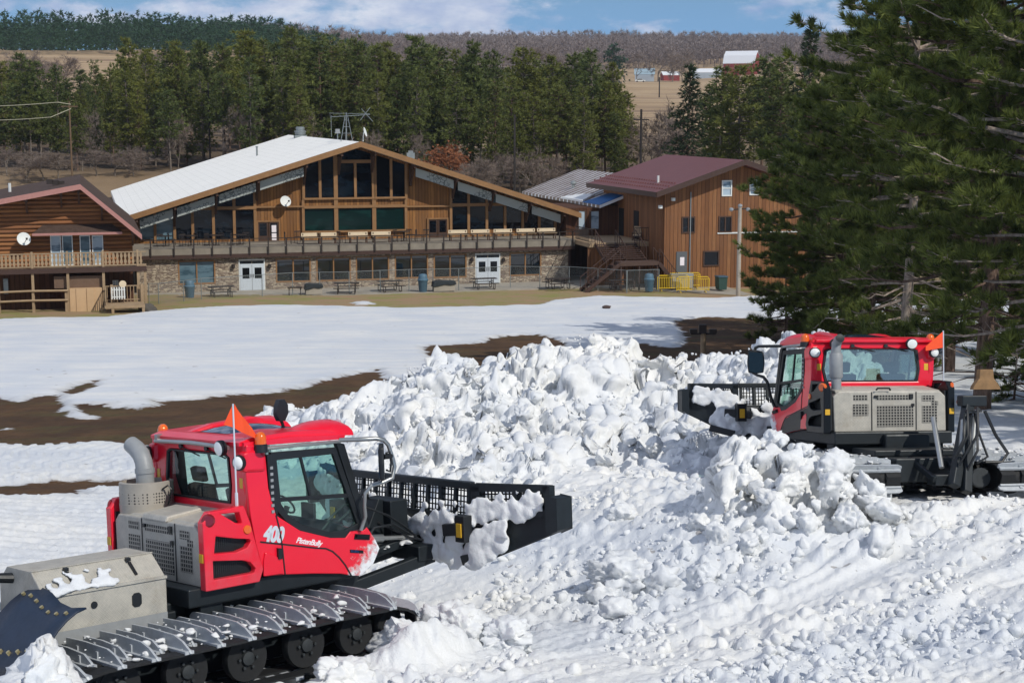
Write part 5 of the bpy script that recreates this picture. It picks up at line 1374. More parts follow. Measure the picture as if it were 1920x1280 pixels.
# glazing: (left px, right px, bottom py, top py or None for the roof line, glass)
ucap = lambda x: roofz(x)-TH-.22
def bay(x0, x1, y0, y1, g, cap=True):
    a = fac(x0, y0, VU)[0]; c = fac(x1, y0, VU)[0]; z0 = max(fac((x0+x1)/2, y0, VU)[1], DZ+.05)
    if y1 is None: pts = [(a,z0),(c,z0),(c,ucap(c)),(a,ucap(a))] if not (a < ridge[0] < c) else [(a,z0),(c,z0),(c,ucap(c)),(ridge[0],ucap(ridge[0])),(a,ucap(a))]
    else:
        z1 = fac((x0+x1)/2, y1, VU)[1]; pts = [(a,z0),(c,z0),(c,min(z1,ucap(c))),(a,min(z1,ucap(a)))]
    m = MB(); m.prism(pts, 'y', VU-.05, VU-.004); return m.obj('window_pane', g, lodge)
BAYS = [(263,290,449,None,M_PANEL_),(293,326,449,None,M_PANEL_),(330,360,448,None,M_PANE),(364,399,447,394,M_PANE),(403,438,447,394,M_PANE),(442,476,447,394,M_PANE),
 (372,399,387,None,M_PANE),(403,438,387,None,M_PANE),(442,476,386,None,M_PANE),
 (571,598,370,None,M_PANE),(602,628,370,None,M_PANE),(634,664,370,306,M_PANE),(668,698,370,306,M_PANE),(634,700,300,None,M_PANE),(705,731,370,None,M_PANE),(735,759,369,None,M_PANE),
 (571,626,432,391,M_PANEG),(633,698,431,391,M_PANEG),(704,757,430,390,M_PANEG),
 (846,876,430,388,M_PANE),(880,910,430,387,M_PANE),(914,944,429,386,M_PANE),(948,977,429,None,M_PANE),(981,1008,428,None,M_PANE),(1012,1038,428,None,M_PANE),
 (846,876,381,None,M_PANE),(880,910,381,None,M_PANE),(914,940,380,None,M_PANEL_)]
for q in BAYS: bay(*q)
# posts and beams
def post(px, y0, y1=None, w=.20, nm='timber_post'):
    x = fac(px, y0, VU)[0]; z0 = max(fac(px, y0, VU)[1], DZ); z1 = ucap(x)+.1 if y1 is None else fac(px, y1, VU)[1]
    m = MB(); m.box(x-w/2, x+w/2, VU-.20, VU-.055, z0, z1); m.obj(nm, M_FRAME, lodge)
for px in (291.5,328,362,401,440,479,569,600,703,733,761,845,878,912,946,979,1010,1040): post(px, 455 if px < 560 or px > 800 else 375)
post(630.5, 450, None, .30); post(701.5, 450, None, .30); post(666, 371, 303); post(569, 450, 375); post(761, 445, 375)
def beam(xa, xb, ya, yb, w=.22, nm='timber_beam', d=.24):
    a = fac(xa, ya, VU); c = fac(xb, yb, VU); z = (a[1]+c[1])/2; m = MB(); m.box(a[0], c[0], VU-d, VU-.06, z-w/2, z+w/2); m.obj(nm, M_FRAME, lodge)
beam(362,480,390.5,389.5); beam(480,569,388,387,.12); beam(569,761,387.5,386.5,.2); beam(569,761,372,371,.14); beam(630,702,303,302.5,.24); beam(761,845,387,386,.12); beam(845,946,384,383); beam(569,761,434,432,.14)
# doors on the deck
for x0_, x1_, y0_, paper in ((484,523,416,True),(803,838,411,False)):
    a = fac(x0_, 440, VU)[0]; c = fac(x1_, 440, VU)[0]; z1 = fac((x0_+x1_)/2, y0_, VU)[1]
    m = MB(); m.prism([(a-.1,DZ),(c+.1,DZ),(c+.1,z1+.1),(a-.1,z1+.1)], 'y', VU-.14, VU-.004, [[(a,DZ+.001),(c,DZ+.001),(c,z1),(a,z1)]]); fr = m.obj('door_frame', M_FRAME, lodge)
    mm_ = (a+c)/2
    for k, (e, f) in enumerate(((a, mm_-.03), (mm_+.03, c))):
        m = MB(); m.box(e, f, VU-.09, VU-.01, DZ+.02, z1-.01); dr = m.obj('door', M_TIMBD, fr)
        m = MB(); m.box(e+.1, f-.1, VU-.10, VU-.092, DZ+.4, z1-.1); m.obj('pane', M_PANE, dr)
        if paper and k == 1:
            for zz_ in (z1-.75, z1-1.35): 
                m = MB(); m.box(e+.2, f-.2, VU-.106, VU-.101, zz_-.02, zz_+.5); m.obj('notice', M_WHITEL, dr)
# roof
yb_ = VR+41.5
for s_, e_, nm in ((0, eL, 'roof_slope'), (1, eR, 'roof_slope')):
    m = MB(); A = (ridge[0], ridge[1]); B_ = e_
    m.prism([A, B_, (B_[0], B_[1]-TH), (A[0], A[1]-TH)], 'y', VR+.12, yb_); m.obj(nm, M_ROOFW, lodge)
    m = MB(); ov = .03; m.prism([(A[0], A[1]+ov), (B_[0], B_[1]+ov), (B_[0], B_[1]-TH-.04), (A[0], A[1]-TH-.04)], 'y', VR-.06, VR+.115); m.obj('roof_fascia', M_FRAME, lodge)
# brackets and pale panels under the rakes
BR = [255,327,405,482,571,636,698,770,848,918,985,1046]
for px in BR:
    x = fac(px, 420, VU)[0]; zt_ = roofz(x)-TH-.12
    m = MB(); m.bar((x,VU-.2,zt_-.12),(x,VR+.1,zt_-.06),.16,.24); m.bar((x,VU-.2,zt_-1.35),(x,VR+.7,zt_-.2),.14,.2,up=(0,1,.6)); m.prism([(VU-.22,zt_-1.5),(VU-.06,zt_-1.6),(VU-.06,zt_),(VU-.3,zt_)], 'x', x-.09, x+.09)
    m.obj('roof_bracket', M_TIMBD, lodge)
def scroll_mat():
    t = NT('stencilled_pale_panel'); co = t.coord()
    v = t.n('ShaderNodeTexVoronoi', feature='DISTANCE_TO_EDGE'); t.link(co, v.inputs['Vector']); v.inputs['Scale'].default_value = 4.2
    n = t.noise(t.mapping(co, (.55, .55, .55), loc=(.3,0,0)), 1.0, 2.0)
    m = t.math('MULTIPLY', t.math('LESS_THAN', v.outputs['Distance'], .07), t.math('GREATER_THAN', n, .50))
    t.set(color=t.mix(t.math('MULTIPLY', m, .8), lin('a3a9a4'), lin('3f4a4c')), rough=.8); return t.m
M_SCROLL = scroll_mat()
for k in range(len(BR)-1):
    if BR[k] in (571, 636, 698): continue
    a = fac(BR[k]+(4 if k else 6), 420, VU)[0]; c = fac(BR[k+1]-4, 420, VU)[0]
    za = roofz(a)-TH-.25; zc = roofz(c)-TH-.25; hh = .66
    m = MB(); m.prism([(a,za-hh),(c,zc-hh),(c,zc),(a,za)], 'y', VU-1.25, VU-1.2); m.obj('stencilled_panel', M_SCROLL, lodge)
# roof fittings
def on_roof(px, py):
    r = ray(px, py); o = np.array([0,0,CAMZ])-LO
    n = np.array([-sl, 0, 1.0]); rr = np.array([r@LU, r@LV, r[2]]); oo = np.array([o@LU, o@LV, o[2]])
    p0_ = np.array([ridge[0], 0, ridge[1]]); t = ((p0_-oo)@n)/(rr@n); return oo+rr*t
p = on_roof(563, 256); m = MB(); m.box(p[0]-.55,p[0]+.55,p[1]-.5,p[1]+.5,p[2]-.5,p[2]+.12); m.lathe([(.42,.0),(.5,.15),(.5,.3),(.56,.32),(.56,.42),(.4,.45),(.42,.75),(.30,.8)], (p[0],p[1],p[2]+.1), 18); m.obj('roof_vent', M_GALV, lodge, smooth=40)
p = on_roof(482, 292); m = MB(); m.cyl((p[0],p[1],p[2]-.2),(p[0],p[1],p[2]+.75),.08,n=10); m.lathe([(.08,0),(.12,.02),(.12,.1)], (p[0],p[1],p[2]+.72), 10); m.obj('vent_pipe', M_GALV, lodge)
x, z = fac(771, 293, VR+.4); m = MB(); m.box(x-.25,x+.25,VR+.3,VR+.8,z-.3,z+.25); m.box(x-.15,x+.15,VR+.4,VR+.7,z+.25,z+.4); m.obj('roof_box', M_GALV, lodge)

def dish(px, py, v, R, label, zr=0.0, down=.25):
    x, z = fac(px, py, v)
    e = empty('satellite_dish', lw(x, v, z), LA, label, 'satellite dish')
    m = MB(); prof = [(R*k/6, R*.16*(k/6)**2) for k in range(7)]; prof[0] = (.004, 0)
    m.lathe(prof+[(R*.995, R*.16+.012)]+[(r_, h_+.012) for r_, h_ in prof[::-1][1:]], (0,-.62,0), 20, axis=(.25,-1,down+.15)); m.obj('reflector', M_TRIMW, e, smooth=50)
    m = MB(); m.bar((0,-.58,-.05),(0,.0,-.35),.05,.05); m.bar((.0,-.6,-.3),(.2,-1.1,.05),.025,.025); m.box(.14,.26,-1.18,-1.06,.0,.12); m.obj('arm', M_IRON, e)
    return e
dish(533, 377, VU-.03, .42, 'grey satellite dish on the lodge gable boards above the deck door')
# aerial on the ridge
p = on_roof(650, 262); e = empty('roof_aerial', lw(*p), LA, 'spidery metal aerial on the lodge ridge beside a small dish', 'aerial')
m = MB()
for dx, dy in ((-.5,-.2),(.45,-.2),(0,.5)): m.bar((p[0]*0+dx,dy,-.2),(dx*.2,dy*.2,1.9),.04,.04)
m.bar((0,0,-.2),(0,0,2.1),.05,.05)
for z in (.5,1.0,1.5): m.bar((-.35+.12*z,-.1,z),(.35-.12*z,-.1,z),.03,.03)
m.obj('mast', M_GALV, e)
m = MB(); m.bar((-1.3,0,1.75),(1.9,.1,1.95),.04,.04); m.bar((-1.3,.25,2.05),(1.9,.3,2.0),.03,.03)
for x in (-1.2,-.5,.2,.9): m.bar((x,-.5,1.85),(x,.6,1.9),.025,.025)
m.bar((1.1,0,1.5),(1.9,0,2.5),.035,.035); m.bar((1.2,0,2.4),(2.1,0,1.4),.035,.035); m.bar((-1.2,0,1.75),(-1.2,0,.2),.03,.03); m.obj('boom', M_GALV, e)
p2 = on_roof(668, 262); x, z = p2[0], p2[2]
e = empty('satellite_dish', lw(p2[0]+.7, p2[1]+.5, p2[2]+.55), LA+.9, 'tiny pale dish at the lodge ridge right of the aerial', 'satellite dish')
m = MB(); m.lathe([(.004,0),(.2,.03),(.38,.1),(.37,.11),(.004,.02)], (0,0,0), 16, axis=(.3,-1,.3)); m.bar((0,.05,0),(0,.1,-.7),.04,.04); m.obj('reflector', M_TRIMW, e, smooth=50)
m = MB(); p3 = on_roof(633, 262)
e = empty('roof_lantern', lw(*p3), LA, 'small square lantern post on the white roof left of the aerial', 'roof lamp')
m.cyl((0,0,-.1),(0,0,.5),.05,n=8); m.obj('stem', M_GALV, e); m = MB(); m.box(-.2,.2,-.2,.2,.5,.62); m.box(-.16,.16,-.16,.16,.62,.85); m.obj('head', M_GREY, e)

# =================================================================== deck furniture
def furniture(name, px, v, make, label, cat, group, rz=0.0):
    x = fac(px, 450, v)[0]
    o = empty(name, lw(x, v, DZ+.003), LA+rz, label, cat, group); return o
proto_b = None
BEN = [(570,598),(600,627),(653,691),(697,734),(841,878),(883,920),(926,962),(969,1005),(1010,1041)]
blab = ['plank bench on the deck under the left green window, first of the pale row','plank bench on the deck between the two left green windows','plank bench on the deck below the middle green window','plank bench on the deck below the right green window',
 'plank bench on the deck just right of the right-hand deck door','second plank bench right of the right-hand deck door','middle plank bench of the five under the low right windows','fourth plank bench under the low right windows','last plank bench on the deck, by the wing end of the white roof']
ztb = fac(860, 431.5, 1.0)[1]
for i, ((a, c), lab) in enumerate(zip(BEN, blab)):
    o = furniture('deck_bench', (a+c)/2, 1.0, None, lab, 'bench', 'pale plank benches on the lodge deck')
    if i == 0:
        m = MB(); m.box(-.72,.72,.18,.24,ztb-DZ-.26,ztb-DZ); m.obj('backrest', M_CREAM, o)
        m = MB(); m.box(-.72,.72,-.32,.10,.44,.50); m.obj('seat', M_DECKW, o)
        for x in (-.6,.6):
            m = MB(); m.bar((x,-.28,0),(x,-.2,.45),.07,.07); m.bar((x,.28,0),(x,.2,ztb-DZ-.05),.07,.07); m.bar((x,-.3,.42),(x,.2,.42),.05,.07); m.obj('leg', M_TIMBD, o)
        protob = o
    else:
        for ch in protob.children: copy_tree(ch, o)
CH = [(300,1.6),(322,2.4),(345,1.4),(372,2.2),(392,1.5),(418,2.3),(440,1.5),(462,2.4),(540,1.6),(560,2.2),(640,1.2),(745,1.4),(770,2.2),(786,1.3),(800,1.6)]
for i, (px, v) in enumerate(CH):
    side = 'left part of the lodge deck' if px < 500 else 'middle of the lodge deck'
    o = furniture('patio_chair', px, v, None, 'dark iron patio chair on the '+side, 'chair', 'dark chairs on the left part of the lodge deck' if px < 500 else 'dark chairs on the middle of the lodge deck', (i*1.7) % 3)
    if i == 0:
        m = MB(); m.box(-.24,.24,-.24,.24,.42,.46); m.obj('seat', M_IRON, o)
        m = MB(); m.box(-.24,.24,.22,.25,.80,.88)
        for x in (-.22,-.1,0,.1,.22): m.bar((x,.235,.46),(x,.24,.85),.03,.02)
        m.obj('backrest', M_IRON, o)
        for x in (-.22,.22):
            for y in (-.22,.22): m = MB(); m.bar((x,y,0),(x,y,.42),.03,.03); m.obj('leg', M_IRON, o)
        protoc = o
    else:
        for ch in protoc.children: copy_tree(ch, o)
TB = [(310,2.0),(358,1.9),(405,1.9),(450,1.9),(757,1.9)]
for i, (px, v) in enumerate(TB):
    o = furniture('patio_table', px, v, None, 'dark round patio table among chairs on the left of the deck' if px < 500 else 'dark round patio table left of the right-hand deck door', 'table', 'dark tables on the left of the deck' if px < 500 else None)
    if i == 0:
        m = MB(); m.lathe([(.5,0),(.5,.04)], (0,0,.7), 16); m.obj('tabletop', M_IRON, o)
        m = MB(); m.cyl((0,0,0),(0,0,.7),.05,n=8); m.lathe([(.28,0),(.26,.03)], (0,0,0), 12); m.obj('pedestal', M_IRON, o); prott = o
    else:
        for ch in prott.children: copy_tree(ch, o)

# =================================================================== brown-roofed building on the right
VB = lz(1247, 541)[1]
annex = house('annex_building', 'tall board-clad building with red-brown metal roof right of the lodge', 'building')
bx0 = fac(1245, 500, VB)[0]; apx = fac(1398, 300, VB-1.3); ex = fac(1231, 361, VB-1.3)
sb = (apx[1]-ex[1])/(apx[0]-ex[0]); rz_ = lambda x: apx[1]-sb*abs(x-apx[0])
bx1 = 2*apx[0]-bx0; DB = 13.5
wall_b = [(bx0,-.3),(bx1,-.3),(bx1,rz_(bx1)-.36),(apx[0],apx[1]-.36),(bx0,rz_(bx0)-.36)]
BW = [((1353,1372,338,368),M_PANEB,M_TRIMW,0),((1405,1424,337,366),M_PANEB,M_TRIMW,0),((1278,1303,406,437),M_PANE,M_TIMBD,1),((1347,1372,405,436),M_PANE,M_TIMBD,1),((1318,1348,470,499),M_PANE,M_TIMBD,0)]
b = MB(); b.prism(wall_b, 'y', VB, VB+.25, [rect_of(*w[0], VB) for w in BW]); b.obj('gable_wall', M_SIDE2, annex)
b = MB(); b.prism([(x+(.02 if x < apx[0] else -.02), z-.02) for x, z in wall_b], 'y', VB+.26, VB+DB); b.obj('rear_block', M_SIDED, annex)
b = MB(); b.prism([(VB+.255,-.3),(VB+DB,-.3),(VB+DB,rz_(bx0)-.36),(VB+.255,rz_(bx0)-.36)], 'x', bx0-.05, bx0+.015); b.obj('side_wall', M_SIDE2, annex)
for w, g, f, mu in BW: framed(annex, rect_of(*w, VB), VB+.03, g, f, .09, .10, (.5,) if mu else ())
for w in BW[:2]:
    r = rect_of(*w[0], VB); zc = (r[0][1]+r[2][1])/2; m = MB(); m.box(r[0][0]+.06, r[1][0]-.06, VB-.05, VB-.01, zc-.04, zc+.04); m.obj('sash_bar', M_TRIMW, annex)
a, z1 = fac(1268, 472, VB); c = fac(1288, 472, VB)[0]; m = MB(); m.box(a, c, VB-.06, VB-.004, .02, z1); dr = m.obj('door', M_GREY if False else mat('grey_door', '5b5f62', .6), annex)
m = MB(); m.box(a+.28, c-.22, VB-.07, VB-.062, z1-1.0, z1-.4); m.obj('notice', M_WHITEL, dr)
m = MB(); x_, z_ = fac(1345, 437, VB); m.box(x_, bx1, VB-.06, VB-.004, z_-.06, z_+.04); m.obj('pale_ledge', M_TRIMW, annex)
m = MB(); x_ = fac(1294, 420, VB)[0]; m.box(x_-.03, x_+.03, VB-.08, VB-.004, .1, fac(1294,360,VB)[1]); m.obj('downpipe', M_GALV, annex)
for s_ in (-1, 1):
    xe = apx[0]+s_*(apx[0]-ex[0]); ze = ex[1]
    m = MB(); m.prism([(apx[0],apx[1]),(xe,ze),(xe,ze-.32),(apx[0],apx[1]-.32)], 'y', VB-1.3, VB+DB+1.0); m.obj('roof_slope', M_RMETAL, annex)
    m = MB(); m.prism([(apx[0],apx[1]+.03),(xe,ze+.03),(xe,ze-.36),(apx[0],apx[1]-.36)], 'y', VB-1.36, VB-1.302); m.obj('roof_fascia', M_FASC, annex)
m = MB(); m.box(ex[0]-.05, ex[0]-.002, VB-1.3, VB+DB+1, ex[1]-.34, ex[1]+.02); m.obj('eave_board', M_FASC, annex)
m = MB()
for row in range(3):
    for k in range(30):
        u = .6+row*.55; m.box(ex[0]+u-.05, ex[0]+u+.05, VB-.9+k*.52+row*.2, VB-.78+k*.52+row*.2, ex[1]+u*sb, ex[1]+u*sb+.09)
o = m.obj('snow_guard', M_RMETAL, annex); o['kind'] = 'stuff'
p = (ex[0]+1.6, VB+2.6); zz_ = ex[1]+1.6*sb; m = MB(); m.cyl((p[0],p[1],zz_-.1),(p[0],p[1],zz_+.5),.09,n=8); m.obj('vent_pipe', M_TRIMW, annex)
for px, py in ((1261,374),(1237,388)):
    x_, z_ = fac(px, py, VB); m = MB(); m.box(x_-.12,x_+.12,VB-.25,VB-.005,z_-.1,z_+.12); m.obj('wall_light', M_TRIMW, annex)
# dark doorways on the shaded side
for yv in (5.2, 8.6):
    m = MB(); m.box(bx0-.09, bx0-.052, VB+yv, VB+yv+1.1, DZ+.02, DZ+2.15); m.obj('side_door', M_SHADOWIN, annex)
# link block with the ribbed, snow-streaked roof
link = house('link_building', 'low link between lodge and annex with ribbed roof, snow streaks and blue tarp', 'building')
LX, LZ = fac(1125, 385, 2.0); LRX, LRZ = fac(1085, 317, 24.0); V0, V1 = 2.0, 24.0
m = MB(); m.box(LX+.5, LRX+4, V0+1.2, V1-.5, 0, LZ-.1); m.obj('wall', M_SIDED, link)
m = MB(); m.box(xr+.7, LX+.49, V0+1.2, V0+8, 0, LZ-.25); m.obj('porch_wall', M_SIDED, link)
m = MB(); m.prism([(LX,LZ),(LRX,LRZ),(LRX,LRZ-.22),(LX,LZ-.22)], 'y', V0, V1); m.obj('roof_slope', ribbed('brown_ribbed_metal_with_snow', '6c5b50', '7d6c60', 1.05, .25, axis=1), link)
m = MB(); m.prism([(LRX,LRZ),(2*LRX-LX,LZ),(2*LRX-LX,LZ-.22),(LRX,LRZ-.22)], 'y', V0, V1); m.obj('rear_slope', M_RMETAL, link)
kx = (LRZ-LZ)/(LRX-LX)
def tri_on(pts, mt, nm, th):
    m = MB(); A1 = [(LX+a_, b_, LZ+kx*a_+.02) for a_, b_ in pts]; A2 = [(a_, b_, c_+th) for a_, b_, c_ in A1]; n = len(pts)
    m.add(A1+A2, [tuple(range(n)), tuple(range(2*n-1, n-1, -1))]+[(i, (i+1) % n, (i+1) % n+n, i+n) for i in range(n)]); m.obj(nm, mt, link)
tri_on([(.0,2.05),(2.6,2.05),(1.9,5.2),(-.05,6.2)], mat('blue_tarp', '1f5f9a', .6, var=.2), 'tarp', .04)
tri_on([(-.05,6.3),(1.2,7.0),(.9,9.5),(-.05,12.0)], M_SNOW, 'roof_snow', .16)
for x0_, x1_ in ((1083,1098),(1106,1124)):
    framed(link, rect_of(x0_, x1_, 394, 431, V0+1.2), V0+1.2, M_PANEB, M_TIMBD, .08, .08)
px_ = (LX+2.0, 15.0); zz_ = LZ+kx*2.0; m = MB(); m.cyl((px_[0],px_[1],zz_-.3),(px_[0],px_[1],zz_+.3),.14,n=10); m.lathe([(.14,0),(.26,.1),(.22,.28),(.02,.36)], (px_[0],px_[1],zz_+.25), 12); m.obj('roof_vent', M_GALV, link)
# side deck with rail, infill wall and the brown stair
sx0 = xr+.3; sx1 = bx0-.06; SDV = -3.7
sd = house('side_deck', 'board-clad side deck with iron rail between the lodge deck and the annex', 'deck')
m = MB(); m.box(sx0+.02, sx1, SDV, V0+1.18, DZ-.32, DZ); m.obj('deck_floor', M_DECKW, sd)
m = MB(); m.box(sx0-.02, sx1, SDV+.12, SDV+.32, 0, DZ-.33); m.obj('board_wall', M_SIDE2, sd)
m = MB()
def srail(p, q):
    for z in (1.05,.12): m.bar((p[0],p[1],DZ+z),(q[0],q[1],DZ+z),.05,.05)
    n = max(2, int(math.hypot(q[0]-p[0], q[1]-p[1])/.16))
    for k in range(n+1): u = k/n; m.bar((p[0]+(q[0]-p[0])*u, p[1]+(q[1]-p[1])*u, DZ+.1),(p[0]+(q[0]-p[0])*u, p[1]+(q[1]-p[1])*u, DZ+1.05),.025,.025)
stx0 = fac(1116, 453, SDV)[0]; stx1 = fac(1190, 451, SDV)[0]
srail((sx0,-.5),(sx0,SDV+.05)); srail((sx0,SDV+.05),(stx0,SDV+.05)); m.obj('rail', M_IRON, sd); m = MB()
srail((stx1,SDV+.05),(sx1,SDV+.05)); m.obj('rail', M_IRON, sd)
st = house('stair', 'brown steel staircase zigzagging from the side deck down to the patio', 'staircase')
ly0, ly1 = SDV-3.7, SDV-2.5; lz1 = fac(1195, 491, ly0)[1]
n = 8
for k in range(n):
    u = (k+1)/(n+1); y_ = SDV+(ly1-SDV)*u; z_ = DZ+(lz1-DZ)*u; m = MB(); m.box(stx0+.05, stx1-.05, y_-.2, y_+.14, z_-.03, z_+.03); m.obj('tread', M_FASC, st)
lxa = fac(1163, 492, ly0)[0]; lxb = fac(1236, 492, ly0)[0]
m = MB(); m.box(lxa, lxb, ly0, ly1, lz1-.28, lz1); m.obj('landing', mat('red_brown_steel', '4b372d', .7), st)
m = MB()
for x_ in (stx0, (stx0+stx1)/2, stx1):
    m.bar((x_,SDV,DZ-.1),(x_,ly1,lz1-.1),.08,.26); m.bar((x_,SDV,DZ+.95),(x_,ly1,lz1+.95),.05,.05)
    for k in range(6): u = k/5; m.bar((x_,SDV+(ly1-SDV)*u,DZ+(lz1-DZ)*u),(x_,SDV+(ly1-SDV)*u,DZ+(lz1-DZ)*u+.95),.035,.035)
m.obj('stringer', M_FASC, st)
for sgn, xa in ((-1, lxa), (1, lxb)):
    run = 2.6 if sgn < 0 else 1.6
    for k in range(7):
        u = (k+1)/8; m = MB(); m.box(min(xa+sgn*run*u-.14, xa+sgn*run*u+.14), max(xa+sgn*run*u-.14, xa+sgn*run*u+.14), ly0+.05, ly1-.05, lz1*(1-u)-.03, lz1*(1-u)+.02); m.obj('tread', M_FASC, st)
    m = MB()
    for y_ in (ly0, ly1):
        m.bar((xa,y_,lz1-.12),(xa+sgn*run,y_,-.0),.07,.26); m.bar((xa,y_,lz1+.9),(xa+sgn*run,y_,.95),.05,.05)
        for k in range(6): u = k/5; m.bar((xa+sgn*run*u,y_,lz1*(1-u)),(xa+sgn*run*u,y_,lz1*(1-u)+.92),.035,.035)
    m.obj('side_rail', M_FASC, st)
m = MB()
for x_ in (lxa+.1, (lxa+lxb)/2, lxb-.1):
    for y_ in (ly0+.1, ly1-.1): m.bar((x_,y_,0),(x_,y_,lz1-.29),.1,.1)
m.obj('support', M_FASC, st)
for px, lab in ((1195,'wooden armchair with pale cushion on the side deck, the left one'),(1222,'white slatted armchair on the side deck, the right one')):
    v_ = SDV+1.6; x_ = fac(px, 445, v_)[0]; o = empty('armchair', lw(x_, v_, DZ+.003), LA-.5, lab, 'armchair')
    white = px == 1222
    m = MB(); m.prism([(.12,.35),(.42,1.0),(.36,1.03),(.05,.4)], 'x', -.30, .30); m.obj('backrest', M_CREAM if white else M_DECKW, o)
    m = MB(); m.box(-.30,.30,-.32,.12,.36,.42); m.obj('seat', M_CREAM if not white else M_DECKW, o)
    for s_ in (-1,1): m = MB(); m.box(s_*.33-.05,s_*.33+.05,-.4,.3,.56,.6); m.bar((s_*.33,-.36,0),(s_*.33,-.36,.56),.06,.06); m.bar((s_*.33,.26,0),(s_*.33,.26,.56),.06,.06); m.obj('armrest', M_TIMBD, o)

# =================================================================== log building at the left
g0 = ground_at(130, 581); VG = float((np.array(g0)-LO)@LV); GZ = float(g0[2])
chalet = house('log_building', 'log-sided chalet with brown shingle roof and balustraded balcony at the left edge', 'building')
VW = VG+1.7
pk = fac(150, 346, VW-1.5); er = fac(266, 440, VW-1.5); el = fac(-150, 402, VW-1.5)
sR = (pk[1]-er[1])/(er[0]-pk[0]); sL = (pk[1]-el[1])/(pk[0]-el[0])
cz = lambda x: pk[1]-(sL*(pk[0]-x) if x < pk[0] else sR*(x-pk[0]))
cx0 = el[0]+.4; cx1 = fac(250, 500, VW)[0]
zb_ = fac(130, 508, VG)[1]; zfl = fac(130, 503, VG)[1]
b = MB(); b.prism([(cx0,zfl-.3),(cx1,zfl-.3),(cx1,cz(cx1)-.3),(pk[0],pk[1]-.3),(cx0,cz(cx0)-.3)], 'y', VW, VW+14); b.obj('log_wall', M_LOGS, chalet)
b = MB(); b.box(cx0, cx1, VW+.6, VW+14, GZ-.5, zfl-.31); b.obj('ground_floor', M_SIDED, chalet)
for e_ in (el, er):
    m = MB(); m.prism([(pk[0],pk[1]),(e_[0],e_[1]),(e_[0],e_[1]-.26),(pk[0],pk[1]-.26)], 'y', VW-1.5, VW+15); m.obj('roof_slope', M_SHING, chalet)
    m = MB(); m.prism([(pk[0],pk[1]+.02),(e_[0],e_[1]+.02),(e_[0],e_[1]-.30),(pk[0],pk[1]-.30)], 'y', VW-1.56, VW-1.502); m.obj('rake_board', M_PINK, chalet)
for px in (50, 115, 148, 190, 246):
    x = fac(px, 380, VW)[0]; z = cz(x)-.3; m = MB(); m.bar((x,VW,z-.15),(x,VW-1.3,z-.1),.14,.2); m.bar((x,VW-.02,z-.9),(x,VW-.8,z-.2),.12,.14,up=(0,1,.5)); m.obj('roof_bracket', M_TIMBD, chalet)
for px, py in ((18, 348),):
    x, z = fac(px, py, VW+3); m = MB(); m.cyl((x,VW+3,z-.4),(x,VW+3,z+.15),.09,n=8); m.obj('vent_pipe', M_TRIMW, chalet)
for px in (93, 104, 115):
    x, z = fac(px, 338+(px-93)*.12, VW+4); m = MB(); m.box(x-.2,x+.2,VW+3.9,VW+4.2,z-.25,z+.05); m.obj('roof_vent', M_IRON, chalet)
# pent roof over the balcony doors
pr_ = facs([(60,437),(230,437),(212,419),(78,419)], VW-.9); za = fac(145, 437, VW-.9)[1]; zc_ = fac(145, 421, VW-.05)[1]
xa, xb = fac(60,437,VW-.9)[0], fac(229,437,VW-.9)[0]; xc, xd = fac(80,420,VW)[0], fac(210,420,VW)[0]
m = MB(); m.add([(xa,VW-.95,za),(xb,VW-.95,za),(xd,VW-.01,zc_),(xc,VW-.01,zc_),(xa,VW-.01,za),(xb,VW-.01,za)], [(0,1,2,3),(0,3,4),(1,5,2),(0,4,5,1)]); m.obj('pent_roof', M_SHING, chalet)
m = MB(); m.box(xa,xb,VW-1.0,VW-.951,za-.12,za+.03); m.obj('pent_trim', M_PINK, chalet)
for x0_, x1_, g in ((95,115,M_PANEB),(117,137,M_PANEL_),(150,170,M_PANEL_),(173,194,M_PANEB)):
    r = rect_of(x0_, x1_, 441, 500, VW); r[0] = (r[0][0], zfl+.02); r[1] = (r[1][0], zfl+.02); framed(chalet, r, VW, g, M_TRIMW, .06, .08, name='balcony_door')
# balcony
bxr = fac(275, 505, VG)[0]
m = MB(); m.box(cx0, bxr, VG, VW-.005, zfl-.18, zfl); m.obj('balcony_floor', M_DECKW, chalet)
m = MB(); m.box(cx0, bxr, VG-.08, VG-.004, zb_-.12, zfl+.02); m.obj('balcony_fascia', M_FASC, chalet)
zr_ = fac(130, 474, VG)[1]
m = MB(); m.box(cx0, bxr, VG+.02, VG+.12, zr_-.06, zr_); m.box(cx0, bxr, VG+.03, VG+.11, zfl+.1, zfl+.16)
bal = m.obj('balustrade', M_DECKW, chalet)
m = MB(); h_ = zr_-zfl-.22; m.prism([(-.04,0),(.04,0),(.09,h_*.25),(.04,h_*.5),(.09,h_*.72),(.04,h_),(-.04,h_),(-.09,h_*.72),(-.04,h_*.5),(-.09,h_*.25)], 'y', -.02, .02); bp_ = m.obj('baluster', M_DECKW, bal)
xs_ = np.arange(fac(-12,490,VG)[0], bxr-.1, .235)
for i, x in enumerate(xs_):
    q = bp_ if i == 0 else bp_.copy()
    if i: COL.objects.link(q); q.parent = bal
    q.location = (float(x), VG+.07, zfl+.16)
for px in (-3, 62, 128, 195, 260, 273):
    x = fac(px, 540, VG)[0]; m = MB(); m.box(x-.08, x+.08, VG+.0, VG+.16, GZ-.6, zb_-.125); m.obj('porch_post', M_DECKW, chalet)
    if px < 270: m = MB(); m.box(x-.06, x+.06, VG+.0, VG+.14, zfl+.03, zr_+.1); m.obj('newel_post', M_DECKW, bal)
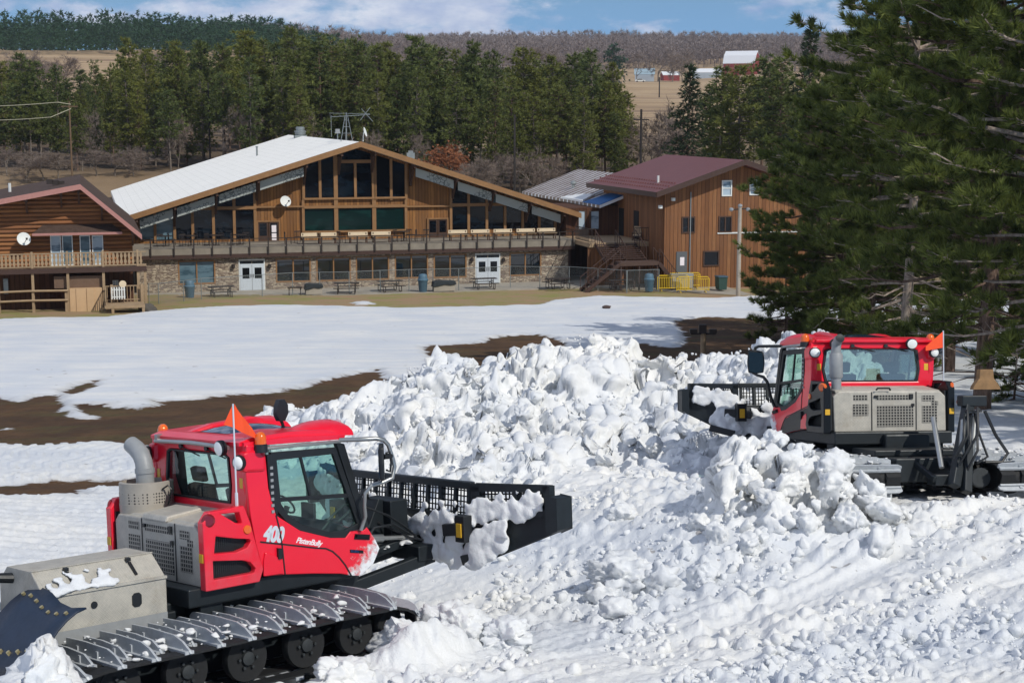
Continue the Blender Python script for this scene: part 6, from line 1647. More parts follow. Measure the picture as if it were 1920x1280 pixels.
# lower doors, bits
r = rect_of(5, 17, 521, 552, VW+.6); framed(chalet, r, VW+.58, M_PANEB, M_TIMBD, .05, .05)
r = rect_of(211, 222, 525, 538, VW+.6); framed(chalet, r, VW+.58, M_PANEB, M_TRIMW, .05, .05, (.5,))
dish(45, 447, VW-.03, .42, 'pale satellite dish on the log wall above the balcony')
# fence rails, tan boxes and small stage under the balcony
fx = house('rail_fence', 'two-rail pole fence under the log balcony', 'fence')
for py in (549, 567):
    xa, z = fac(-20, py, VG-.15); xb = fac(128, py, VG-.15)[0]; m = MB(); m.tube([(xa,VG-.15,z),((xa+xb)/2,VG-.13,z+.03),(xb,VG-.15,z)], .07, 8); m.obj('rail', M_DECKW, fx, smooth=50)
for px in (62, 124): x = fac(px, 560, VG-.15)[0]; m = MB(); m.box(x-.07, x+.07, VG-.10, VG-.01, GZ-.5, fac(px,545,VG-.15)[1]); m.obj('post', M_DECKW, fx)
sh = house('storage_hutch', 'tan plywood hutch with double doors and brown top under the balcony', 'hutch')
xa = fac(131, 560, VG-.3)[0]; xb = fac(192, 560, VG-.3)[0]; z1 = fac(160, 541, VG-.3)[1]; z2 = fac(160, 519, VG-.3)[1]
m = MB(); m.box(xa, xb, VG-.05, VG+1.5, GZ-.4, z1); m.obj('body', M_TAN, sh)
m = MB(); m.prism([(xa-.9,z1+.002),(xb+.1,z1+.002),(xb+.1,z2),(xa-.9,z2)], 'y', VG+.3, VG+1.6); m.obj('hood', mat('brown_panel', '6a5443', .8), sh)
for e, f in ((143,162),(163,177)):
    a = fac(e, 560, VG-.07)[0]; c = fac(f, 560, VG-.07)[0]; m = MB(); m.box(a, c, VG-.10, VG-.054, GZ-.2, z1+.0); m.obj('door', M_TAN, sh)
sg = house('wooden_stage', 'small weathered wooden platform with railing beside the hutch', 'platform')
xa = fac(196, 575, VG-1.2)[0]; xb = fac(271, 575, VG-1.2)[0]; zs = fac(235, 569, VG-1.2)[1]
m = MB(); m.box(xa, xb, VG-2.2, VG-.2, zs-.16, zs); m.obj('platform_floor', M_DECKW, sg)
for px in (211, 268):
    for v_ in (VG-2.1, VG-.4): x = fac(px, 575, VG-1.2)[0]; m = MB(); m.box(x-.08,x+.08,v_-.08,v_+.08,GZ-.6,zs-.162 if v_ < VG-1 else zs+1.1); m.obj('leg', M_DECKW, sg)
m = MB()
for z in (zs+1.0, zs+.15): m.bar((xa+.1,VG-.3,z),(xb-.1,VG-.3,z),.06,.06); m.bar((xa+.1,VG-2.1,z),(xa+.1,VG-.3,z),.06,.06)
for k in range(9): m.bar((xa+.1,VG-2.1+k*.2,zs),(xa+.1,VG-2.1+k*.2,zs+1.0),.04,.04)
for k in range(12): m.bar((xa+.2+k*.2,VG-.3,zs),(xa+.2+k*.2,VG-.3,zs+1.0),.04,.04)
m.obj('railing', M_DECKW, sg)
m = MB(); m.box(0,.05,0,1.1,.0,.75)
o = empty('paddle_sign', lw(fac(231,560,VG-.6)[0], VG-.6, zs), LA, 'round pale board sign on a short post on the wooden platform', 'sign')
m = MB(); m.box(-.04,.04,-.03,.03,0,1.0); m.obj('post', M_TIMBD, o); m = MB(); m.lathe([(.22,0),(.22,.03)], (0,-.03,1.15), 18, axis=(0,-1,0)); m.obj('board', M_CREAM, o)
o = empty('picket_gate', lw(fac(222,560,VG-.9)[0], VG-.9, zs), LA, 'white slatted board standing on the wooden platform', 'slatted board')
m = MB()
for k in range(6): m.box(-.42+k*.15,-.34+k*.15,-.02,.02,.25,1.0)
m.box(-.42,.42,.02,.04,.35,.42); m.box(-.42,.42,.02,.04,.8,.87); m.obj('slats', M_TRIMW, o)
o = empty('junk_heap', lw(fac(280,583,VG-1.6)[0], VG-1.6, GZ-.1), 0, 'small dark heap of stones at the foot of the wooden platform', 'stone heap')
v, f = chunk_shape(np.random.default_rng(4), 3, 6, .25); np_mesh('stones', v*np.array([.6,.4,.3])+np.array([0,0,.15]), f, mat('dark_stone', '4f4a44', .9, var=.5), o)

# =================================================================== patio props
def at_patio(px, py):
    x, y = lz(px, py, .03); return lw(x, y, .031)
def picnic():
    o = empty('picnic_table')
    m = MB()
    for k in range(5): m.box(-.9,.9,-.37+k*.15,-.24+k*.15,.72,.76)
    m.obj('tabletop', M_IRON, o)
    for s_ in (-1,1): m = MB(); m.box(-.9,.9,s_*.78-.13,s_*.78+.13,.42,.46); m.obj('seat', M_IRON, o)
    for x in (-.6,.6):
        m = MB(); m.tube([(x,-.8,.42),(x,-.82,.06),(x,-.5,.03),(x,-.3,.06),(x,-.25,.72)], .03, 6); m.tube([(x,.8,.42),(x,.82,.06),(x,.5,.03),(x,.3,.06),(x,.25,.72)], .03, 6); m.bar((x,-.8,.40),(x,.8,.40),.04,.04); m.obj('leg', M_IRON, o)
    return o
PT = [(415,557,'dark picnic table right of the leftmost bin'),(650,550,'dark picnic table before the third ground-floor window'),(731,546,'dark picnic table left of the middle bin'),(908,541,'dark picnic table before the right white door'),(1046,541,'dark picnic table right of the last stone-wall window'),(1163,544,'dark picnic table below the brown stair')]
pt0 = picnic()
for i, (px, py, lab) in enumerate(PT):
    o = pt0 if i == 0 else copy_tree(pt0)
    o.location = at_patio(px, py); o.rotation_euler = (0,0,LA+[.1,-.2,.15,.0,.1,-.1][i]); tag(o, lab, 'picnic table', 'picnic tables on the patio')
o = empty('low_bench', at_patio(553,553), LA, 'small dark trestle bench left of the covered grill', 'bench')
m = MB(); m.box(-.5,.5,-.2,.2,.5,.56); m.obj('seat', M_IRON, o)
for x in (-.4,.4): m = MB(); m.bar((x,-.2,0),(x,.15,.5),.05,.05); m.bar((x,.2,0),(x,-.15,.5),.05,.05); m.obj('leg', M_IRON, o)
def bin_():
    o = empty('litter_bin'); m = MB(); m.lathe([(.26,0),(.33,.72),(.35,.73),(.35,.78)], (0,0,0), 18); m.obj('barrel', M_BIN, o, smooth=40)
    m = MB(); m.lathe([(.36,.78),(.37,.84),(.31,.90),(.30,1.08),(.26,1.18),(.10,1.23),(.01,1.24)], (0,0,0), 18); m.obj('lid', M_BINL, o, smooth=40)
    return o
b0 = bin_()
for i, (px, py, lab) in enumerate(((356,560,'blue-grey domed litter bin before the left stone wall'),(793,547,'blue-grey domed litter bin before the fifth ground-floor window'),(1217,546,'blue-grey domed litter bin left of the yellow barriers'))):
    o = b0 if i == 0 else copy_tree(b0); o.location = at_patio(px, py); o.scale = (1.05,1.05,1.05); tag(o, lab, 'litter bin', 'blue litter bins on the patio')
for px, py, w, lab in ((588,552,1.3,'grill under a dark tarp beside the trestle bench'),(832,546,1.7,'long dark covered box on the patio left of the right white door')):
    o = empty('covered_grill', at_patio(px, py), LA, lab, 'covered grill')
    m = MB(); m.prism([(-w/2,.35),(-w/2+.05,.72),(-w/4,.80),(w/4,.76),(w/2-.05,.74),(w/2,.5),(w/4,.44),(0,.5),(-w/4,.40)], 'y', -.35, .35); m.obj('tarp', mat('dark_tarp', '232b30', .6, var=.4), o, bevel=.04)
    m = MB(); m.box(-w/2+.08,w/2-.08,-.28,.28,.04,.5); m.obj('body', M_CONC, o)
# barriers
def barrier():
    o = empty('crowd_barrier'); m = MB(); W_, H_ = 2.3, 1.1
    m.tube([(-W_/2,0,.12),(-W_/2,0,H_-.12),(-W_/2+.12,0,H_),(W_/2-.12,0,H_),(W_/2,0,H_-.12),(W_/2,0,.12)], .035, 6); m.bar((-W_/2,0,.2),(W_/2,0,.2),.05,.05); m.bar((-W_/2,0,H_-.14),(W_/2,0,H_-.14),.04,.04); m.obj('frame', M_YEL, o)
    m = MB()
    for k in range(17): x = -W_/2+.13+k*.127; m.bar((x,0,.2),(x,0,H_-.14),.03,.03)
    m.obj('upright', M_YEL, o)
    for s_ in (-1,1): m = MB(); m.tube([(s_*.9,-.3,0),(s_*.9,-.25,.06),(s_*.9,.25,.06),(s_*.9,.3,0)], .03, 6); m.obj('foot', M_YEL, o)
    return o
bb0 = barrier()
for i, (px, py, rz, lab) in enumerate(((1262,545,-.1,'yellow crowd barrier of the stack, half hidden behind the front one'),(1299,548,-.2,'yellow crowd barrier at the front right of the stack'),(1283,540,-.15,'yellow crowd barrier at the back of the stack'))):
    o = bb0 if i == 0 else copy_tree(bb0); o.location = at_patio(px, py); o.rotation_euler = (0,0,LA+rz); tag(o, lab, 'barrier', 'yellow barriers on the patio')
o = empty('wheelie_bin', at_patio(1352,545), LA, 'dark green wheeled bin by the right corner of the annex', 'bin')
m = MB(); m.prism([(-.28,.1),(.28,.1),(.34,1.0),(-.34,1.0)], 'y', -.35, .35); m.obj('body', mat('dark_green_plastic', '24423a', .6), o); m = MB(); m.box(-.37,.37,-.4,.4,1.0,1.07); m.obj('lid', M_BIN, o)
o = empty('utility_cabinet', lw(*lz(1276,541,.03),.031)+Vector((0,-.5,0)), LA, 'pale grey metal cabinet standing before the annex door', 'cabinet'); m = MB(); m.box(-.85,.85,-.2,.2,.1,1.15); m.obj('body', M_GREY, o)
for s_ in (-1,1): m = MB(); m.box(s_*.7-.05,s_*.7+.05,-.15,.15,0,.1); m.obj('foot', M_IRON, o)
# chain link fence along the patio edge
def mesh_mat():
    t = NT('chain_link'); nt = t.t; nt.nodes.remove(t.b); co = t.coord(); s = t.n('ShaderNodeSeparateXYZ'); t.link(co, s.inputs[0])
    def dl(sg): return t.math('LESS_THAN', t.math('FRACT', t.math('DIVIDE', t.math('ADD', s.outputs[0], t.math('MULTIPLY', s.outputs[2], sg)), .07)), .055)
    m = t.math('MAXIMUM', dl(1.0), dl(-1.0))
    d = t.n('ShaderNodeBsdfDiffuse'); d.inputs[0].default_value = lin('8a9292'); tr = t.n('ShaderNodeBsdfTransparent'); mx = t.n('ShaderNodeMixShader')
    t.link(m, mx.inputs[0]); nt.links.new(tr.outputs[0], mx.inputs[1]); nt.links.new(d.outputs[0], mx.inputs[2]); nt.links.new(mx.outputs[0], t.out.inputs[0]); return t.m
M_LINK = mesh_mat()
fe = house('chain_link_fence', 'galvanised chain-link fence along the front edge of the patio', 'fence')
FP = [(280,577),(298,577),(345,571),(378,566),(492,558),(549,554),(600,553),(655,552),(713,549),(767,547),(812,546),(860,545),(957,540),(1012,541),(1067,541),(1121,545),(1175,549),(1235,547)]
FW = [lz(*p) for p in FP]
for i, (x, y) in enumerate(FW):
    m = MB(); r_ = .05 if FP[i][0] == 1175 else .03; m.cyl((x,y,0),(x,y,1.62),r_,n=7); m.obj('fence_post', M_GALV, fe)
for p, q in zip(FW, FW[1:]):
    m = MB(); m.bar((p[0],p[1],1.6),(q[0],q[1],1.6),.035,.035); m.obj('top_rail', M_GALV, fe)
    m = MB(); L_ = math.hypot(q[0]-p[0], q[1]-p[1]); m.add([(0,0,.03),(L_,0,.03),(L_,0,1.58),(0,0,1.58)], [(0,1,2,3)]); w = m.obj('wire_mesh', M_LINK, fe); w.location = (p[0],p[1]+.02,0); w.rotation_euler = (0,0,math.atan2(q[1]-p[1], q[0]-p[0]))

# =================================================================== poles, masts
def pole(name, px, pyb, pyt, D, r, label, arms=(), mt=None, cat='utility pole'):
    p = atD(px, pyb, D); zt_ = atD(px, pyt, D)[2]; zg = min(gz1(p[0], p[1]), p[2]); e = empty(name, (p[0], p[1], zg), 0, label, cat)
    m = MB(); m.cyl((0,0,-.2),(0,0,zt_-zg),r,r*.75,n=10); m.obj('shaft', mt or M_DECKW, e)
    for k, (dz, w) in enumerate(arms): m = MB(); m.box(-w/2,w/2,-.07,.07,zt_-zg-dz-.06,zt_-zg-dz+.06); m.obj('crossarm', mt or M_DECKW, e)
    return e, zt_-zg
M_POLE = mat('grey_pole_wood', 'a39a8c', .85, var=.2); M_DPOLE = mat('dark_pole', '2a2522', .8)
e, h = pole('utility_pole', 1384, 551, 384, 106, .16, 'pale wooden utility pole before the annex gable', mt=M_POLE)
m = MB(); m.bar((-.6,0,h-.35),(.55,0,h-.25),.08,.08); m.obj('crossarm', M_IRON, e)
for x in (-.6,0,.55): m = MB(); m.lathe([(.06,-.1),(.16,0),(.14,.12),(.03,.16)], (x,-.05,h-.1 if x == 0 else h-.35), 10); m.obj('floodlight', M_GREY, e)
e, h = pole('utility_pole', 135, 322, 190, 150, .10, 'brown utility pole with a crossarm among the left pines', ((.5,1.6),), mat('brown_pole', '66513b', .85))
pole('utility_pole', 1201, 330, 205, 150, .14, 'dark thin pole with a short crossarm right of the bare trees', ((1.0,1.5),), M_DPOLE)
e, h = pole('power_pole', 1350, 300, 252, 150, .13, 'grey H-shaped power frame behind the annex roof', ((.3,2.0),), M_POLE, 'power frame')
m = MB(); m.cyl((1.0,.3,-.2),(1.0,.3,h-.1),.12,n=8); m.obj('shaft', M_POLE, e)
pole('utility_pole', 395, 330, 155, 165, .10, 'black bare pole standing behind the white lodge roof', (), M_DPOLE)
pole('utility_pole', 965, 330, 215, 150, .12, 'black bare pole left of the middle pines', (), M_DPOLE)
pole('utility_pole', 1236, 190, 145, 480, .22, 'far brown pole standing in the open field', (), M_DPOLE)
for i, (a_, c_) in enumerate((((-60,200),(108,192)),((-60,226),(95,220)))):
    P = [Vector(atD(a_[0]+(c_[0]-a_[0])*u, a_[1]+(c_[1]-a_[1])*u-2*math.sin(u*3.14)*-1, 149)) for u in np.linspace(0,1,9)]
    P.append(Vector(atD(133, 196+i*8, 150)))
    m = MB(); m.tube(P, .03, 5); o = m.obj('power_line', mat('cable_pale', 'b8b49a', .6), None); tag(o, 'pale slack power line in front of the left pines, the %s one' % ('upper', 'lower')[i], 'power line')
# snow-making light/gun stub behind the pile
pq = ground_at(1318, 668); e = empty('floodlight_mast', pq, 0, 'short mast with twin floodlights behind the snow pile', 'floodlight')
hh = atD(1318, 612, pq[1])[2]-pq[2]
m = MB(); m.cyl((0,0,-.2),(0,0,hh-.3),.12,n=8); m.obj('shaft', M_DECKW, e)
m = MB(); m.box(-.55,.55,-.05,.05,hh-.35,hh-.28); m.obj('crossarm', M_IRON, e)
for x in (-.45,-.05,.4): m = MB(); m.box(x-.16,x+.16,-.2,.02,hh-.28,hh+(.1 if x == -.05 else -.1)); m.obj('lamp_head', M_IRON if x else M_GREY, e)
# stone on the snowfield
pq = ground_at(1139, 578); v, f = chunk_shape(np.random.default_rng(9), 3, 6, .2)
o = np_mesh('rock', v*np.array([.28,.2,.13]), f, mat('dark_stone2', '4a3a34', .9)); o.location = (pq[0], pq[1], pq[2]+.08); tag(o, 'small dark rock alone on the smooth snowfield', 'rock')
# ------------------------------------------------------------------ vegetation
def leaf_mat(name, a, b, c, trans=.25):
    t = NT(name); ti = t.n('ShaderNodeAttribute', attribute_name='tint').outputs['Fac']; oi = t.n('ShaderNodeObjectInfo').outputs['Random']
    col = t.mix(ti, lin(a), lin(b)); col = t.mix(t.math('MULTIPLY', t.ramp(oi, [(.25, 0.0), (1.0, 1.0)]), .65), col, lin(c))
    t.set(color=col, rough=.6, spec=.25)
    nt = t.t; tl = t.n('ShaderNodeBsdfTranslucent'); t.link(col, tl.inputs[0]); mx = t.n('ShaderNodeMixShader'); mx.inputs[0].default_value = trans
    nt.links.new(t.b.outputs[0], mx.inputs[1]); nt.links.new(tl.outputs[0], mx.inputs[2]); nt.links.new(mx.outputs[0], t.out.inputs[0]); return t.m
M_NEED = leaf_mat('pine_needles', '33452b', '808a4c', '86863c')
M_NEEDN = leaf_mat('near_pine_needles', '283a22', '929a4a', '5d6a35', .38)
M_SPRUCE = leaf_mat('spruce_needles', '2b3826', '4b5a3c', '36452e')
M_PINEB = leaf_mat('blue_pine_needles', '2e4836', '4d6a4c', '39583f')
M_RUSTL = leaf_mat('dry_oak_leaves', '8a5a3c', 'a8704c', '96644a')
M_TWIG = leaf_mat('bare_twigs', '6d6058', '94867a', '7d7068', .0)
M_TWIGF = leaf_mat('far_bare_twigs', '7b6e69', '988d88', '877b76', .0)
def bark_mat(name, a, b, s=3.0):
    t = NT(name); co = t.coord(); n = t.noise(t.mapping(co, (s*2, s*2, s*.5)), 1.5, 5.0, .7)
    t.set(color=t.mix(t.ramp(n, [(.35, 0.0), (.65, 1.0)]), lin(a), lin(b)), rough=.9, spec=.15); t.bump(n, .8, .04); return t.m
M_BARK = bark_mat('pine_bark', '4a3a30', '8a7466'); M_BARKL = bark_mat('pale_bark', '7d7066', 'b0a294'); M_BARKG = bark_mat('grey_bark', '5d544c', '8d8378')

def blades(P, Dr, n, ln, wd, spread, rng, curve=.0):
    """n thin triangles from every point P fanning round direction Dr -> verts, faces, tint"""
    m = len(P); d = Dr/np.linalg.norm(Dr, axis=1)[:, None]
    d = np.repeat(d, n, 0); p = np.repeat(P, n, 0)
    r = rng.normal(size=(m*n, 3)); r /= np.linalg.norm(r, axis=1)[:, None]
    dd = d + r*spread; dd /= np.linalg.norm(dd, axis=1)[:, None]
    s = np.cross(dd, rng.normal(size=(m*n, 3))); s /= np.linalg.norm(s, axis=1)[:, None]
    L = (np.repeat(ln, n) if np.ndim(ln) else np.full(m*n, ln))*rng.uniform(.65, 1.25, m*n)
    w = (wd*rng.uniform(.7, 1.3, m*n))[:, None]
    a = p + s*w*.5; b = p - s*w*.5; c = p + dd*L[:, None] + np.array([0, 0, curve])*L[:, None]
    V = np.stack([a, b, c], 1).reshape(-1, 3); F = np.arange(m*n*3).reshape(-1, 3)
    T = np.repeat(rng.random(m)*.6 + .0, n) + rng.random(m*n)*.4
    return V, F, np.repeat(T, 3)

def limb_tubes(mb, pts, r0, r1, n=5):
    k = len(pts); mb.tube(pts, [r0+(r1-r0)*i/(k-1) for i in range(k)], n, caps=False)

def pine_proto(name, seed, H, crown0, R, mt, bark, whorls, limbs, tufts, nb, ln, wd, prof='round', droop=.15, trunk_r=.16, dead=10, spread=.75):
    rng = np.random.default_rng(seed); root = empty(name)
    mb = MB(); lean = rng.normal(0, .012, 2); ax = lambda z: np.array([lean[0]*z+.08*math.sin(z*.5+seed), lean[1]*z+.06*math.cos(z*.4+seed), z])
    mb.tube([ax(z) for z in np.linspace(-.4, H*.98, 12)], [trunk_r*(1-.93*max(0, z)/H) for z in np.linspace(-.4, H*.98, 12)], 8, caps=False)
    P, Dn, Ls = [], [], []
    for w in range(whorls):
        u = w/(whorls-1); z = H*(crown0+(1-crown0)*u**.92)
        if prof == 'round': rad = R*(.25+.75*math.sin(min(1, (1-u)*1.25+.05)*math.pi/2))*(.5+.5*min(1, u*5+.35))
        elif prof == 'cone': rad = R*(1-u)**.85+.15
        else: rad = R*(.3+.7*(1-u))*(.55+.45*min(1, u*4))
        for l in range(limbs):
            if rng.random() < .16 and prof != 'cone': continue
            an = rng.uniform(0, 2*math.pi); L = rad*rng.uniform(.6, 1.18); c = ax(z+rng.normal(0, .15))
            up = (.30-.45*(1-u)) if prof != 'cone' else -.25-.2*(1-u)
            dr = np.array([math.cos(an), math.sin(an), up+rng.normal(0, .14)])
            pts = [c+dr*L*t+np.array([0,0,-droop*L*t*t+.22*L*t**3]) for t in np.linspace(0, 1, 4)]
            if L > .5: limb_tubes(mb, pts, .035+.012*L, .012, 4)
            nt_ = max(3, int(tufts*L/R))
            for q in range(nt_):
                t = 1-.78*rng.random()**1.3; k = pts[0]*(1-t)+pts[-1]*t+np.array([0,0,-droop*L*t*t*.3])
                side = rng.normal(0, .17*L+.12, 3)*np.array([1,1,.45]); P.append(k+side*(.4+t*.6)); Dn.append(dr*.7+np.array([0,0,.35])+rng.normal(0,.4,3)); Ls.append(ln*rng.uniform(.8,1.2))
    for k in range(dead):       # dead snags under the crown
        z = H*crown0*rng.uniform(.35, 1.0); an = rng.uniform(0, 6.28); L = rng.uniform(.6, 1.6); c = ax(z); limb_tubes(mb, [c, c+np.array([math.cos(an)*L, math.sin(an)*L, -.1*L])], .035, .012, 4)
    mb.obj('trunk', bark, root, smooth=60)
    V, F, T = blades(np.array(P), np.array(Dn), nb, np.array(Ls), wd, spread, rng)
    np_mesh('crown', V, F, mt, root, smooth=False, attrs={'tint': T})
    root['H'] = H; return root

def bare_proto(name, seed, H, mt, bark, spread=.55, depth=4, twigs=5, leaves=None):
    rng = np.random.default_rng(seed); root = empty(name); mb = MB(); tips = []
    def grow(p, d, L, r, lv):
        n = 3; pts = [p]
        for i in range(n):
            d = d+rng.normal(0, .10, 3)+np.array([0,0,.03]); d /= np.linalg.norm(d); pts.append(pts[-1]+d*L/n)
        limb_tubes(mb, pts, r, r*.62, 6 if lv == 0 else 4)
        if lv >= depth: tips.append((pts[-1], d)); tips.append((pts[-2], d)); return
        for k in range(2 if lv else 3):
            dd = d+rng.normal(0, spread, 3)+np.array([0,0,.10]); dd /= np.linalg.norm(dd); grow(pts[-1] if k < 2 else pts[-2], dd, L*rng.uniform(.62,.85), r*.6, lv+1)
        if lv: dd = d+rng.normal(0, spread*1.2, 3); dd /= np.linalg.norm(dd); grow(pts[-2], dd, L*.6, r*.45, lv+1)
    grow(np.array([0,0,-.2]), np.array([.03,.02,1.0]), H*.30, H*.016, 0)
    mb.obj('trunk', bark, root, smooth=60)
    P = np.array([t[0] for t in tips]); Dn = np.array([t[1] for t in tips])
    V, F, T = blades(P, Dn, twigs, H*.10, .03+H*.0012, .7, rng)
    np_mesh('twigs', V, F, mt, root, smooth=False, attrs={'tint': T})
    if leaves is not None:
        P2 = np.repeat(P, 7, 0)+rng.normal(0, H*.05, (len(P)*7, 3)); V, F, T = blades(P2, rng.normal(size=P2.shape), 5, .28, .24, 1.0, rng)
        np_mesh('dry_leaves', V, F, leaves, root, smooth=False, attrs={'tint': T})
    root['H'] = H; return root
HIDE = []
def plant(proto, px, py_top, D, label, group, cat, wide=1.0, zg=None, used={}):
    s_ = (px-960)/F_PX*D; top = atD(px, py_top, D); z = gz1(top[0], D) if zg is None else zg
    h = max(3.0, top[2]-z); k = h/proto['H']
    o = proto if proto.name not in used else copy_tree(proto)
    used[proto.name] = 1
    o.location = (top[0], D, z-.1); o.scale = (k*wide, k*wide, k); o.rotation_euler = (0, 0, random.uniform(0, 6.28))
    return tag(o, label, cat, group)

# --- middle-distance red pines
PR = [pine_proto('pine_tree', 100+i, 17, c0, R, M_NEED, M_BARKG if i % 2 else M_BARK, 24, 6, 12, 10, .55, .12, 'round' if i % 3 else 'mid', trunk_r=.19) for i, (c0, R) in enumerate(((.34,2.7),(.24,2.4),(.40,3.1),(.18,2.7),(.30,1.9),(.46,2.6),(.12,3.0)))]
SPR = [pine_proto('spruce_tree', 150+i, 17, .06, 3.2, M_SPRUCE, M_BARK, 34, 7, 12, 10, .5, .11, 'cone', .2, .2, 0, .6) for i in range(2)]
TOPS = np.array([(-200,140),(0,120),(30,100),(60,118),(110,125),(170,118),(205,130),(235,74),(262,95),(300,92),(330,85),(372,80),(420,88),(460,66),(500,78),(545,60),(590,72),(625,80),(665,76),(700,92),(730,84),(790,76),(830,98),(885,84),(930,105),(985,98),(1040,112),(1075,105),(1110,96),(1150,125),(1172,165),(1190,200)], float)
ZONES = [(-999,180,'dark pine of the stand behind the log chalet','pines behind the log chalet'),(180,480,'tall mixed-green pine behind the left half of the white lodge roof','pines behind the left half of the lodge roof'),
 (480,800,'tall pine behind the lodge ridge and aerial','pines behind the lodge ridge'),(800,1250,'bushy pine behind the bare shrubs right of the lodge ridge','pines right of the lodge ridge'),(1250,2500,'dark pine rising behind the annex roof','pines behind the annex')]
def zone(px):
    for a, b_, l, g in ZONES:
        if a <= px < b_: return l, g
rt = random.Random(5)
def forest(pxs, D0, D1, lift, jit):
    for px in pxs:
        px = px+rt.uniform(-9, 9); D = rt.uniform(D0, D1); t = np.interp(px, TOPS[:,0], TOPS[:,1])+lift+rt.uniform(-jit, jit)
        l, g = zone(px); plant(rt.choice(PR), px, t, D, l, g, 'pine', rt.uniform(.75, 1.4))
forest([q[0] for q in TOPS[1:-1]], 166, 178, 0, 3)
forest(range(-60, 1180, 26), 180, 200, 18, 14)
forest(range(-40, 1170, 30), 160, 170, 62, 22)
forest(range(-60, 1150, 30), 205, 235, 30, 20)
forest(range(-70, 330, 24), 176, 186, 90, 40)
forest(range(-70, 700, 40), 240, 270, 40, 15)
for px, t, D, k in ((1352,132,150,0),(1392,128,146,1),(1432,112,152,2),(1470,116,142,0),(1500,170,138,3),(1330,165,160,4),(1415,150,168,5),(1455,150,170,6),(1545,150,150,1),(1585,140,160,2),(1640,150,150,3),(1700,140,160,0),(1760,150,150,5),(1820,150,160,1),(1880,150,150,2),(1950,150,150,3)):
    l, g = ZONES[4][2:]; plant(PR[k], px, t, D, l, g, 'pine', 1.25)
plant(SPR[0], 1292, 128, 140, 'dark broad spruce standing just left above the annex roof', None, 'spruce', 1.15)
plant(SPR[1], 1524, 42, 135, 'tallest dark spruce poking above the far hill right of the barn', None, 'spruce', .85)
# --- leafless trees and the rusty oak
BT = [bare_proto('bare_tree', 300+i, 9, M_TWIG, M_BARKG, .55, 5, 6) for i in range(3)]
OAK = bare_proto('oak_tree', 320, 8, M_TWIG, M_BARKG, .55, 4, 4, M_RUSTL)
plant(OAK, 848, 258, 158, 'rust-leaved young oak behind the right slope of the lodge roof', None, 'oak', 1.2)
for px, t, D, k in ((905,285,156,0),(935,278,160,1),(975,270,158,2),(1005,282,156,0),(1030,285,160,1),(1060,290,162,2),(890,300,155,1)): plant(BT[k], px, t, D, 'grey leafless tree in the thicket behind the right slope of the lodge roof', 'bare trees behind the lodge roof', 'bare tree', 1.3)
for px, t, D, k in ((12,296,158,0),(48,302,157,1),(80,306,156,2),(108,312,157,0),(180,308,158,1),(215,304,158,2),(250,312,158,0)): plant(BT[k], px, t, D, 'low leafless shrub on the brown bank behind the log chalet', 'bare shrubs on the bank behind the chalet', 'bare shrub', 1.8)
for px, t, D, k in ((1222,185,170,0),(1240,200,165,2),(1200,215,172,1)): plant(BT[k], px, t, D, 'grey leafless tree left of the broad spruce', 'bare trees left of the spruce', 'bare tree', 1.0)
for px, t, D, k in ((20,98,330,0),(55,92,335,1),(85,90,330,2),(110,98,340,0),(70,105,325,1),(-10,100,330,2),(38,110,320,2),(275,88,350,1),(300,92,350,2)): plant(BT[k], px, t, D, 'pale leafless tree below the far pine wood at the left', 'pale bare trees on the left slope', 'bare tree', 1.3)
for px, t, D, k in ((1000,82,640,0),(1030,88,640,1),(1060,84,650,2),(1085,92,640,0),(1110,100,630,1),(1235,82,720,2),(1262,88,700,0),(1280,98,690,1),(1195,95,720,1)): plant(BT[k], px, t, D, 'leafless farmyard tree near the far houses', 'bare trees round the far farm', 'bare tree', 1.3)
for px, t, D in ((205,225,172),(650,225,170),(630,235,168),(150,200,163),(330,210,164),(455,190,162),(705,235,163),(775,240,163),(560,200,163)): plant(BT[1], px, t, D, 'white-stemmed leafless tree between the pines behind the lodge', 'bare trees between the pines', 'bare tree', .7)
rp = pine_proto('round_evergreen', 170, 9, .08, 2.6, M_PINEB, M_BARK, 14, 7, 10, 9, .6, .2, 'round')
plant(rp, 1150, 88, 640, 'single round dark evergreen standing in the far field', None, 'evergreen', 1.0)

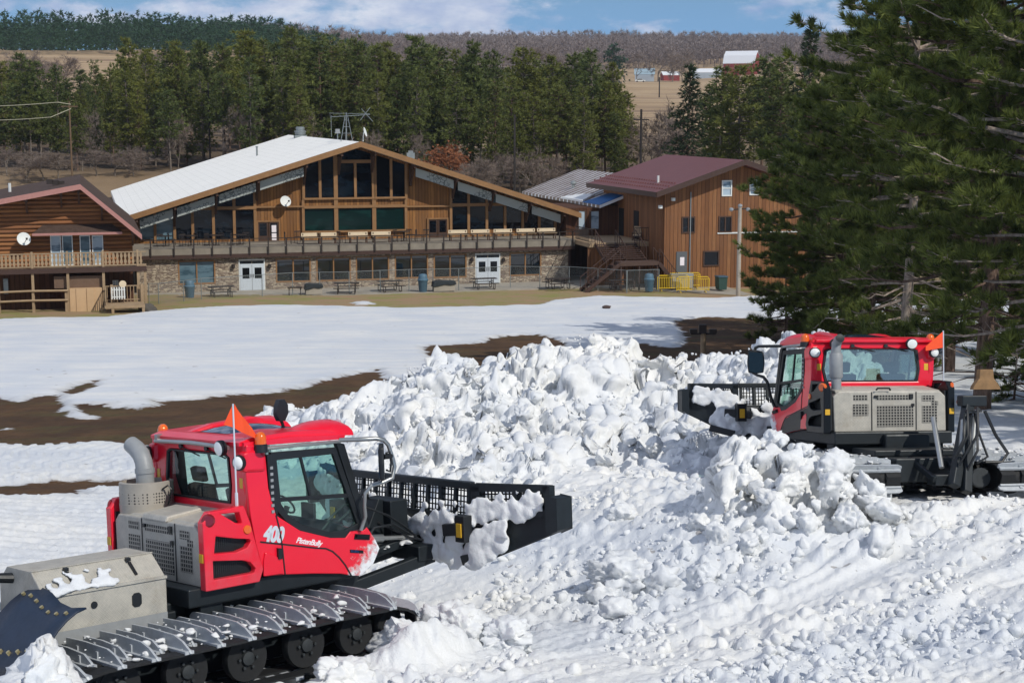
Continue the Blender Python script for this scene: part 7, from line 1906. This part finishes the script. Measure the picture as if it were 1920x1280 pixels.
# --- near pines on the right
def near_pine(seed, H, z0, R, n_whorl, limbs, trunk_r, lean=(0,0), bark=M_BARK, dens=1.0, longside=None):
    rng = np.random.default_rng(seed); root = empty('red_pine'); mb = MB()
    ax = lambda z: np.array([lean[0]*z+.10*math.sin(z*.45+seed), lean[1]*z+.08*math.cos(z*.4+seed), z])
    zs = np.linspace(-.4, H, 16); mb.tube([ax(z) for z in zs], [trunk_r*(1-.9*max(0, z)/H)+.015 for z in zs], 10, caps=False)
    lb = MB(); P, Dn = [], []
    for w in range(n_whorl):
        u = w/(n_whorl-1); z = z0+(H-z0)*u; rad = R*(.26+.74*math.sin(min(1, (1-u)*1.5+.04)*math.pi/2))*(.62+.38*min(1, u*3))
        for l in range(limbs):
            if rng.random() < .26: continue
            an = (l+rng.random())*2*math.pi/limbs+w*1.9; L = rad*rng.uniform(.4, 1.25); c = ax(z+rng.normal(0, .12))
            up = -.20+.55*u+rng.normal(0, .16); h = np.array([math.cos(an), math.sin(an), 0]); pts = []
            for t in np.linspace(0, 1, 6): pts.append(c+h*L*t+np.array([0,0,L*(up*t-.10*t*t+.20*t**3)])+rng.normal(0, .03*L*t, 3))
            limb_tubes(lb, pts, .022+.012*L, .012, 5)
            deadl = z < z0+(H-z0)*.18 and rng.random() < .45
            for b in range(int(L*5.2*dens)+2):
                t = rng.uniform(.28, 1.0); i = min(4, int(t*5)); f = t*5-i; base = pts[i]*(1-f)+pts[i+1]*f
                sg = rng.choice([-1, 1]); tang = h*rng.uniform(.4,.9)+np.array([-h[1], h[0], 0])*sg*rng.uniform(.5,1.1)+np.array([0,0,rng.uniform(-.1,.35)]); tang /= np.linalg.norm(tang)
                bl_ = (.25+.55*rng.random())*(1.15-.5*t)*min(1.3, L*.35); tip = base+tang*bl_+np.array([0,0,.08*bl_])
                limb_tubes(lb, [base, (base+tip)/2+np.array([0,0,-.03]), tip], .011, .006, 3)
                if deadl: continue
                for q in range(3 + int(bl_*5)):
                    k = .35+.75*rng.random(); P.append(base+(tip-base)*k+rng.normal(0, .05, 3)); Dn.append(tang*.8+np.array([0,0,.45])+rng.normal(0,.35,3))
            if not deadl: P.append(pts[-1]); Dn.append(h+np.array([0,0,.5]))
    for k in range(14):
        z = rng.uniform(.8, z0+1.5); an = rng.uniform(0, 6.28); L = rng.uniform(.8, 2.4); c = ax(z); limb_tubes(lb, [c, c+np.array([math.cos(an)*L*.5, math.sin(an)*L*.5, -.05*L]), c+np.array([math.cos(an)*L, math.sin(an)*L, -.25*L])], .028, .008, 4)
    mb.obj('trunk', bark, root, smooth=60); lb.obj('branches', bark, root, smooth=60)
    V, F, T = blades(np.array(P), np.array(Dn), 17, .33, .036, .56, rng, .06)
    np_mesh('needles', V, F, M_NEEDN, root, smooth=False, attrs={'tint': T})
    root['H'] = H; return root
def put(o, px, pyb, D, rz, label, k=1.0, dx=0.0):
    x = (px-960)/F_PX*D; o.location = (x, D, gz1(x, D)-.1); o.rotation_euler = (0,0,rz); o.scale = (k,k,k); return tag(o, label, 'pine', None)
NPA = near_pine(401, 17, 2.6, 4.8, 24, 6, .26, dens=1.0)
NPB = near_pine(402, 18, 2.4, 4.4, 26, 6, .20, (.012, 0), M_BARKL)
NPC = near_pine(403, 15, 1.0, 4.4, 25, 6, .17, (-.01, 0))
put(NPA, 1862, 790, 45, .4, 'nearest dark-trunked pine standing just right of the rear groomer, its limbs reaching over the groomer')
put(NPB, 1706, 700, 54, 1.0, 'pale-stemmed pine rising straight above the roof of the right groomer')
put(NPC, 1640, 690, 62, 2.0, 'slender pine in the middle of the right-hand clump, left of the pale-stemmed pine', .88)
def more(src, px, D, rz, k, lab, sh=1.0):
    o = copy_tree(src); put(o, px, 0, D, rz, lab, k); return o
more(NPC, 1585, 66, .5, .80, 'pine second from the left edge of the right-hand clump')
more(NPC, 1530, 74, 3.3, .80, 'leftmost pine of the right-hand clump, covering the corner of the annex')
more(NPB, 1962, 42, 2.2, .95, 'pine at the very right edge of the picture, its trunk half out of frame')
more(NPA, 1785, 60, 3.6, .95, 'pine behind the gap between the pale-stemmed pine and the dark trunk')
more(NPC, 1905, 68, 5.0, 1.05, 'pine far right behind the nearest dark trunk')
more(NPB, 1672, 78, 4.4, .74, 'pine at the back of the right-hand clump, behind its middle')
# seedling-like low boughs near the foot of the clump
lowp = near_pine(404, 4.2, .3, 2.6, 9, 5, .06)
put(lowp, 1475, 0, 76, .3, 'low young pine at the left foot of the right-hand clump')
o = copy_tree(lowp); put(o, 1580, 0, 63, 2.0, 'low young pine right behind the snow pile under the clump', .8)
o = copy_tree(lowp); put(o, 1915, 0, 47, 1.0, 'low young pine at the right edge beside the blue shaded snow', .55)
# trees just outside the frame that shade the snow at the right edge
for x, y, k, rz in ((23.5, 31.5, .95, 1.3), (28, 36, 1.0, 4.1), (33, 43, 1.0, 2.1)):
    o = copy_tree(NPA); o.location = (x, y, gz1(x, y)-.1); o.rotation_euler = (0,0,rz); o.scale = (k,k,k); tag(o, 'pine beyond the right edge of the picture shading the snow', 'pine', 'pines beyond the right edge')

# --- far woods that read as one mass
def mass(name, pts, hts, mt, label, kind_, seed, nb, wd):
    rng = np.random.default_rng(seed); Vs, Fs, Ts, b = [], [], [], 0
    for (x, y), h in zip(pts, hts):
        z = gz1(x, y) if False else 0
    X = np.array(pts); Z = ground_z(X[:,0], X[:,1]); n = len(X); H = np.array(hts)
    m = 22
    if kind_ == 'pine':
        u = rng.random((n, m))**.8; rad = (1-u)*.26*H[:,None]+.25; an = rng.uniform(0, 6.28, (n, m)); rr = rad*np.sqrt(rng.random((n, m)))
        P = np.stack([X[:,:1]+rr*np.cos(an), X[:,1:]+rr*np.sin(an), Z[:,None]+H[:,None]*(.12+.86*u)], -1).reshape(-1, 3)
        Dn = np.stack([np.cos(an), np.sin(an), np.full_like(an, .25)], -1).reshape(-1, 3); ln = np.repeat(H*.11, m)
        V, F, T = blades(P, Dn, nb, ln, wd, .8, rng)
    else:
        u = rng.random((n, m)); rad = .30*H[:,None]*np.sin(np.clip(u*.9+.1, 0, 1)*math.pi)**.7; an = rng.uniform(0, 6.28, (n, m)); rr = rad*np.sqrt(rng.random((n, m)))
        P = np.stack([X[:,:1]+rr*np.cos(an), X[:,1:]+rr*np.sin(an), Z[:,None]+H[:,None]*(.25+.6*u)], -1).reshape(-1, 3)
        Dn = np.stack([np.cos(an)*.5, np.sin(an)*.5, np.full_like(an, 1.0)], -1).reshape(-1, 3); ln = np.repeat(H*.20, m)
        V, F, T = blades(P, Dn, nb, ln*.8, wd, 1.0, rng)
        St = np.stack([X[:,0], X[:,1], Z], -1); V2, F2, T2 = blades(St, np.tile([0,0,1.0], (n,1)), 1, H*.8, .5, .04, rng)
        V = np.concatenate([V, V2]); F = np.concatenate([F, F2+len(V)-len(V2)]); T = np.concatenate([T, T2])
    tr = np.repeat(rng.random(n), m*nb*3); T[:len(tr)] = T[:len(tr)]*.5+tr*.5
    o = np_mesh(name, V, F, mt, smooth=False, attrs={'tint': T}); return tag(o, label, 'wood', kind='stuff')
rm = np.random.default_rng(61)
pts = []; hts = []
for D in np.arange(545, 720, 9.0):
    for px in np.arange(-260, 690, 15):
        q = px+rm.uniform(-8, 8); d = D+rm.uniform(-4, 4)
        if q > 540 and d < 600: continue
        pts.append(((q-960)/F_PX*d, d)); hts.append(rm.uniform(8.5, 15.0)*(1-max(0, q-450)/420*.45))
mass('pine_wood', pts, hts, M_PINEB, 'dense dark pine wood covering the far ridge at the left', 'pine', 62, 9, .34)
pts = []; hts = []
for D in np.arange(860, 1420, 15.0):
    for px in np.arange(330, 2100, 12):
        q = px+rm.uniform(-6, 6); d = D+rm.uniform(-9, 9)
        if d < 960 and (1100 < q < 1480): continue
        pts.append(((q-960)/F_PX*d, d)); hts.append(rm.uniform(9, 19))
mass('hardwood_wood', pts, hts, M_TWIGF, 'leafless grey-brown hardwood forest covering the far hills', 'bare', 63, 10, .30)
pts = []; hts = []
for px in np.arange(940, 1180, 9):
    if rm.random() < .75: pts.append(((px-960)/F_PX*1400, 1400+rm.uniform(-10, 10))); hts.append(rm.uniform(14, 20))
mass('pine_row', pts, hts, M_PINEB, 'dark row of pines along the skyline of the far hills', 'pine', 64, 7, .8)
pts = []; hts = []
for D in (470, 520, 570, 430):
    for px in np.arange(640, 1140, 16): pts.append(((px+rm.uniform(-8,8)-960)/F_PX*D, D)); hts.append(rm.uniform(8, 13))
mass('bare_copse', pts, hts, M_TWIGF, 'leafless thicket on the slope beyond the pine belt', 'bare', 65, 8, .25)

# ------------------------------------------------------------------ far farm
M_BARNR = mat('barn_red', '8a3434', .8, var=.25); M_FARR = mat('far_white_roof', 'dcdfe2', .6, var=.05); M_FARB = mat('far_pale_wall', 'a9b4be', .8, var=.1); M_FARG = mat('far_blue_roof', '93a9b4', .6)
def farm(name, px, D, rz, w, d, hw, hr, wm, rm_, label, cat, gambrel=False):
    x = (px-960)/F_PX*D; e = empty(name, (x, D, gz1(x, D)-.3), rz, label, cat)
    pr_ = [(-d/2,0),(d/2,0),(d/2,hw),(d*.32,hw+(hr-hw)*.62),(0,hr),(-d*.32,hw+(hr-hw)*.62),(-d/2,hw)] if gambrel else [(-d/2,0),(d/2,0),(d/2,hw),(0,hr),(-d/2,hw)]
    m = MB(); m.prism(pr_, 'x', -w/2, w/2); m.obj('walls', wm, e)
    top = pr_[2:]; m = MB()
    for p, q in zip(top, top[1:]):
        m.add([(-w/2-.4,p[0],p[1]+.05),(w/2+.4,p[0],p[1]+.05),(w/2+.4,q[0],q[1]+.05),(-w/2-.4,q[0],q[1]+.05),(-w/2-.4,p[0],p[1]+.3),(w/2+.4,p[0],p[1]+.3),(w/2+.4,q[0],q[1]+.3),(-w/2-.4,q[0],q[1]+.3)], [(3,2,1,0),(4,5,6,7),(0,1,5,4),(2,3,7,6),(1,2,6,5),(3,0,4,7)])
    m.obj('roof', rm_, e); m = MB(); m.box(-1.2,1.2,-d/2-.06,-d/2-.01,0,min(2.6,hw*.7)); m.obj('door', wm, e); return e
farm('barn', 1384, 840, math.radians(-24), 17, 11, 6.2, 12.8, M_BARNR, M_FARR, 'big red barn with white gambrel roof on the far hill', 'barn', True)
farm('farm_shed', 1320, 830, math.radians(-8), 15, 7, 3.0, 5.0, M_FARB, M_FARR, 'long low pale shed with white roof left of the red barn', 'shed')
farm('farm_shed', 1252, 760, math.radians(10), 8, 6, 2.8, 4.4, M_BARNR, M_FARR, 'small red shed with pale roof between the farm trees', 'shed')
farm('farm_house', 1205, 740, math.radians(-5), 9, 7, 3.2, 6.0, M_FARB, M_FARG, 'pale blue-roofed farmhouse in the far field', 'house')
x = (1357-960)/F_PX*845; e = empty('silo', (x, 845, gz1(x, 845)-.3), 0, 'grey domed silo beside the red barn', 'silo')
m = MB(); m.lathe([(2.2,0),(2.2,9.2)], (0,0,0), 16); m.obj('body', M_FARB, e); m = MB(); m.lathe([(2.3,9.2),(1.6,10.6),(.2,11.6)], (0,0,0), 16); m.obj('dome', M_FARG, e)
def car(px, D, label, rz):
    x = (px-960)/F_PX*D; e = empty('parked_car', (x, D, gz1(x, D)), rz, label, 'car')
    m = MB(); m.prism([(-2.2,.35),(2.2,.35),(2.25,.85),(1.2,.95),(.7,1.5),(-1.3,1.5),(-1.9,.95),(-2.25,.9)], 'y', -.85, .85); m.obj('body', M_TRIMW, e)
    m = MB(); m.prism([(-1.65,.98),(1.05,.98),(.62,1.42),(-1.22,1.42)], 'y', -.87, .87); m.obj('window', M_PANE, e)
    for sx in (-1.4, 1.4):
        for sy in (-.8, .8): m = MB(); m.lathe([(.33,-.1),(.33,.1)], (sx,sy,.33), 12, axis=(0,1,0)); m.obj('wheel', M_RUBBER, e)
car(1042, 620, 'white car parked before the leafless farm trees', .3)
car(1197, 690, 'pale car parked beside the blue-roofed farmhouse', 0)

# ------------------------------------------------------------------ thin air between here and the hills
def haze_mat():
    t = NT('haze'); t.t.nodes.remove(t.b); v = t.n('ShaderNodeVolumePrincipled')
    v.inputs['Color'].default_value = (.80, .87, 1.0, 1); v.inputs['Density'].default_value = .00012; v.inputs['Anisotropy'].default_value = .2
    t.t.links.new(v.outputs[0], t.out.inputs['Volume']); return t.m
m = MB(); m.box(-3600, 3600, -60, 3600, -3, 140); o = m.obj('haze', haze_mat()); tag(o, 'thin blue haze over the valley', 'haze', kind='stuff')
